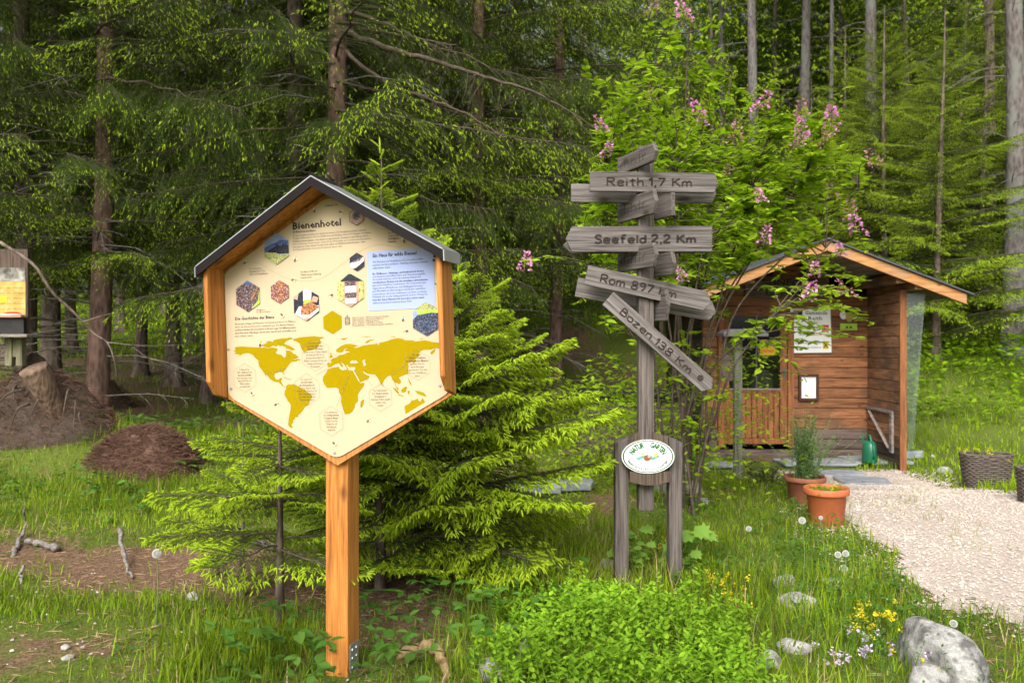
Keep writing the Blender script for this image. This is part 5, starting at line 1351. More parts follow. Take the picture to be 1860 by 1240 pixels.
def spruce(r, Ht, z0, nb, Lmax, shoot=.11, needle=.024, nlat=11, q=6, hang=.35, droop=.25, newf=.45, near=False, profile=None, midf=.35, whorl=None, tipup=.25, lowbare=0.0, freshb=.6):
    """returns builders for the woody branches and for the needles (materials: old, mid, new)"""
    wd = MB(); nd = MB()
    acc = {k: [[], [], [], [], []] for k in range(3)}     # O, D, U, L, W
    shA, shB = (SH_NEAR, SH_NTIP) if near else (SH_FAR, SH_TIP)
    for i in range(nb):
        f = (i + r.random()) / nb
        z = z0 + (Ht - z0) * f
        if whorl: z = z0 + round((z - z0) / whorl) * whorl + r.uniform(-.05, .05) * whorl * 2
        f = np.clip((z - z0) / (Ht - z0), 0, 1)
        az = i * 2.39996 + r.uniform(-.5, .5)
        prof = (1 - f) ** .8 if profile is None else profile(f)
        Lb = max(.12, Lmax * prof * r.uniform(.72, 1.12))
        e = np.array([cos(az), sin(az), 0])
        fresh = r.random() < freshb
        up0 = (r.uniform(-.05, .25) if near else r.uniform(-.22, .10)) + .35 * f
        s = np.linspace(0, 1, 9)
        rr = Lb * s
        zz = z + Lb * (up0 * s - (droop + .15 * (1 - f)) * 1.6 * s ** 2 + tipup * s ** 3)
        side = np.array([-e[1], e[0], 0]); wob = r.normal(0, .05) * Lb
        pts = e[None] * rr[:, None] + side[None] * (wob * s ** 2)[:, None]; pts[:, 2] = zz
        pts[1:, 2] += r.normal(0, .012 * Lb, 8); pts[1:, :2] += r.normal(0, .010 * Lb, (8, 2))
        wd.tube(pts, (.006 + .005 * Lb) * (1 - .85 * s) * (1.0 if near else 1.0), 4, cap=False)
        # laterals
        nl = max(3, int(nlat * (.45 + .55 * Lb / Lmax)))
        sb = np.linspace(.12 + lowbare, 1.0, nl) + r.uniform(-.02, .02, nl); sb = np.clip(sb, 0, 1)
        for sg in (-1, 1):
            base = np.stack([np.interp(sb, s, pts[:, k]) for k in range(3)], 1)
            ll = Lb * (.40 * np.sin(pi * np.clip(sb * .92 + .05, 0, 1)) ** .8 + .05) * r.uniform(.7, 1.2, nl) + shoot * .5
            ang = sg * (1.05 - .45 * sb) + r.normal(0, .12, nl)
            d = rot2(np.repeat(e[None], nl, 0), ang); d[:, 2] = -hang * r.uniform(.3, 1.5, nl) - .05
            d /= np.linalg.norm(d, axis=1, keepdims=True)
            for k in range(nl):
                nq = max(2, int(q * ll[k] / (.42 * Lmax) + 1.5)); nq = min(nq, q + 4)
                t = np.linspace(.12, 1, nq)
                dk = d[k]
                org = base[k] + dk * (ll[k] * t)[:, None]; org[:, 2] -= hang * .35 * ll[k] * t ** 2
                if ll[k] > .18:
                    wd.tube([base[k], org[len(org) // 2], org[-1]], [.006 if not near else .003, .004 if not near else .002, .001], 3, cap=False)
                for s2 in (-1, 1, 0):
                    if s2 == 0 and not near: oo = org[1::2] if nq > 2 else org[-1:]
                    else: oo = org
                    m = len(oo)
                    if m == 0: continue
                    tt = t[-m:] if m != nq else t
                    dd = rot2(np.repeat(dk[None], m, 0), s2 * (.75 + r.normal(0, .15, m)))
                    dd[:, 2] += -.35 * hang + r.normal(0, .12, m) - (.5 * hang if s2 == 0 else 0)
                    L_ = shoot * r.uniform(.75, 1.3, m) * (1.1 - .25 * tt)
                    outer = ((tt > .60) | (sb[k] > .80)) if near else ((tt > .66) & (sb[k] > .35) & fresh)
                    rn = r.random(m)
                    isnew = outer & (rn < newf)
                    cls = np.where(isnew, 2, np.where(r.random(m) < midf * (.4 + .8 * tt), 1, 0))
                    for c in range(3):
                        w_ = cls == c
                        if not w_.any(): continue
                        A = acc[c]
                        A[0].append(oo[w_]); D_ = dd[w_].copy()
                        if c == 2: D_ = D_ + r.normal(0, .28, D_.shape); D_[:, 2] -= .40 * (0 if near else 1) * hang + (-.10 if near else .12)
                        A[1].append(D_); A[2].append(np.repeat([[0, 0, 1.]], w_.sum(), 0) + r.normal(0, .25, (w_.sum(), 3)))
                        A[3].append(L_[w_] * ((.74 if near else .54) if c == 2 else 1)); A[4].append(np.full(w_.sum(), needle * ((.95 if near else .60) if c == 2 else 1)))
                # tip shoot continues the old growth
        # main axis shoots
    for c in range(3):
        A = acc[c]
        if not A[0]: continue
        tv, tf = shB if c == 2 else shA
        nd.inst(tv, tf, np.concatenate(A[0]), np.concatenate(A[1]), np.concatenate(A[2]), np.concatenate(A[3]), np.concatenate(A[4]), c)
    return wd, nd

def trunk_mesh(r, Ht, rad, name, mat, lean=0.02, sides=14, flare=1.5, curve=.05, seg=16):
    z = np.concatenate([[-.4, 0, .12, .3, .6], np.linspace(1.2, Ht, seg)])
    fl = 1 + (flare - 1) * np.exp(-np.clip(z, 0, None) / .28)
    rr = rad * fl * np.clip(1 - z / (Ht * 1.02), .03, 1) ** .75
    ph1, ph2 = r.uniform(0, 6.28, 2)
    x = lean * z + curve * np.sin(z * .45 + ph1) * np.clip(z / 2, 0, 1); y = curve * np.sin(z * .37 + ph2) * np.clip(z / 2, 0, 1)
    an = np.arange(sides) * 2 * pi / sides
    bump = 1 + .10 * np.sin(3 * an[None] + z[:, None] * .8 + ph1) * np.exp(-np.clip(z, 0, None) / 1.0)[:, None] * 2 + .03 * r.normal(0, 1, (len(z), sides))
    V = np.stack([x[:, None] + rr[:, None] * bump * np.cos(an), y[:, None] + rr[:, None] * bump * np.sin(an), np.repeat(z[:, None], sides, 1)], -1)
    n = len(z); i = np.arange(n - 1)[:, None] * sides; j = np.arange(sides)[None]; k = (j + 1) % sides
    mb = MB(); mb.add(V.reshape(-1, 3), np.stack([i + j, i + k, i + sides + k, i + sides + j], -1).reshape(-1, 4))
    return mb.mesh(name, mat, True)

def dead_twigs(r, z0, z1, n, L0, L1, rad):
    mb = MB()
    for i in range(n):
        z = r.uniform(z0, z1); az = r.uniform(0, 2 * pi); Lb = r.uniform(L0, L1)
        s = np.linspace(0, 1, 5); e = np.array([cos(az), sin(az), 0]); dr = r.uniform(.0, .5)
        pts = e[None] * (rad * .8 + Lb * s)[:, None]; pts[:, 2] = z + Lb * (.1 * s - dr * s ** 2) + r.normal(0, .01, 5)
        mb.tube(pts, .010 * (1 - .85 * s) + .001, 4, cap=False)
        for k in range(r.integers(4, 10)):
            t = r.uniform(.25, 1); b = np.array([np.interp(t, s, pts[:, c]) for c in range(3)])
            a2 = az + r.choice([-1, 1]) * r.uniform(.5, 1.1); l2 = Lb * r.uniform(.1, .38)
            d = np.array([cos(a2), sin(a2), r.uniform(-.7, .1)])
            mb.tube([b, b + d * l2 * .5 + r.normal(0, .01, 3), b + d * l2 + np.array([0, 0, -.05 * l2])], [.0042, .003, .0012], 3, cap=False)
    return mb


def bough(r, L, nlat, llen, sub_sp, sub_len, needle, nn, wb, hang, newf, tipL, tipW, droop, tipup, tipn=0, hang2=.3, midf=.3, lat0=.07):
    """one flat spray: axis, side branches, twigs with needles, fresh shoots on the twig ends (materials: old, mid, new, twig)"""
    mb = MB(); s = np.linspace(0, 1, 10)
    ax = np.stack([L * s, np.cumsum(r.normal(0, .012 * L, 10)), L * (-droop * s ** 2 + tipup * s ** 3) + r.normal(0, .006 * L, 10)], 1); ax[0] = 0
    mb.tube(ax, (.0035 + .0052 * L) * (1 - .88 * s), 5, 3, cap=False)
    O, D, LL, C, TO, TD = [], [], [], [], [], []
    tv, tf = shoot_template(nn, wb, .13, .75, .35, int(r.integers(1, 99)))
    def subs(base, d, ll, sfac):
        n = max(2, int(ll / sub_sp)); t = (np.arange(n) + r.uniform(.2, .8, n)) / n
        p = base + d * (ll * t)[:, None]; p[:, 2] -= hang * .5 * ll * t ** 2
        pe = base + d * ll; pe[2] -= hang * .5 * ll
        mb.tube([base, base + d * ll * .5 - np.array((0, 0, hang * .125 * ll)), pe], [.0022 + .001 * L, .0016, .0008], 3, 3, cap=False)
        for sg in (-1, 1):
            dd = rot2(np.repeat(d[None], n, 0), sg * r.normal(.75, .14, n)); dd[:, 2] -= hang2 * r.uniform(.2, 1.6, n) + .3 * hang * t; dd /= np.linalg.norm(dd, axis=1, keepdims=True)
            sl = sub_len * (1.05 - .5 * t) * r.uniform(.6, 1.25, n)
            O.append(p); D.append(dd); LL.append(sl); C.append(np.where(r.random(n) < midf * (.3 + .9 * sfac) * (.4 + .8 * t), 1, 0))
            new = r.random(n) < newf * np.clip(-.35 + 1.25 * sfac + .75 * t, 0, 1)
            TO.append((p + dd * sl[:, None] * .92)[new]); TD.append(dd[new] + np.array((0, 0, -.12)) + r.normal(0, .22, (new.sum(), 3)))
        # the side branch's own line of needles, and its end shoots
        m = max(2, int(ll / sub_len)); tt = np.arange(m) / m; q = base + d * (ll * tt)[:, None]; q[:, 2] -= hang * .5 * ll * tt ** 2
        dl = np.repeat(d[None], m, 0).copy(); dl[:, 2] -= hang * tt
        O.append(q); D.append(dl); LL.append(np.full(m, ll / m)); C.append(np.zeros(m, int))
        if r.random() < newf * (.3 + .9 * sfac):
            for k in range(3): TO.append(pe[None]); TD.append((d + np.array((0, 0, -hang * .6)) + r.normal(0, .35, 3))[None])
    for k in range(nlat):
        f = lat0 + (1 - lat0) * (k + .5) / nlat
        for sg in (-1, 1):
            fk = np.clip(f + r.uniform(-.4, .4) / nlat, 0, 1)
            b = np.array([np.interp(fk, s, ax[:, c]) for c in range(3)])
            ll = llen * L * (np.sin(pi * min(.97, fk * .80 + .16)) ** .8) * r.uniform(.65, 1.2) + .5 * sub_len
            an = sg * (1.05 - .45 * fk + r.normal(0, .1)); d = np.array((cos(an), sin(an), -hang * r.uniform(.1, .7) - .03)); d /= np.linalg.norm(d)
            subs(b, d, ll, fk)
    subs(ax[-3], (ax[-1] - ax[-3]) / np.linalg.norm(ax[-1] - ax[-3]), np.linalg.norm(ax[-1] - ax[-3]) + sub_len * .6, 1.0)
    O = np.concatenate(O); D = np.concatenate(D); LL = np.concatenate(LL); C = np.concatenate(C); n = len(O)
    U = np.tile((0, 0, 1.), (n, 1)) + r.normal(0, .2, (n, 3))
    for c in (0, 1):
        w_ = C == c; mb.inst(tv, tf, O[w_], D[w_], U[w_], LL[w_], needle * r.uniform(.85, 1.15, w_.sum()), c)
    TO = np.concatenate(TO); TD = np.concatenate(TD); n = len(TO)
    tv, tf = spindle(4, tipn, .46 if tipn > 10 else .40, 1.0)
    mb.inst(tv, tf, TO, TD, np.tile((0, 0, 1.), (n, 1)) + r.normal(0, .15, (n, 3)), tipL * r.uniform(.6, 1.25, n), tipW * r.uniform(.8, 1.15, n), 2)
    return mb

r0 = np.random.default_rng(11)
NM = [M['needle_old'], M['needle_mid'], M['needle_new']]
BM4 = NM + [M['twig']]
rb = np.random.default_rng(99)
BO = {'A': [bough(rb, 2.6, 28, .27, .048, .14, .017, 19, .013, h_, .58, .036, .0078, d_, .20, tipn=6, midf=.22).mesh('bough', BM4, True) for h_, d_ in ((.45, .22), (.75, .30), (.55, .34))],
      'D': [bough(rb, 2.4, 24, .24, .052, .21, .017, 24, .010, 1.1, .28, .036, .0078, .36, .18, tipn=5, hang2=.9, midf=.25).mesh('bough', BM4, True) for _ in range(2)],
      'C': [bough(rb, 1.6, 22, .34, .044, .115, .017, 16, .016, .30, .85, .042, .0095, .14, .10, tipn=5, midf=.35).mesh('bough', BM4, True) for _ in range(3)],
      'N': [bough(rb, .9, 17, .36, .027, .060, .0115, 21, .014, .22, 1.0, .043, .0112, d_, .10, tipn=14, hang2=.22, midf=.75).mesh('bough', BM4, True) for d_ in (.12, .20, .08)],
      'S': [bough(rb, .7, 15, .30, .030, .055, .0120, 19, .016, .10, .85, .040, .0098, .05, .03, tipn=9, hang2=.10, midf=.9).mesh('bough', BM4, True) for _ in range(2)]}
KINDS_ = {}
def kind(key, rad, Ht, bark_m, dead, **kw):
    wd, nd = spruce(r0, Ht=Ht, **kw)
    parts = [('trunk', trunk_mesh(r0, Ht, rad, 'trunk', M[bark_m], lean=r0.normal(0, .008))), ('branch', wd.mesh('branch', M['twig'])), ('crown', nd.mesh('crown', NM))]
    if dead: parts.append(('dead_branch', dead_twigs(r0, *dead, rad).mesh('dead_branch', M['twig_grey'])))
    KINDS_[key] = parts
# full crowned spruces carry their visible boughs as parts; only the top out of sight is coarse
kind('A', .15, 15, 'bark_red', (.5, 5.0, 44, .6, 1.7), z0=7.2, nb=46, Lmax=2.5, nlat=8, q=4, hang=.55, droop=.22, newf=.3, shoot=.24, needle=.048)
kind('A2', .14, 14, 'bark_brown', (.5, 5.5, 50, .6, 1.6), z0=7.2, nb=42, Lmax=2.3, nlat=8, q=4, hang=.7, droop=.28, newf=.3, shoot=.24, needle=.048)
kind('B', .16, 24, 'bark_grey', (.8, 9.5, 34, .5, 1.5), z0=9.5, nb=70, Lmax=2.4, nlat=9, q=5, hang=.45, droop=.2, newf=.2, shoot=.19, needle=.034)
KINDS_['C'] = [('trunk', trunk_mesh(r0, 6.5, .07, 'trunk', M['bark_brown']))]
BSPEC = {'A': ('AAADD', 2.0, 7.4, 40, 2.9, 2.6, lambda f: .85 + .25 * sin(f * 3)), 'A2': ('ADDD', 2.5, 7.4, 36, 2.7, 2.4, lambda f: .8 + .25 * sin(f * 3)), 'C': ('C', .25, 6.3, 72, 2.25, 1.6, lambda f: (1 - f) ** .72)}
# coarser crowns for the far rows
kind('FA', .15, 15, 'bark_brown', None, z0=1.5, nb=80, Lmax=2.9, nlat=8, q=4, hang=.6, droop=.22, newf=.5, shoot=.24, needle=.048, profile=lambda f: (.80 + .35 * f) if f < .25 else (1 - f) ** .75 * 1.1)
kind('FB', .16, 24, 'bark_grey', (.8, 9.5, 12, .5, 1.5), z0=9.5, nb=46, Lmax=2.4, nlat=7, q=4, hang=.45, droop=.2, newf=.2, shoot=.26, needle=.05)
kind('FC', .07, 6.5, 'bark_brown', None, z0=.25, nb=92, Lmax=2.15, nlat=8, q=4, hang=.32, droop=.10, newf=.75, shoot=.18, needle=.036, midf=.6, freshb=.9, profile=lambda f: (1 - f) ** .75)
TREES = 0
def plant(key, x, y, sc=1.0, rz=None, label='', group=None, name='spruce_tree', trunk_r=1.0, z=None, lean=(0, 0), skip=(), over=None):
    t = thing(name, label, 'tree', (x, y, h(x, y) if z is None else z), r0.uniform(0, 2 * pi) if rz is None else rz, group)
    if y > 19: key = {'A': 'FA', 'A2': 'FA', 'B': 'FB' if y > 28 else 'B', 'C': 'FC' if y > 21.5 else 'C'}[key]
    if y > 26: skip = tuple(skip) + ('branch', 'dead_branch')
    t.rotation_euler = (lean[0], lean[1], t.rotation_euler[2])
    t.scale = (sc, sc, sc)
    if key in BSPEC:
        kinds, za, zb_, nbo, Lm, base, prof = BSPEC[key]
        for k in range(nbo):
            f = (k + r0.random()) / nbo; z = za + (zb_ - za) * f; az = k * 2.39996 + r0.uniform(-.4, .4)
            kk = kinds[r0.integers(len(kinds))]; me = BO[kk][r0.integers(len(BO[kk]))]
            o = link('bough', me, t, (0, 0, z)); q = max(.12, Lm / base * prof(f) * r0.uniform(.72, 1.1))
            o.rotation_euler = (r0.normal(0, .12), r0.uniform(-.10, .12) if key != 'C' else r0.uniform(-.35, .0) - .3 * f, az); o.scale = (q, q, q)
    for nm, me in KINDS_[key]:
        if nm in skip: continue
        o = link(nm, me, t)
        if nm in ('crown',): o['kind'] = 'stuff'
        if nm == 'branch': o['kind'] = 'stuff'
        if nm == 'dead_branch': o['kind'] = 'stuff'
        if nm == 'trunk' and trunk_r != 1.0: o.scale = (trunk_r, trunk_r, 1)
        if nm == 'trunk' and over: o.material_slots[0].link = 'OBJECT'; o.material_slots[0].material = M[over]
    return t
X = lambda px, D: (px - 930) / F * D
# trees whose trunks can be picked out in the picture
plant('A', X(175, 10.5), 10.5, 1.0, .3, 'spruce with straight reddish trunk in front of the clearing behind the small shelf stand', trunk_r=.95)
plant('A2', X(45, 11.5), 11.5, 1.0, 2.0, 'spruce with dark trunk rising behind the small poster shelf', trunk_r=1.05)
plant('A2', X(532, 11.2), 11.2, 1.0, 4.1, 'spruce with grey brown trunk just beside the ridge of the information board roof', trunk_r=1.1)
TB = plant('A', X(610, 10.2), 10.2, 1.0, 1.2, 'large spruce whose trunk rises directly behind the information board roof', trunk_r=1.02)
plant('A2', X(675, 12.8), 12.8, 1.0, 5.2, 'slimmer spruce close behind the large one above the information board', trunk_r=.85)
plant('A', X(880, 12.5), 12.5, 1.0, 2.6, 'dense drooping spruce filling the gap between information board and signpost', trunk_r=.9)
plant('A', X(1010, 14.5), 14.5, .95, .7, 'dark spruce standing behind the top of the signpost', trunk_r=.9)
plant('A2', X(380, 13.5), 13.5, 1.0, 3.3, 'spruce in shade left of the information board with low bare twigs', trunk_r=.8)
plant('A', X(-230, 9.5), 9.5, .95, 5.9, 'spruce at the left edge of the picture with fresh bright tips reaching in', trunk_r=.9)
plant('A2', X(760, 15.5), 15.5, 1.0, 1.9, 'spruce half hidden behind the drooping one above the board eave')
inv = (Matrix.Translation(TB.location) @ Matrix.Rotation(TB.rotation_euler.z, 4, 'Z')).inverted()
for pts, ra in (([(625, 55, 10.2), (700, 85, 10.0), (790, 112, 9.9), (880, 140, 9.8), (970, 168, 9.8), (1055, 215, 9.8)], .042), ([(628, 95, 10.2), (700, 150, 9.9), (780, 180, 9.7), (860, 215, 9.6), (930, 262, 9.6)], .028), ([(630, 20, 10.2), (690, 40, 10.0), (760, 70, 9.9), (830, 85, 9.8)], .03)):
    c = catmull([np.array(inv @ P(*q)) for q in pts], 6) + 0
    mb = MB(); mb.tube(c + rng.normal(0, .008, c.shape), np.linspace(ra, .008, len(c)), 7, cap=False)
    for k in range(26):
        b = c[rng.integers(6, len(c))]; d = rng.normal(0, 1, 3); d[2] = -abs(d[2]) * .9 - .2; d /= np.linalg.norm(d); l_ = rng.uniform(.25, .7)
        mb.tube([b, b + d * l_ * .5 + rng.normal(0, .03, 3), b + d * l_ + np.array((0, 0, -.1 * l_))], [.006, .004, .0015], 4, cap=False)
    mb.build('limb', M['twig'], TB, True)
# wood behind, filling up towards the clearing
wood_pts = [(95, 14), (255, 17), (318, 15.5), (130, 21), (440, 18), (495, 22), (220, 27), (20, 19), (350, 24), (570, 26), (660, 20), (730, 24), (820, 19), (930, 18), (880, 27), (560, 33), (300, 36), (60, 33), (-90, 24), (-60, 15), (160, 40), (430, 42), (690, 38)]
for k, (px, D) in enumerate(wood_pts):
    plant(('A2', 'A', 'B')[k % 3] if D < 30 else ('A', 'A2')[k % 2], X(px, D), D, r0.uniform(.9, 1.1), None, 'spruce standing deep in the shaded wood behind the information board', 'spruces deep in the shaded wood', trunk_r=r0.uniform(.8, 1.2), over='bark_brown')
for k in range(14):
    px = -150 + 95 * k + r0.uniform(-30, 30); D = r0.uniform(44, 52)
    plant(('A', 'C')[k % 4 == 3], X(px, D), D, r0.uniform(1.0, 1.25) * (2 if k % 4 == 3 else 1), None, 'far spruce closing off the clearing beyond the wood', 'far spruces beyond the clearing')
# slope behind the hut
for px, D, tr, ln, lab in [(1365, 24, .95, 0, 'straight pale trunk on the slope above the lilac, thickest of the trunks there'), (1441, 26, .62, -.07, 'thin pale leaning trunk on the slope above the lilac'), (1464, 25, .95, 0, 'pale trunk on the slope immediately beside the leaning one'),
                           (1511, 23, .42, .0, 'very thin pale trunk on the slope above the hut'), (1586, 21, 1.05, 0, 'broad pale trunk on the slope behind the young bright spruces'), (1312, 27, .7, 0, 'pale trunk on the slope behind the top of the lilac')]:
    plant('B', X(px, D), D, 1, None, lab, None, 'pine_tree', tr, lean=(0, ln))
for k, (px, D) in enumerate([(1400, 33), (1540, 37), (1255, 33), (1620, 38), (1420, 42), (1780, 40), (1500, 48), (1150, 40), (1900, 38)]):
    plant('B', X(px, D), D, r0.uniform(.9, 1.1), None, 'grey trunked tree in the wood high on the slope', 'grey trunked trees on the slope', 'pine_tree', r0.uniform(.6, 1.0))
big = plant('B', X(1838, 15.5), 15.5, 1, .5, 'thick pale lichen covered spruce trunk at the right edge above the meadow', None, 'spruce_tree', 1.12)
plant('B', X(1796, 18.5), 18.5, 1, .9, 'dark trunk in the shade behind the thick pale trunk', None, 'spruce_tree', .75, over='bark_brown')
yl = [(1700, 15.3, 1.0, 'young bright tipped spruce on the bank above the hut roof'), (1610, 17.0, 1.0, 'young spruce just behind the hut ridge with lime green tips'), (1780, 17.2, 1.12, 'tall young spruce overhanging the dark hollow by the meadow'), (1885, 16.6, .95, 'young spruce partly behind the thick pale trunk'),
      (1540, 20, .95, 'young spruce behind the flowering lilac at the hut side'), (1470, 18.5, .8, 'low young spruce between the lilac and the slope'), (1650, 21, 1.15, 'young spruce second row up the slope over the hut'), (1740, 19.3, 1.1, 'young spruce deep in the hollow behind the hut eave'), (1830, 20.5, 1.2, 'tall young spruce directly behind the thick pale trunk'), (1590, 18.6, 1.0, 'young spruce in the hollow close behind the hut ridge')]
for px, D, s, lab in yl: plant('C', X(px, D), D, s, None, lab, 'young spruces on the slope')
for k, (px, D, s) in enumerate([(1390, 22, .75), (1330, 20, .8), (1560, 27, 1), (1440, 30, 1), (1720, 25, 1.2), (1820, 24, 1.1), (1500, 36, 1.2), (1250, 24, 1), (1620, 30, 1.2), (1350, 32, 1.1), (1900, 28, 1.2), (1170, 26, 1.1), (1100, 21, .9), (1760, 31, 1.2), (1200, 19, .7), (1290, 40, 1.2), (1680, 40, 1.2), (1290, 27, 1.6), (1410, 28, 1.7), (1530, 29, 1.8), (1640, 27, 1.7), (1760, 28, 1.8), (1860, 26, 1.7), (1340, 34, 2.0), (1470, 36, 2.1), (1590, 34, 2.0), (1710, 35, 2.1), (1210, 33, 2.0), (1820, 33, 2.0)]):
    plant('C', X(px, D), D, s, None, 'young spruce in the undergrowth up the slope', 'young spruces scattered up the slope')
for k in range(26):
    px = 1010 + 34 * k + r0.uniform(-14, 14); D = r0.uniform(30, 58)
    plant(('C', 'A')[k % 3 == 0], X(px, D), D, r0.uniform(1.7, 2.3) if k % 3 else 1.0, None, 'tall dark spruce closing the wood at the top of the slope', 'dark spruces at the top of the slope')

# ---- the near young spruces, needle by needle
def near_spruce(seed, name, label, x, y, Ht, z0, nb, Lmax, trad, key='N', whorl=.16, profile=None, pitch=(-.25, .05)):
    r = np.random.default_rng(seed)
    t = thing(name, label, 'tree', (x, y, h(x, y)), r.uniform(0, 6.28))
    base = .9 if key == 'N' else .7
    for k in range(nb):
        f = (k + r.random()) / nb; z = z0 + (Ht * .93 - z0) * f; z = z0 + round((z - z0) / whorl) * whorl + r.uniform(-.05, .05); f = min(1, max(0, (z - z0) / (Ht - z0)))
        me = BO[key][r.integers(len(BO[key]))]; q = max(.13, Lmax / base * profile(f) * r.uniform(.75, 1.1))
        o = link('bough', me, t, (0, 0, z)); o.scale = (q, q, q); o.rotation_euler = (r.normal(0, .28), r.uniform(*pitch) + r.normal(0, .10) - .55 * f ** 2, k * 2.39996 + r.uniform(-.5, .5))
    nd = MB(); tv, tf = spindle(5, 16, .42, .4)
    n = 11; a = np.arange(n) * 2.4
    O = np.stack([0 * a, 0 * a, Ht - .34 + .034 * np.arange(n)], 1); D = np.stack([np.cos(a), np.sin(a), np.full(n, .7)], 1)
    nd.inst(tv, tf, O, D, np.tile((0, 0, 1.), (n, 1)) + .01, .075, .011, 2)
    nd.inst(tv, tf, np.array([(0, 0, Ht - .03)]), np.array([(0, .02, 1.)]), np.array([(0, 1., 0)]), .09, .011, 2)
    nd.build('leader', BM4, t)
    link('trunk', trunk_mesh(r, Ht, trad, 'trunk', M['bark_brown'], 0, 8, 1.2, .015, 12), t)
    return t
D1 = 4.75; near_spruce(21, 'spruce_tree', 'young spruce right behind the information board with its leader showing above the roof', X(690, D1), D1, CAMZ + (620 - 268) / F * D1 - h(X(690, D1), D1), .15, 70, .72, .03, whorl=.17, profile=lambda f: (1 - f) ** .65 * (.75 + .5 * min(1, f * 4)))
D2 = 5.0; near_spruce(22, 'spruce_tree', 'bushy young spruce with lime tips between information board and signpost', X(832, D2), D2, CAMZ + (620 - 488) / F * D2 - h(X(832, D2), D2), .12, 80, 1.06, .03, whorl=.21, profile=lambda f: (1 - f) ** .7 * (.56 + .60 * min(1, f * 2.6)))
D3 = 4.0; g3 = G(507, 1150); near_spruce(23, 'spruce_sapling', 'thin spruce sapling with bare lower stem in front and left of the board post', g3.x, g3.y, 1.30, .46, 36, .56, .022, key='S', whorl=.2, pitch=(-.12, .08), profile=lambda f: (1 - f) ** .5)
D4 = 5.6; near_spruce(24, 'spruce_sapling', 'low spruce seedling spreading left below the information board', X(440, 4.6), 4.6, .80, .20, 22, .46, .016, key='S', whorl=.14, pitch=(-.12, .08), profile=lambda f: (1 - f) ** .5)

# ================================================================== leafy plants
LEAF_V = np.array([(0, 0, 0), (.30, .42, .05), (.62, .36, .04), (1, 0, -.10), (.62, -.36, .04), (.30, -.42, .05), (.46, 0, -.05)])
LEAF_F = np.array([(0, 6, 1), (1, 6, 2), (2, 6, 3), (3, 6, 4), (4, 6, 5), (5, 6, 0)])
LEAF4_V = np.array([(0, 0, 0), (.42, .40, .06), (1, 0, -.08), (.42, -.40, .06)])
LEAF4_F = np.array([(0, 3, 1), (1, 3, 2)])

def leaves(mb, O, D, L, W=None, mat=0, full=True, tilt=.35):
    n = len(O)
    U = np.tile((0, 0, 1.), (n, 1)) + rng.normal(0, tilt, (n, 3))
    L = np.broadcast_to(L, (n,)); W = L * .55 if W is None else np.broadcast_to(W, (n,))
    mb.inst(LEAF_V if full else LEAF4_V, LEAF_F if full else LEAF4_F, O, D, U, L, W, mat)

# ---- lilac shrub with pink panicles
LD0 = 6.9
lb = Vector((X(1235, LD0), LD0, 0)); lb.z = h(lb.x, lb.y)
lil = thing('lilac_shrub', 'tall loose lilac shrub with pink flower panicles between signpost and hut', 'shrub', tuple(lb))
flow = [(1240, 22, 6.9, 1.1, 0), (1186, 15, 6.9, .9, 1), (1090, 227, 6.6, .8, 0), (1104, 271, 6.6, .8, 0), (1386, 186, 6.7, 1.1, 0), (1456, 202, 6.9, 1.1, 1), (1455, 232, 6.7, .9, 0), (1455, 254, 6.7, .9, 0), (1510, 220, 6.6, 1.2, 0), (1500, 253, 6.6, .8, 1), (1265, 195, 6.8, .8, 0), (1275, 216, 6.8, .8, 0),
        (1336, 242, 6.8, 1.1, 1), (1586, 290, 6.8, 1, 1), (1556, 412, 6.6, 1.1, 0), (1546, 382, 6.7, 1, 1), (1526, 455, 6.5, .7, 0), (1472, 530, 6.3, .9, 0), (1534, 525, 6.4, 1, 1), (955, 476, 6.5, .9, 0), (1238, 500, 6.3, .7, 0), (1380, 355, 6.6, .7, 0), (1390, 428, 6.6, .9, 0), (1184, 172, 6.9, .7, 1), (1480, 490, 6.4, .7, 0), (1320, 310, 6.9, .6, 1), (1510, 350, 6.8, .8, 1)]
flow = [(a, b, d - .35, s_ * 1.0, k) for a, b, d, s_, k in flow]
targ = [np.array(P(a, b, d)) - np.array(lb) for a, b, d, _, _ in flow]
# more twig ends through the crown
env = [(1060, 300), (1130, 130), (1200, 40), (1290, 60), (1330, 150), (1400, 200), (1500, 220), (1570, 300), (1540, 380), (1440, 430), (1300, 520), (1150, 560), (1060, 480)]
envp = np.array(env, float)
ends = []
rl = np.random.default_rng(5)
while len(ends) < 760:
    a, b = rl.uniform(1040, 1590), rl.uniform(20, 640)
    if inside(envp, np.array([a]), np.array([b]))[0] or rl.random() < .06:
        if rl.random() < np.clip(.35 + (b - 150) / 300, .25, 1) :
            ends.append(np.array(P(a, b, rl.uniform(6.2, 7.7))) - np.array(lb))
for a, b, d in [(1340, 590, 6.0), (1385, 600, 6.0), (1440, 600, 6.1), (1480, 590, 6.2), (1400, 645, 6.0), (1460, 655, 6.1), (1330, 640, 6.0), (1180, 620, 6.4), (1130, 650, 6.6), (1200, 680, 6.6), (1240, 700, 6.5), (1280, 620, 6.3), (1160, 720, 6.8), (1100, 700, 6.9), (1060, 560, 6.8), (1240, 760, 6.6), (1300, 700, 6.4), (1210, 800, 6.7), (1420, 560, 6.1), (1350, 545, 6.1), (1270, 540, 6.3), (1320, 500, 6.3), (1380, 470, 6.4), (1450, 450, 6.5), (1400, 520, 6.2), (1480, 480, 6.4), (1440, 420, 6.5), (1330, 450, 6.3), (1290, 480, 6.3)]:
    for _ in range(1): ends.append(np.array(P(a, b, d)) - np.array(lb) + rl.normal(0, .06, 3))
wd = MB(); lf = MB()
stems = []
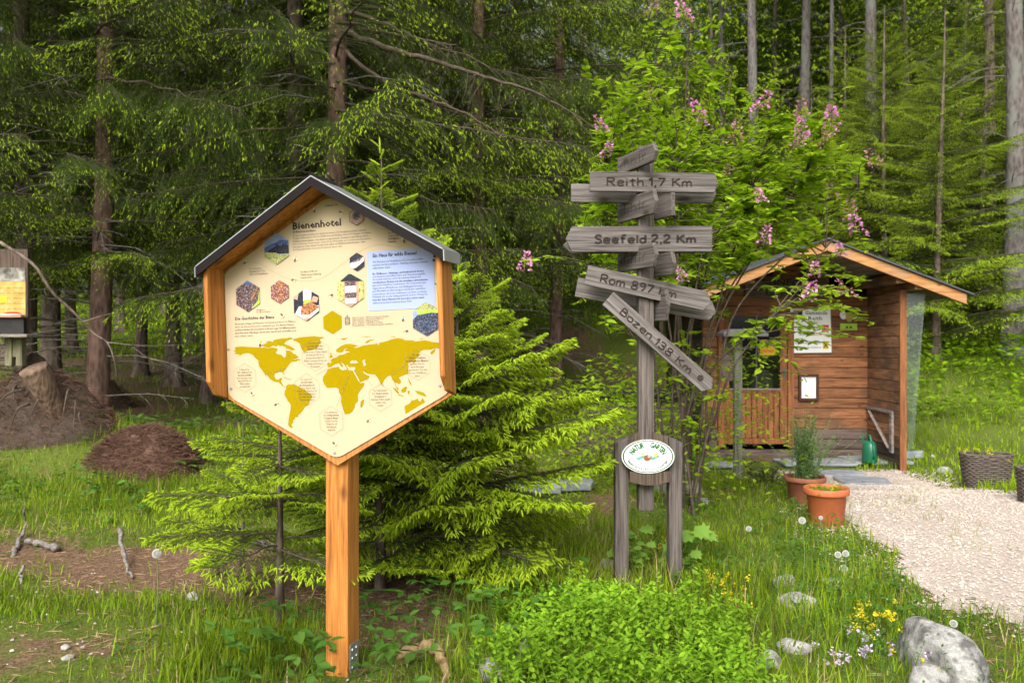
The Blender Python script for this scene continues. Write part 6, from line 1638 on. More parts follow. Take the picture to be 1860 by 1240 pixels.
for k, (px, py, d) in enumerate([(1190, 90, 6.9), (1250, 60, 7.0), (1330, 130, 6.9), (1400, 230, 6.7), (1490, 270, 6.7), (1560, 340, 6.8), (1500, 450, 6.4), (1420, 560, 6.1), (1330, 330, 7.4), (1100, 300, 6.7), (1130, 180, 7.3), (1060, 470, 6.6), (1230, 300, 6.3), (1280, 430, 6.2), (1420, 380, 7.3)]):
    tip = np.array(P(px, py, d)) - np.array(lb)
    b0 = rl.normal(0, .10, 3); b0[2] = -.05
    mid = tip * .5 + np.array([0, 0, .28 * np.linalg.norm(tip[:2]) * .8]) + rl.normal(0, .06, 3); mid[:2] *= .72
    pts = catmull([b0, b0 * .5 + mid * .55 + np.array([0, 0, .05]), mid, tip * .78 + mid * .22, tip], 6)
    stems.append(pts); wd.tube(pts, np.linspace(.014, .003, len(pts)), 6, cap=False)
allp = np.concatenate([s[6:] for s in stems])
def twig_to(e, ldens=1.0):
    dv = np.linalg.norm(allp - e, axis=1) + .6 * np.maximum(0, allp[:, 2] - e[2] + .05)
    b = allp[np.argmin(dv)]; ln = np.linalg.norm(e - b)
    m = (b + e) / 2 + np.array([0, 0, .10 * ln]) + rl.normal(0, .03, 3)
    pts = catmull([b, m, e], 6); wd.tube(pts, np.linspace(.006, .0018, len(pts)), 4, cap=False)
    n = int(np.clip(ln * 40, 14, 40) * ldens)
    t = np.linspace(.25, 1, n); O = np.stack([np.interp(t, np.linspace(0, 1, len(pts)), pts[:, c]) for c in range(3)], 1)
    ax = (e - b) / (ln + 1e-9)
    a = rl.uniform(0, 6.28, n); sd = np.stack([np.cos(a), np.sin(a), rl.uniform(-.35, .35, n)], 1)
    Dd = sd * .9 + ax * .45; Dd[:, 2] -= .1
    return O, Dd
OO, DD = [], []
for e in targ + ends:
    o_, d_ = twig_to(e); OO.append(o_); DD.append(d_)
OO = np.concatenate(OO); DD = np.concatenate(DD)
leaves(lf, OO, DD, rng.uniform(.05, .105, len(OO)), tilt=.3)
wd.build('stem', M['twig'], lil, smooth=True)
o = lf.build('crown', M['lilac_leaf'], lil); o['kind'] = 'stuff'
pet_v = np.array([(0, -.5, 0), (0, .5, 0), (1, .35, .2), (1, -.35, .2)]); pet_f = np.array([(0, 1, 2, 3)])
for (a, b, d, s, dull), t in zip(flow, targ):
    mb = MB(); n = 70 if not dull else 42
    ax = np.array([rl.normal(0, .35), rl.normal(0, .2), 1.0]); ax /= np.linalg.norm(ax); u = rl.random(n)
    rad = (.045 * (1 - u) ** .7 + .008) * s; an = rl.uniform(0, 6.28, n)
    O = t + ax * ((u - .45) * .16 * s)[:, None] + np.stack([np.cos(an) * rad, np.sin(an) * rad, rl.normal(0, .006, n)], 1)
    Dv = np.stack([np.cos(an), np.sin(an), rl.normal(.3, .5, n)], 1)
    mb.inst(pet_v, pet_f, O, Dv, rl.normal(0, 1, (n, 3)), .016 * s + .003, .013 * s + .002)
    mb.tube([t - ax * .09 * s, t + ax * .08 * s], [.003, .001], 4, 1)
    mb.build('flower_panicle', [M['pink_dull'] if dull else M['pink'], M['twig']], lil)

# ---- undergrowth masses (nobody could count these)
def scrub(n, region, hgt, ls, name, label, mat, full=False, yexp=1.0):
    """leafy ground layer: leaves held on invisible short stems at random heights"""
    x0, x1, y0, y1, keep = region
    x = rng.uniform(x0, x1, n); y = y0 + (y1 - y0) * rng.random(n) ** yexp
    k = rng.random(n) < keep(x, y); x, y = x[k], y[k]; n = len(x)
    top = hgt * (.25 + 1.1 * np.clip(fbm(x * .9, y * .9, 3, 91) - .2, 0, 1))
    z = H0(x, y) + top * rng.random(n) ** .6
    a = rng.uniform(0, 6.28, n)
    mb = MB(); leaves(mb, np.stack([x, y, z], 1), np.stack([np.cos(a), np.sin(a), rng.normal(.05, .35, n)], 1), rng.uniform(*ls, n), full=full, tilt=.4)
    o = mb.build(name, mat); tag(o, label, None, None, 'stuff'); return o
scrub(34000, (5.3, 16, 11.8, 22, lambda x, y: sstep(12.2, 13.2, y + .25 * (x - 7)) * (.25 + .75 * (fbm(x * .8, y * .8, 3, 15) > .42))), .85, (.08, .16), 'undergrowth', 'leafy bright undergrowth covering the bank beside the hut', M['bush_leaf'])
scrub(24000, (-1, 20, 19, 40, lambda x, y: 1.0 * (fbm(x * .5, y * .5, 3, 17) > .36)), 1.3, (.10, .22), 'undergrowth', 'green undergrowth on the wooded slope', M['bush_leaf'])
scrub(9000, (-13, 1.5, 8.5, 20, lambda x, y: (fbm(x * .9, y * .9, 3, 19) > .5) * .8), .30, (.04, .09), 'undergrowth', 'low shaded plants on the floor of the spruce wood', M['bramble'])
scrub(9000, (-22, 2, 20, 40, lambda x, y: 1.0 * (fbm(x * .5, y * .5, 3, 23) > .45)), .8, (.08, .16), 'undergrowth', 'bushes in the clearing beyond the wood', M['meadow'])
scrub(15000, (.0, 2.6, 6.3, 10.8, lambda x, y: gau(x, y, 1.25, 8.0, .9, 1.5) * (pathmask(x, y) < -.15)), 1.5, (.04, .085), 'undergrowth', 'leafy shoots at the foot of the lilac', M['lilac_leaf'])

# mint bed in the foreground: upright stems with crossed leaf pairs
def stems_bed(n, keep, x0, x1, y0, y1, h0, h1, ll, name, label, mat, pairs=6):
    x = rng.uniform(x0, x1, n); y = rng.uniform(y0, y1, n); k = rng.random(n) < keep(x, y); x, y = x[k], y[k]; n = len(x)
    hh = rng.uniform(h0, h1, n) * (.35 + 1.3 * fbm(x * 3, y * 3, 2, 41)); lean = rng.normal(0, .18, (n, 2))
    mb = MB()
    for p in range(pairs):
        t = .35 + .65 * p / (pairs - 1); a = rng.uniform(0, 6.28, n) + p * pi / 2
        O = np.stack([x + lean[:, 0] * hh * t, y + lean[:, 1] * hh * t, H0(x, y) + hh * t], 1)
        sz = ll * (1.1 - .45 * t) * rng.uniform(.5, 1.3, n)
        for s in (0, pi):
            D = np.stack([np.cos(a + s), np.sin(a + s), np.full(n, .15 + .5 * t) + rng.normal(0, .15, n)], 1)
            leaves(mb, O, D, sz, sz * .6, full=p > 2, tilt=.15)
    tv = np.array([(0, -.5, 0), (0, .5, 0), (1, 0, 0)]); mb.inst(tv, np.array([(0, 1, 2)]), np.stack([x, y, H0(x, y)], 1), np.stack([lean[:, 0], lean[:, 1], np.ones(n)], 1), np.tile((0, 1., 0.1), (n, 1)), hh, .005)
    o = mb.build(name, mat); tag(o, label, None, None, 'stuff'); return o
bed = np.array([(-.10, 3.05), (.95, 3.0), (1.02, 3.4), (1.10, 3.9), (.95, 4.35), (.35, 4.45), (.06, 4.2), (-.08, 3.6)])
stems_bed(3200, lambda x, y: sstep(-.10, .10, pdist(bed, x, y) + .55 * (fbm(x * 3, y * 3, 3, 43) - .5)) * (.35 + .65 * (fbm(x * 5, y * 5, 3, 47) > .42)), -.5, 1.7, 2.8, 4.9, .10, .20, .046, 'mint_bed', 'dense bright green mint bed filling the foreground below the signpost', M['mint'])
stems_bed(900, lambda x, y: np.clip(gau(x, y, 1.75, 4.1, .5, .8) * 1.2, 0, 1) * (pathmask(x, y) < -.05), .9, 2.7, 3.0, 5.6, .05, .16, .025, 'herb_bed', 'mixed low herbs between the boulders and the mint', M['bramble'], 5)
# bramble leaves below the spruces
def brambles(n, keep, reg, label, h0=.05, h1=.28, ls=(.045, .085)):
    x0, x1, y0, y1 = reg
    x = rng.uniform(x0, x1, n); y = rng.uniform(y0, y1, n); k = rng.random(n) < keep(x, y); x, y = x[k], y[k]; n = len(x)
    z = H0(x, y) + rng.uniform(h0, h1, n); a = rng.uniform(0, 6.28, n); mb = MB()
    L_ = rng.uniform(*ls, n)
    for da in (-1.25, 0, 1.25):
        leaves(mb, np.stack([x, y, z], 1), np.stack([np.cos(a + da), np.sin(a + da), rng.normal(0, .2, n)], 1), L_ * (1 if da == 0 else .85), L_ * .68, tilt=.2)
    tv = np.array([(0, -.5, 0), (0, .5, 0), (1, 0, 0)]); mb.inst(tv, np.array([(0, 1, 2)]), np.stack([x, y, H0(x, y)], 1), np.stack([.1 * np.cos(a), .1 * np.sin(a), z - H0(x, y)], 1), np.tile((0, 1., .1), (n, 1)), z - H0(x, y), .004)
    o = mb.build('brambles', M['bramble']); tag(o, label, None, None, 'stuff')
brambles(620, lambda x, y: np.clip(1.2 * gau(x, y, -.35, 3.75, .4, .5) + 1.1 * gau(x, y, -.95, 3.35, .22, .35), 0, 1), (-1.6, .6, 2.9, 5.0), 'bramble leaves in the shade round the foot of the board post')
brambles(1500, lambda x, y: .8 * (fbm(x * 1.2, y * 1.2, 3, 61) > .47), (-5.5, -1.2, 6.2, 10.5), 'broad leaved weeds in front of the needle mound', .03, .2, (.05, .10))

brambles(1500, lambda x, y: np.clip(.9 * (fbm(x * 1.6, y * 1.6, 3, 63) > .46) * (1.1 - .6 * veg(x, y)), 0, 1), (-4.2, -.6, 3.1, 6.5), 'tiny clover leaves and weeds among the short grass', .01, .05, (.012, .03))

brambles(2600, lambda x, y: np.clip(.9 * (fbm(x * 1.9, y * 1.9, 3, 67) > .45), 0, 1) * (pathmask(x, y) < -.05), (.9, 3.2, 3.9, 8.5), 'small broad leaved weeds mixed into the long grass by the gravel', .02, .12, (.018, .045))
# ================================================================== stones
def granite(name, base, speck, lich, lo=.50, hi=.60):
    m, n, l, b = new_mat(name)
    tc = n.new('ShaderNodeTexCoord')
    nz = [n.new('ShaderNodeTexNoise') for _ in range(3)]
    for q, sc, dt in zip(nz, (90, 6, 22), (3, 8, 6)):
        q.inputs['Scale'].default_value = sc; q.inputs['Detail'].default_value = dt; q.inputs['Roughness'].default_value = .7; l.new(tc.outputs['Object'], q.inputs['Vector'])
    r1 = n.new('ShaderNodeValToRGB'); r1.color_ramp.elements[0].position = .38; r1.color_ramp.elements[1].position = .62
    r1.color_ramp.elements[0].color = col4(speck); r1.color_ramp.elements[1].color = col4(base); l.new(nz[0].outputs['Fac'], r1.inputs['Fac'])
    ad = n.new('ShaderNodeMath'); ad.operation = 'MULTIPLY_ADD'; ad.inputs[1].default_value = .45; l.new(nz[2].outputs['Fac'], ad.inputs[0]); l.new(nz[1].outputs['Fac'], ad.inputs[2])
    r2 = n.new('ShaderNodeValToRGB'); r2.color_ramp.elements[0].position = lo + .22; r2.color_ramp.elements[1].position = hi + .22; l.new(ad.outputs[0], r2.inputs['Fac'])
    mx = n.new('ShaderNodeMix'); mx.data_type = 'RGBA'; l.new(r2.outputs[0], mx.inputs[0]); l.new(r1.outputs[0], mx.inputs[6]); mx.inputs[7].default_value = col4(lich)
    l.new(mx.outputs[2], b.inputs['Base Color']); b.inputs['Roughness'].default_value = .92; b.inputs['Specular IOR Level'].default_value = .1
    bp = n.new('ShaderNodeBump'); bp.inputs['Strength'].default_value = 1.0; bp.inputs['Distance'].default_value = .02; l.new(ad.outputs[0], bp.inputs['Height']); l.new(bp.outputs[0], b.inputs['Normal'])
    return m
M['granite'] = granite('granite', (.40, .39, .37), (.25, .24, .225), (.10, .10, .093), .46, .60)
M['limestone'] = granite('limestone', (.42, .40, .37), (.27, .255, .23), (.13, .13, .10), .52, .68)
M['slate'] = mottled('slate', [(.10, .11, .125), (.24, .255, .28), (.36, .37, .39)], [.3, .5, .72], 7, .6, .4, 8, .01)
def rock(name, label, c, size, seed, mat, group=None, rz=0.0, rough=.22, sub=4):
    bm = bmesh.new(); bmesh.ops.create_icosphere(bm, subdivisions=sub, radius=1)
    r = np.random.default_rng(seed); V = np.array([v.co[:] for v in bm.verts])
    pl_ = r.normal(0, 1, (7, 3)); pl_ /= np.linalg.norm(pl_, axis=1, keepdims=True)
    for n in pl_:                                           # a few broken faces
        d = V @ n - r.uniform(.62, .88); V = V - np.maximum(d, 0)[:, None] * n * .8
    s = V + r.uniform(0, 50, 3)
    nz = fbm(s[:, 0] * 1.7 + s[:, 2], s[:, 1] * 1.7 - s[:, 2] * .7, 4, seed) - .5
    n2 = fbm(s[:, 0] * 6 + s[:, 2] * 5, s[:, 1] * 6 - s[:, 2] * 4, 3, seed + 5) - .5
    V = V * (1 + rough * 1.6 * nz + rough * .35 * n2)[:, None] * np.array(size)
    for v, co in zip(bm.verts, V): v.co = co
    me = bpy.data.meshes.new(name); bm.to_mesh(me); bm.free()
    me.polygons.foreach_set('use_smooth', np.ones(len(me.polygons), bool)); me.materials.append(mat)
    o = link(name, me, None, c); o.rotation_euler = (0, 0, rz); tag(o, label, 'rock', group); return o
gr = G(1705, 1215)
rock('boulder', 'large pale grey boulder with dark lichen at the edge of the gravel', (X(1706, 3.5), 3.52, .05), (.135, .25, .175), 1, M['granite'], rz=.12, rough=.18, sub=5)
gr = G(1690, 1232)
rock('boulder', 'smaller rounded boulder leaning in front of the large pale one', (X(1672, 3.36), 3.30, .02), (.085, .09, .11), 2, M['granite'], rz=.3, sub=4)
g_ = G(1680, 1238); rock('boulder', 'dark low stone at the bottom edge before the boulders', (X(1690, 3.22), 3.22, .0), (.11, .07, .07), 12, M['granite'], rz=.1)
stones = [(1438, 1180, .085, 'white limestone between mint and herbs'), (1450, 1100, .10, 'long white limestone edging the herb bed above the mint'), (1428, 1062, .09, 'small pale stone at the upper end of the herb bed'), (1515, 1065, .07, 'small white stone in the grass beside the herb bed'), (1395, 1205, .07, 'little pale stone touching the mint bed'),
          (1258, 895, .15, 'white rock at the right of the signpost stand'), (1232, 870, .13, 'pinkish flat rock behind the signpost stand'), (1105, 1030, .08, 'pale stone at the foot of the signpost leg'), (1275, 915, .09, 'small grey rock in the grass right of the signpost'), (1245, 855, .1, 'grey stone behind the signpost near the lilac foot'),
          (900, 1225, .10, 'white rough stone half under the mint by the stump'), (350, 1086, .05, 'single grey stone lying in the needle litter'), (125, 1196, .03, 'small white stone in the short grass at lower left'), (120, 1177, .025, 'tiny white stone beside the small one at lower left'), (1005, 1115, .05, 'dark stone under the spreading spruce'), (1715, 858, .10, 'white stone at the meadow end of the porch kerb')]
for k, (px, py, s, lab) in enumerate(stones):
    p = G(px, py); rock('stone', lab, (p.x, p.y, p.z + s * .18), (s, s * rng.uniform(.6, .9), s * rng.uniform(.45, .7)), 30 + k, M['limestone'] if 'dark' not in lab else M['granite'], None, rng.uniform(0, 3), .3, 3)
def slab(label, cpx, cpy, wpx, depth, thick, seed, zoff=.0, rz=0.0, tilt=0.0):
    p = G(cpx, cpy); s = p.y / F; r = np.random.default_rng(seed); w_ = wpx * s / 2
    base = [(-w_, -depth / 2), (w_, -depth / 2), (w_, depth / 2), (-w_, depth / 2)]
    pts = []
    for k in range(4):
        a, b = np.array(base[k]), np.array(base[(k + 1) % 4])
        for t in (0, .3, .65): pts.append(a + (b - a) * t + r.normal(0, .018, 2))
    n = len(pts); zn = r.normal(0, .004, n)
    V = [(x, y, -thick) for x, y in pts] + [(x, y, 0 + z) for (x, y), z in zip(pts, zn)]
    mb = MB(); mb.add(V, [tuple(range(n - 1, -1, -1)), tuple(range(n, 2 * n))] + [(i, (i + 1) % n, (i + 1) % n + n, i + n) for i in range(n)])
    o = mb.build('stone_slab', M['slate'], None, False, (p.x, p.y, p.z + zoff + thick * .5)); o.rotation_euler = (tilt, 0, rz); bevel(o, .008); tag(o, label, 'paving slab', None); return o
slab('grey slate slab lying in grass beneath the lime tipped spruce', 968, 893, 95, .42, .07, 1, .05, .1)
slab('grey slate slab touching the first one nearer the signpost', 1040, 890, 70, .35, .07, 2, .06, -.1)
slab('slate stepping slab on the gravel in front of the porch', 1567, 876, 92, .50, .03, 3, .02, -.15)
slab('slate stepping slab between the porch and the front stepping slab', 1525, 862, 80, .36, .03, 4, .02, .1)
slab('wide slate slab at the porch threshold under the door', 1480, 843, 130, .5, .04, 5, .03)
slab('slate slab paving the porch below the watering can', 1590, 840, 105, .55, .04, 6, .03)
slab('small slate slab at the left foot of the hut wall', 1300, 846, 75, .35, .04, 7, .02)
slab('grey stone kerb at the open end of the porch', 1640, 833, 70, .16, .09, 8, .06)
slab('flat dark slab in the grass behind the signpost stand', 1195, 892, 45, .25, .05, 9, .02)

# ================================================================== dead wood on the left
M['deadwood'] = wood('deadwood', (.07, .06, .052), (.34, .30, .27), (9, 9, 9), 5, .85, .6, False, .1)
M['logwood'] = bark('logwood', (.06, .04, .03), (.26, .17, .12), 14)
M['root_yellow'] = wood('root_yellow', (.12, .075, .035), (.30, .21, .095), (6, 6, 6), 5, .8, .5, False, .05)
def stick(name, label, pts_px, r0_, r1_, mat, cat='branch', lift=.03, side=()):
    pts = []
    for q in pts_px:
        p = G(q[0], q[1]); pts.append(np.array((p.x, p.y, p.z + lift + (q[2] if len(q) > 2 else 0))))
    c = catmull(pts, 6); c = c + rng.normal(0, .004, c.shape); n = len(c); o0 = c[0].copy()
    mb = MB(); mb.tube(c - o0 + rng.normal(0, .005, c.shape), np.linspace(r0_, r1_, n) * .7 * rng.uniform(.65, 1.3, n), 7)
    o = mb.build(name, mat, None, True, tuple(o0)); tag(o, label, cat); return o
stick('dead_branch', 'crooked bleached root standing in the litter at far left', [(22, 1012, .0), (38, 985, .03), (47, 968, .08), (44, 975, .20)], .022, .009, M['deadwood'], lift=.0)
stick('dead_branch', 'short dark log end lying beside the crooked bleached root', [(48, 992), (75, 993), (104, 1003)], .026, .034, M['deadwood'])
stick('dead_branch', 'bleached stick slanting out of the litter in the middle', [(218, 1000, .14), (226, 1030, .05), (240, 1052, .0)], .026, .012, M['deadwood'], lift=.01)
stick('dead_branch', 'flat brown root lying in the litter near the sapling', [(378, 1049), (410, 1046), (450, 1052), (485, 1047)], .035, .012, M['logwood'])
stick('dead_branch', 'pale fallen branch behind the sapling stem', [(444, 985), (470, 992), (497, 1002)], .03, .035, M['deadwood'])
stick('dead_branch', 'small bleached stub at the left edge of the litter', [(40, 1060, .0), (41, 1045, .06)], .02, .012, M['deadwood'], lift=0)
stick('dead_branch', 'thin upright twig stub in the litter before the brown root', [(389, 1035, .0), (384, 1020, .07)], .006, .003, M['deadwood'], lift=0)
stick('tree_root', 'bent yellowish root arching out of the ground under the spruce', [(728, 1212, .02), (765, 1208, .05), (800, 1216, .04), (812, 1240, -.02)], .030, .034, M['root_yellow'], 'root')
stick('tree_stump', 'splintered grey stump beside the mint', [(940, 1240, -.02), (946, 1225, .06), (950, 1220, .14)], .05, .022, M['deadwood'], 'stump', lift=0)
# fallen dead branch in the air at the left
c = catmull([np.array(P(*q)) for q in [(0, 440, 8.3), (60, 480, 8.3), (95, 530, 8.4), (135, 568, 8.5), (170, 605, 8.6), (195, 622, 8.6), (208, 655, 8.6), (213, 690, 8.7)]], 6); n = len(c)
mb = MB(); mb.tube(c - c[0], np.linspace(.018, .007, n), 7)
for q in ([(195, 622, 8.6), (260, 628, 8.8), (340, 626, 9.0)], [(150, 585, 8.5), (200, 570, 8.7), (240, 565, 9.0)], [(240, 630, 8.8), (270, 650, 8.9), (300, 657, 8.9)]):
    cc = catmull([np.array(P(*k)) for k in q], 5); mb.tube(cc - c[0], np.linspace(.010, .003, len(cc)), 5)
o = mb.build('dead_branch', M['bark_brown'], None, True, tuple(c[0])); tag(o, 'long bare dead branch hanging down from the upper left past the poster shelf', 'branch')
# upturned log below the shelf
p0 = np.array(P(60, 668, 8.4)); p1 = np.array(G(118, 778)); 
c = catmull([p0, p0 * .6 + p1 * .4 + np.array((0, -.05, .06)), p1 * .85 + p0 * .15, p1 + np.array((0, -.05, -.05))], 6)
mb = MB(); mb.tube(c - p1, np.linspace(.14, .085, len(c)), 12); o = mb.build('fallen_log', M['logwood'], None, True, tuple(p1)); tag(o, 'short brown log leaning off the dark root mound at the left', 'log')
# root mound: soil heap with roots
def heap(name, label, c, a, b, hh, mat, seed, straw=None, nstraw=0, sl=(.05, .12), cat='mound'):
    r = np.random.default_rng(seed); n, m_ = 40, 16
    t = np.linspace(0, 2 * pi, n, endpoint=False); u = np.linspace(0, 1, m_)
    V = []
    for k in u:
        rr = k; zz = hh * (cos(k * pi / 2) ** .9)
        for q in t:
            w_ = 1 + .25 * (float(fbm(np.array(cos(q) * 1.5 + 5), np.array(sin(q) * 1.5 + seed), 3, seed)) - .5)
            xx, yy_ = a * rr * w_ * cos(q), b * rr * w_ * sin(q)
            V.append((xx, yy_, h(c[0] + xx, c[1] + yy_) - c[2] + zz * (1 + .9 * (float(fbm(np.array(3 * rr * cos(q) + 9), np.array(3 * rr * sin(q) + 4), 3, seed + 3)) - .5)) + .10 * (float(fbm(np.array(7 * rr * cos(q) + 9), np.array(7 * rr * sin(q) + 4), 3, seed + 7)) - .5) - .10 * rr))
    i = np.arange(m_ - 1)[:, None] * n; j = np.arange(n)[None]; k = (j + 1) % n
    Fq = np.stack([i + j, i + n + j, i + n + k, i + k], -1).reshape(-1, 4)
    root = thing(name, label, cat, tuple(c))
    mb = MB(); mb.add(np.array(V), Fq); mb.build('body', mat, root, smooth=True)
    if nstraw:
        q = r.uniform(0, 6.28, nstraw); rr = np.sqrt(r.random(nstraw)); q1, q2 = a * rr * np.cos(q), b * rr * np.sin(q); O = np.stack([q1, q2, H0(c[0] + q1, c[1] + q2) - c[2] + hh * np.cos(rr * pi / 2) ** .9 - .02 + r.uniform(0, .03, nstraw)], 1)
        aa = r.uniform(0, 6.28, nstraw); tv = np.array([(0, -.5, 0), (0, .5, 0), (1, 0, .0), (.5, 0, .8)]); tf = np.array([(0, 1, 3), (1, 2, 3), (2, 0, 3)])
        m2 = MB(); m2.inst(tv, tf, O, np.stack([np.cos(aa), np.sin(aa), r.normal(-.05, .35, nstraw)], 1), np.tile((0, 0, 1.), (nstraw, 1)), r.uniform(*sl, nstraw), .006); m2.build('needle_cover', straw, root)['kind'] = 'stuff'
    return root
M['ant_soil'] = mottled('ant_soil', [(.035, .018, .012), (.12, .065, .045), (.20, .12, .085)], [.3, .5, .7], 40, .95, .8)
M['ant_straw'] = leaf('ant_straw', (.055, .028, .019), (.17, .095, .065), .1, rough=.9)
pa = G(268, 838); heap('ant_hill', 'rounded reddish brown ant hill of needles at the wood edge', (pa.x, pa.y, pa.z), .60, .45, .34, M['ant_soil'], 3, M['ant_straw'], 7000, (.04, .11))
pb = G(60, 785); rm = heap('root_mound', 'dark upturned root mound below the poster shelf', (pb.x - .1, pb.y + .15, pb.z), .95, .5, .62, M['soil'], 8, M['ant_straw'], 3000, (.05, .16))
pc = G(175, 740); rm2 = heap('root_mound', 'low dark mound of soil between the log and the ant hill', (pc.x, pc.y, pc.z), .7, .4, .42, M['soil'], 9, M['ant_straw'], 1500, (.05, .16))
mb = MB()
for k in range(26):
    a = rng.uniform(0, 6.28); s = np.array((rng.uniform(-.7, .7), rng.uniform(-.35, 0), rng.uniform(.2, .5)))
    mb.tube(catmull([s, s + np.array((cos(a) * .15, -.1, -.05)), s + np.array((cos(a) * .35, -.16 + .1 * sin(a), -.3))], 4), np.linspace(.014, .004, 9), 5)
mb.build('root', M['twig'], rm, smooth=True)['kind'] = 'stuff'

# ---- poster shelf at the left edge
PD = 8.6
q_ = lambda px, py: ((px + 40 - 930) / F * PD, CAMZ - (py - 620) / F * PD)
ps0 = P(-40, 660, PD); ps0z = ps0.z
pst = thing('poster_stand', 'wooden stand with ochre poster and small shelf at the left edge of the picture', 'stand', (ps0.x, PD, ps0.z))
lx = lambda px: (px + 40) / F * PD
lz = lambda py: -(py - 660) / F * PD
M['post_olive'] = wood('post_olive', (.09, .08, .045), (.30, .28, .17), (16, 16, 1), 3, .85, .4, False, .05)
M['poster_ochre'] = mottled('poster_ochre', [(.36, .22, .05), (.50, .33, .08), (.58, .44, .16)], [.3, .5, .7], 9, .6, 0)
mb = MB(); mb.box(lx(-95), lx(48), .02, .06, lz(602), lz(452)); bdp = mb.build('back_board', M['old_dark_z'], pst)
mb = MB(); mb.box(lx(-90), lx(45), .012, .019, lz(573), lz(511)); pz = mb.build('poster', M['poster_ochre'], pst)
mb = MB(); mb.box(lx(-90), lx(45), .010, .0185, lz(510.5), lz(486)); mb.build('poster', mottled('photo_strip', [(.02, .02, .018), (.20, .19, .16), (.60, .58, .50)], [.42, .52, .66], 3.2, .5, 0), pst)
mb = MB()
for k in range(5): put_text(mb, 'Die Bienen und ihre Imker im Wald', lx(-85), lz(524 + 9.5 * k), .018, .0115, 0, lx(40) - lx(-85))
mb.build('lettering', M['ink_soft'], pz)
mb = MB(); mb.box(lx(-6), lx(11), .008, .0117, lz(549), lz(538)); mb.build('yellow_label', M['yellow_logo'], pz)
mb = MB(); mb.box(lx(-95), lx(48), -.10, .019, lz(576.5), lz(573.5)); mb.build('tray', plain('tray', (.45, .22, .16), .6), pst)
mb = MB(); mb.box(lx(-95), lx(48), -.05, .0195, lz(606), lz(577)); mb.build('dark_box', plain('dark_box', (.02, .018, .017), .5, var=.3), pst)
mb = MB(); mb.box(lx(-95), lx(69), -.20, .10, lz(612.5), lz(607)); bevel(mb.build('shelf', M['grey_x'], pst), .005)
for a, b in ((12, 24), (32, 43)):
    mb = MB(); mb.box(lx(a), lx(b), -.03, .05, lz(664), lz(613)); mb.build('leg', M['post_olive'], pst)
mb = MB(); mb.box(lx(24.3), lx(31.7), -.015, .04, lz(648), lz(613)); mb.build('crossbar', M['post_olive'], pst)
mb = MB(); mb.lathe([(0, .03), (.05, .028), (.09, .012), (.10, 0)], 18, sx=1.0, sy=.5); cl = mb.build('cap', plain('red_cloth', (.40, .04, .03), .8, var=.2), None, True, (ps0.x + lx(28), PD - .05, ps0.z + lz(573) + .008)); tag(cl, 'small red cap lying on the tray of the poster stand', 'cap'); 
mb = MB(); mb.lathe([(.10, 0), (.125, .004), (.11, -.006)], 18, sx=1.0, sy=.5); mb.build('brim', M['enamel'], cl, True)
cl.name = 'red_cap'

# dark shed glimpsed behind the lilac foot
sd = thing('garden_shed', 'weathered grey boards of a low shed glimpsed behind the foot of the lilac', 'shed', (X(1130, 10.5), 10.5, h(X(1130, 10.5), 10.5)))
mb = MB(); mb.box(-.55, .75, .03, .9, -.1, .78); mb.build('body', M['hut_dark_x'], sd)
for k in range(9):
    mb = MB(); mb.box(0, .137, -.0, .026, -.05, .80 + .01 * (k % 2)); o = mb.build('board', M['old_dark_z'], sd); o.location = (-.55 + k * .144, 0, 0)
mb = MB(); mb.prism([(-.65, .82), (.85, .82), (.85, .86), (-.65, .86)], -.12, 1.0); mb.build('roof', M['black_in'], sd)

# ================================================================== potted plants and small flowers
def herb(name, label, c, n, hh, spread, ls, mat, flower=None, nf=0, cat='plant', lean=.35):
    t = thing(name, label, cat, tuple(c)); r = rng
    mb = MB(); lf_ = MB(); tips = []
    for k in range(n):
        a = r.uniform(0, 6.28); l_ = abs(r.normal(0, lean)); b = np.array((cos(a), sin(a), 0)) * spread * .4 * r.random() + np.array((0, 0, -.03))
        tip = b + np.array((cos(a) * l_ * hh, sin(a) * l_ * hh, hh * r.uniform(.6, 1.1))); md = (b + tip) / 2 + np.array((-cos(a), -sin(a), .3)) * .06 * hh
        p = catmull([b, md, tip], 4); mb.tube(p, np.linspace(.003, .0012, len(p)), 3, cap=False); tips.append(tip)
        m_ = max(4, int(hh / .028)); tt = np.linspace(.15, 1, m_); O = np.stack([np.interp(tt, np.linspace(0, 1, len(p)), p[:, q]) for q in range(3)], 1)
        aa = r.uniform(0, 6.28, m_)
        leaves(lf_, O, np.stack([np.cos(aa), np.sin(aa), r.normal(.35, .2, m_)], 1), ls * r.uniform(.7, 1.2, m_) * (1.15 - .6 * tt), full=False)
        leaves(lf_, O, np.stack([-np.cos(aa), -np.sin(aa), r.normal(.35, .2, m_)], 1), ls * r.uniform(.7, 1.2, m_) * (1.15 - .6 * tt), full=False)
    mb.build('stem', mat, t)['kind'] = 'stuff'; lf_.build('foliage', mat, t)['kind'] = 'stuff'
    if flower:
        fm = MB()
        for k in range(nf):
            c0 = tips[k % n] + r.normal(0, .012, 3); m_ = 14; a = r.uniform(0, 6.28, m_)
            fm.inst(pet_v, pet_f, c0 + r.normal(0, .008, (m_, 3)), np.stack([np.cos(a), np.sin(a), r.uniform(0, 1, m_)], 1), r.normal(0, 1, (m_, 3)), .010, .008)
        fm.build('blossom', flower, t)['kind'] = 'stuff'
    return t
z1_ = gp1.z + 71 / F * gp1.y * .88; herb('stonecrop', 'low yellow green stonecrop growing in the bright terracotta pot', (gp1.x, gp1.y, z1_), 60, .065, .28, .028, M['mint'], M['yellow_petal'], 3, lean=.9)
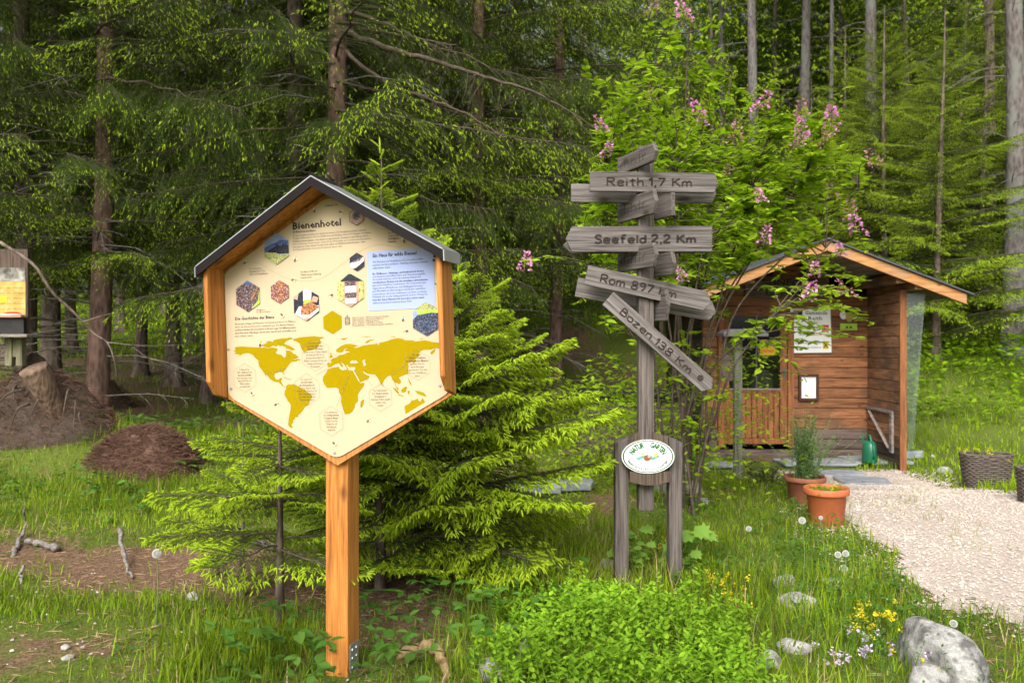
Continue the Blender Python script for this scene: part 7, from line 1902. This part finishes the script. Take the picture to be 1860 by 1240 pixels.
z2_ = gp2.z + 50 / F * gp2.y * .88; M['sage'] = leaf('sage', (.14, .24, .07), (.24, .35, .13), .35); herb('catmint', 'tall airy grey green catmint in the darker terracotta pot', (gp2.x, gp2.y, z2_), 100, .58, .26, .036, M['sage'], None, lean=.30)
herb('flower_plant', 'sparse yellow flowers growing in the wicker planter on the grass', (bk1.x, bk1.y, bk1.z + 56 * bk1.y / F), 26, .10, .30, .03, M['bramble'], M['yellow_petal'], 14, lean=.8)
herb('flower_plant', 'small flowers in the wicker planter at the picture edge', (bk2.x, bk2.y, bk2.z + 56 * bk2.y / F), 18, .10, .25, .03, M['bramble'], M['yellow_petal'], 8, lean=.8)
pp = G(1385, 885); M['red_leaf'] = leaf('red_leaf', (.09, .10, .03), (.16, .20, .05), .3); herb('bushy_plant', 'dark bushy plant at the foot of the roofed stand', (pp.x, pp.y, pp.z), 60, .30, .45, .07, M['red_leaf'], lean=.6)
pp = G(1260, 850); herb('bushy_plant', 'bright leafy plant beside the corner of the hut', (pp.x, pp.y, pp.z), 26, .32, .30, .08, M['mint'], lean=.5)
for px, py, n_, hh, lab in [(1640, 1180, 16, .16, 'yellow spurge in front of the large boulder'), (1590, 1140, 14, .14, 'yellow spurge among the herbs left of the boulders'), (1335, 1090, 12, .13, 'yellow spurge at the upper edge of the mint'), (1310, 1060, 10, .12, 'small yellow flowering spurge near the signpost leg'), (1735, 1235, 6, .15, 'yellow flower sprig against the boulder face'), (1205, 1000, 8, .12, 'yellow flowers between the legs of the signpost')]:
    pp = G(px, py + 12); herb('spurge_plant', lab, (pp.x, pp.y, pp.z), n_, hh, .22, .02, M['bramble'], M['yellow_petal'], n_, 'flower', .5)
for px, py, n_, lab in [(1560, 1175, 8, 'pale purple clover heads left of the boulders'), (1515, 1190, 7, 'pale purple thyme flowers beside the white limestone'), (1600, 1200, 5, 'a few lilac flower heads low in front of the boulders')]:
    pp = G(px, py + 12); herb('clover_plant', lab, (pp.x, pp.y, pp.z), n_, .10, .3, .022, M['bramble'], M['lilac_petal'], n_, 'flower', .7)
# broad lobed leaves in front of the signpost legs
LOBE = [(0, 0), (.18, .30), (.06, .52), (.36, .42), (.42, .62), (.58, .38), (.78, .40), (.72, .20), (1, 0)]
lob_v = np.array([(x, y, .10 * y) for x, y in LOBE] + [(x, -y, .10 * y) for x, y in LOBE[1:-1][::-1]] + [(.45, 0, -.03)])
nlb = len(lob_v) - 1; lob_f = np.array([(k, nlb, (k + 1) % nlb) for k in range(nlb)])
def lobed(label, px, py, tops, size):
    pp = G(px, py); t = thing('lobed_plant', label, 'plant', tuple(pp))
    for (tx, ty, s, dx, dz) in tops:
        tip = np.array(P(tx, ty, pp.y - .05)) - np.array(pp)
        mb = MB(); mb.tube(catmull([(0, 0, 0), tip * .5 + np.array((.0, .03, .03)), tip], 4), np.linspace(.005, .003, 9), 5, cap=False); mb.build('stalk', M['maple_leaf'], t)
        mb = MB(); mb.inst(lob_v, lob_f, [tip], [(dx, -.55, dz)], [(rng.normal(0, .2), -.35, 1)], size * s, size * s * 1.05); mb.build('leaf', M['maple_leaf'], t)
        for q in range(3):
            f_ = .45 + .2 * q; a = rng.uniform(0, 6.28); mb = MB(); mb.inst(lob_v, lob_f, [tip * f_ + rng.normal(0, .03, 3)], [(cos(a), -.3 + .6 * sin(a), -.15)], [(rng.normal(0, .3), -.2, 1)], size * .75, size * .7); mb.build('leaf', M['maple_leaf'], t)
lobed('tall plant with broad lobed leaves before the left signpost leg', 1160, 1040, [(1150, 965, 1, -.6, -.2), (1165, 955, 1.1, .5, -.3), (1140, 985, .9, -.8, -.3), (1120, 1000, 1.0, -.7, -.35), (1150, 1010, .9, .6, -.4), (1175, 985, .8, .8, -.3), (1135, 1030, 1, -.6, -.3), (1160, 1045, .9, .2, -.4)], .085)
lobed('tall plant with broad pale lobed leaves arching right of the signpost', 1232, 1035, [(1262, 955, 1.3, .6, -.5), (1250, 962, 1.1, -.3, -.5), (1240, 975, 1, -.8, -.3), (1275, 965, 1.2, .9, -.5), (1222, 990, .9, -.8, -.3), (1255, 1000, .9, .6, -.4), (1215, 1015, .8, -.6, -.4), (1270, 1030, .9, .7, -.3)], .095)
# dandelion clocks
def dandelion(label, px, py, gpy, rpx):
    b = G(px + rng.uniform(-6, 6), gpy); top = np.array(P(px, py, b.y)); t = thing('dandelion', label, 'flower', tuple(b)); tl = top - np.array(b)
    mb = MB(); mb.tube(catmull([(0, 0, -.02), tl * .5 + np.array((.008, 0, 0)), tl], 5), .0028, 5); mb.build('stalk', M['sage'], t, True)
    n = 130; k = np.arange(n) + .5; ph_ = np.arccos(1 - 2 * k / n); th = pi * (1 + 5 ** .5) * k; R = .85 * rpx / F * b.y
    Dv = np.stack([np.cos(th) * np.sin(ph_), np.sin(th) * np.sin(ph_), np.cos(ph_)], 1)
    tv = np.array([(0, -.02, 0), (0, .02, 0), (.8, 0, 0), (.78, -.01, 0), (1.0, -.22, .0), (1.0, .22, 0), (1.0, 0, .22), (1.0, 0, -.22)]); tf = np.array([(0, 1, 2), (3, 4, 5), (3, 6, 7)])
    mb = MB(); mb.inst(tv, tf, np.tile(tl, (n, 1)), Dv, rng.normal(0, 1, (n, 3)), R, R); mb.build('seed_head', M['fluff'], t)['kind'] = 'stuff'
for a in [('tall white dandelion clock in front of the bright terracotta pot', 1457, 945, 1058, 7.5), ('small dandelion clock against the terracotta pot side', 1491, 940, 985, 4.5), ('dandelion clock on a long pale stalk in the litter left of the sapling', 285, 1005, 1140, 10), ('dandelion clock at the grass edge, first of the close pair', 1522, 1007, 1060, 7), ('dandelion clock at the grass edge, second of the close pair', 1536, 1005, 1055, 7),
          ('dandelion clock on a slanting stalk below the close pair', 1532, 1033, 1050, 9), ('small white dandelion clock in front of the catmint', 1443, 842, 915, 3.5), ('faint dandelion clock on the meadow beside the hut', 1694, 828, 850, 3.5), ('dandelion clock near the gravel edge above the boulder', 1732, 1132, 1165, 8), ('grey dandelion clock in the long grass right of the signpost', 1360, 960, 1000, 6)]:
    dandelion(*a)
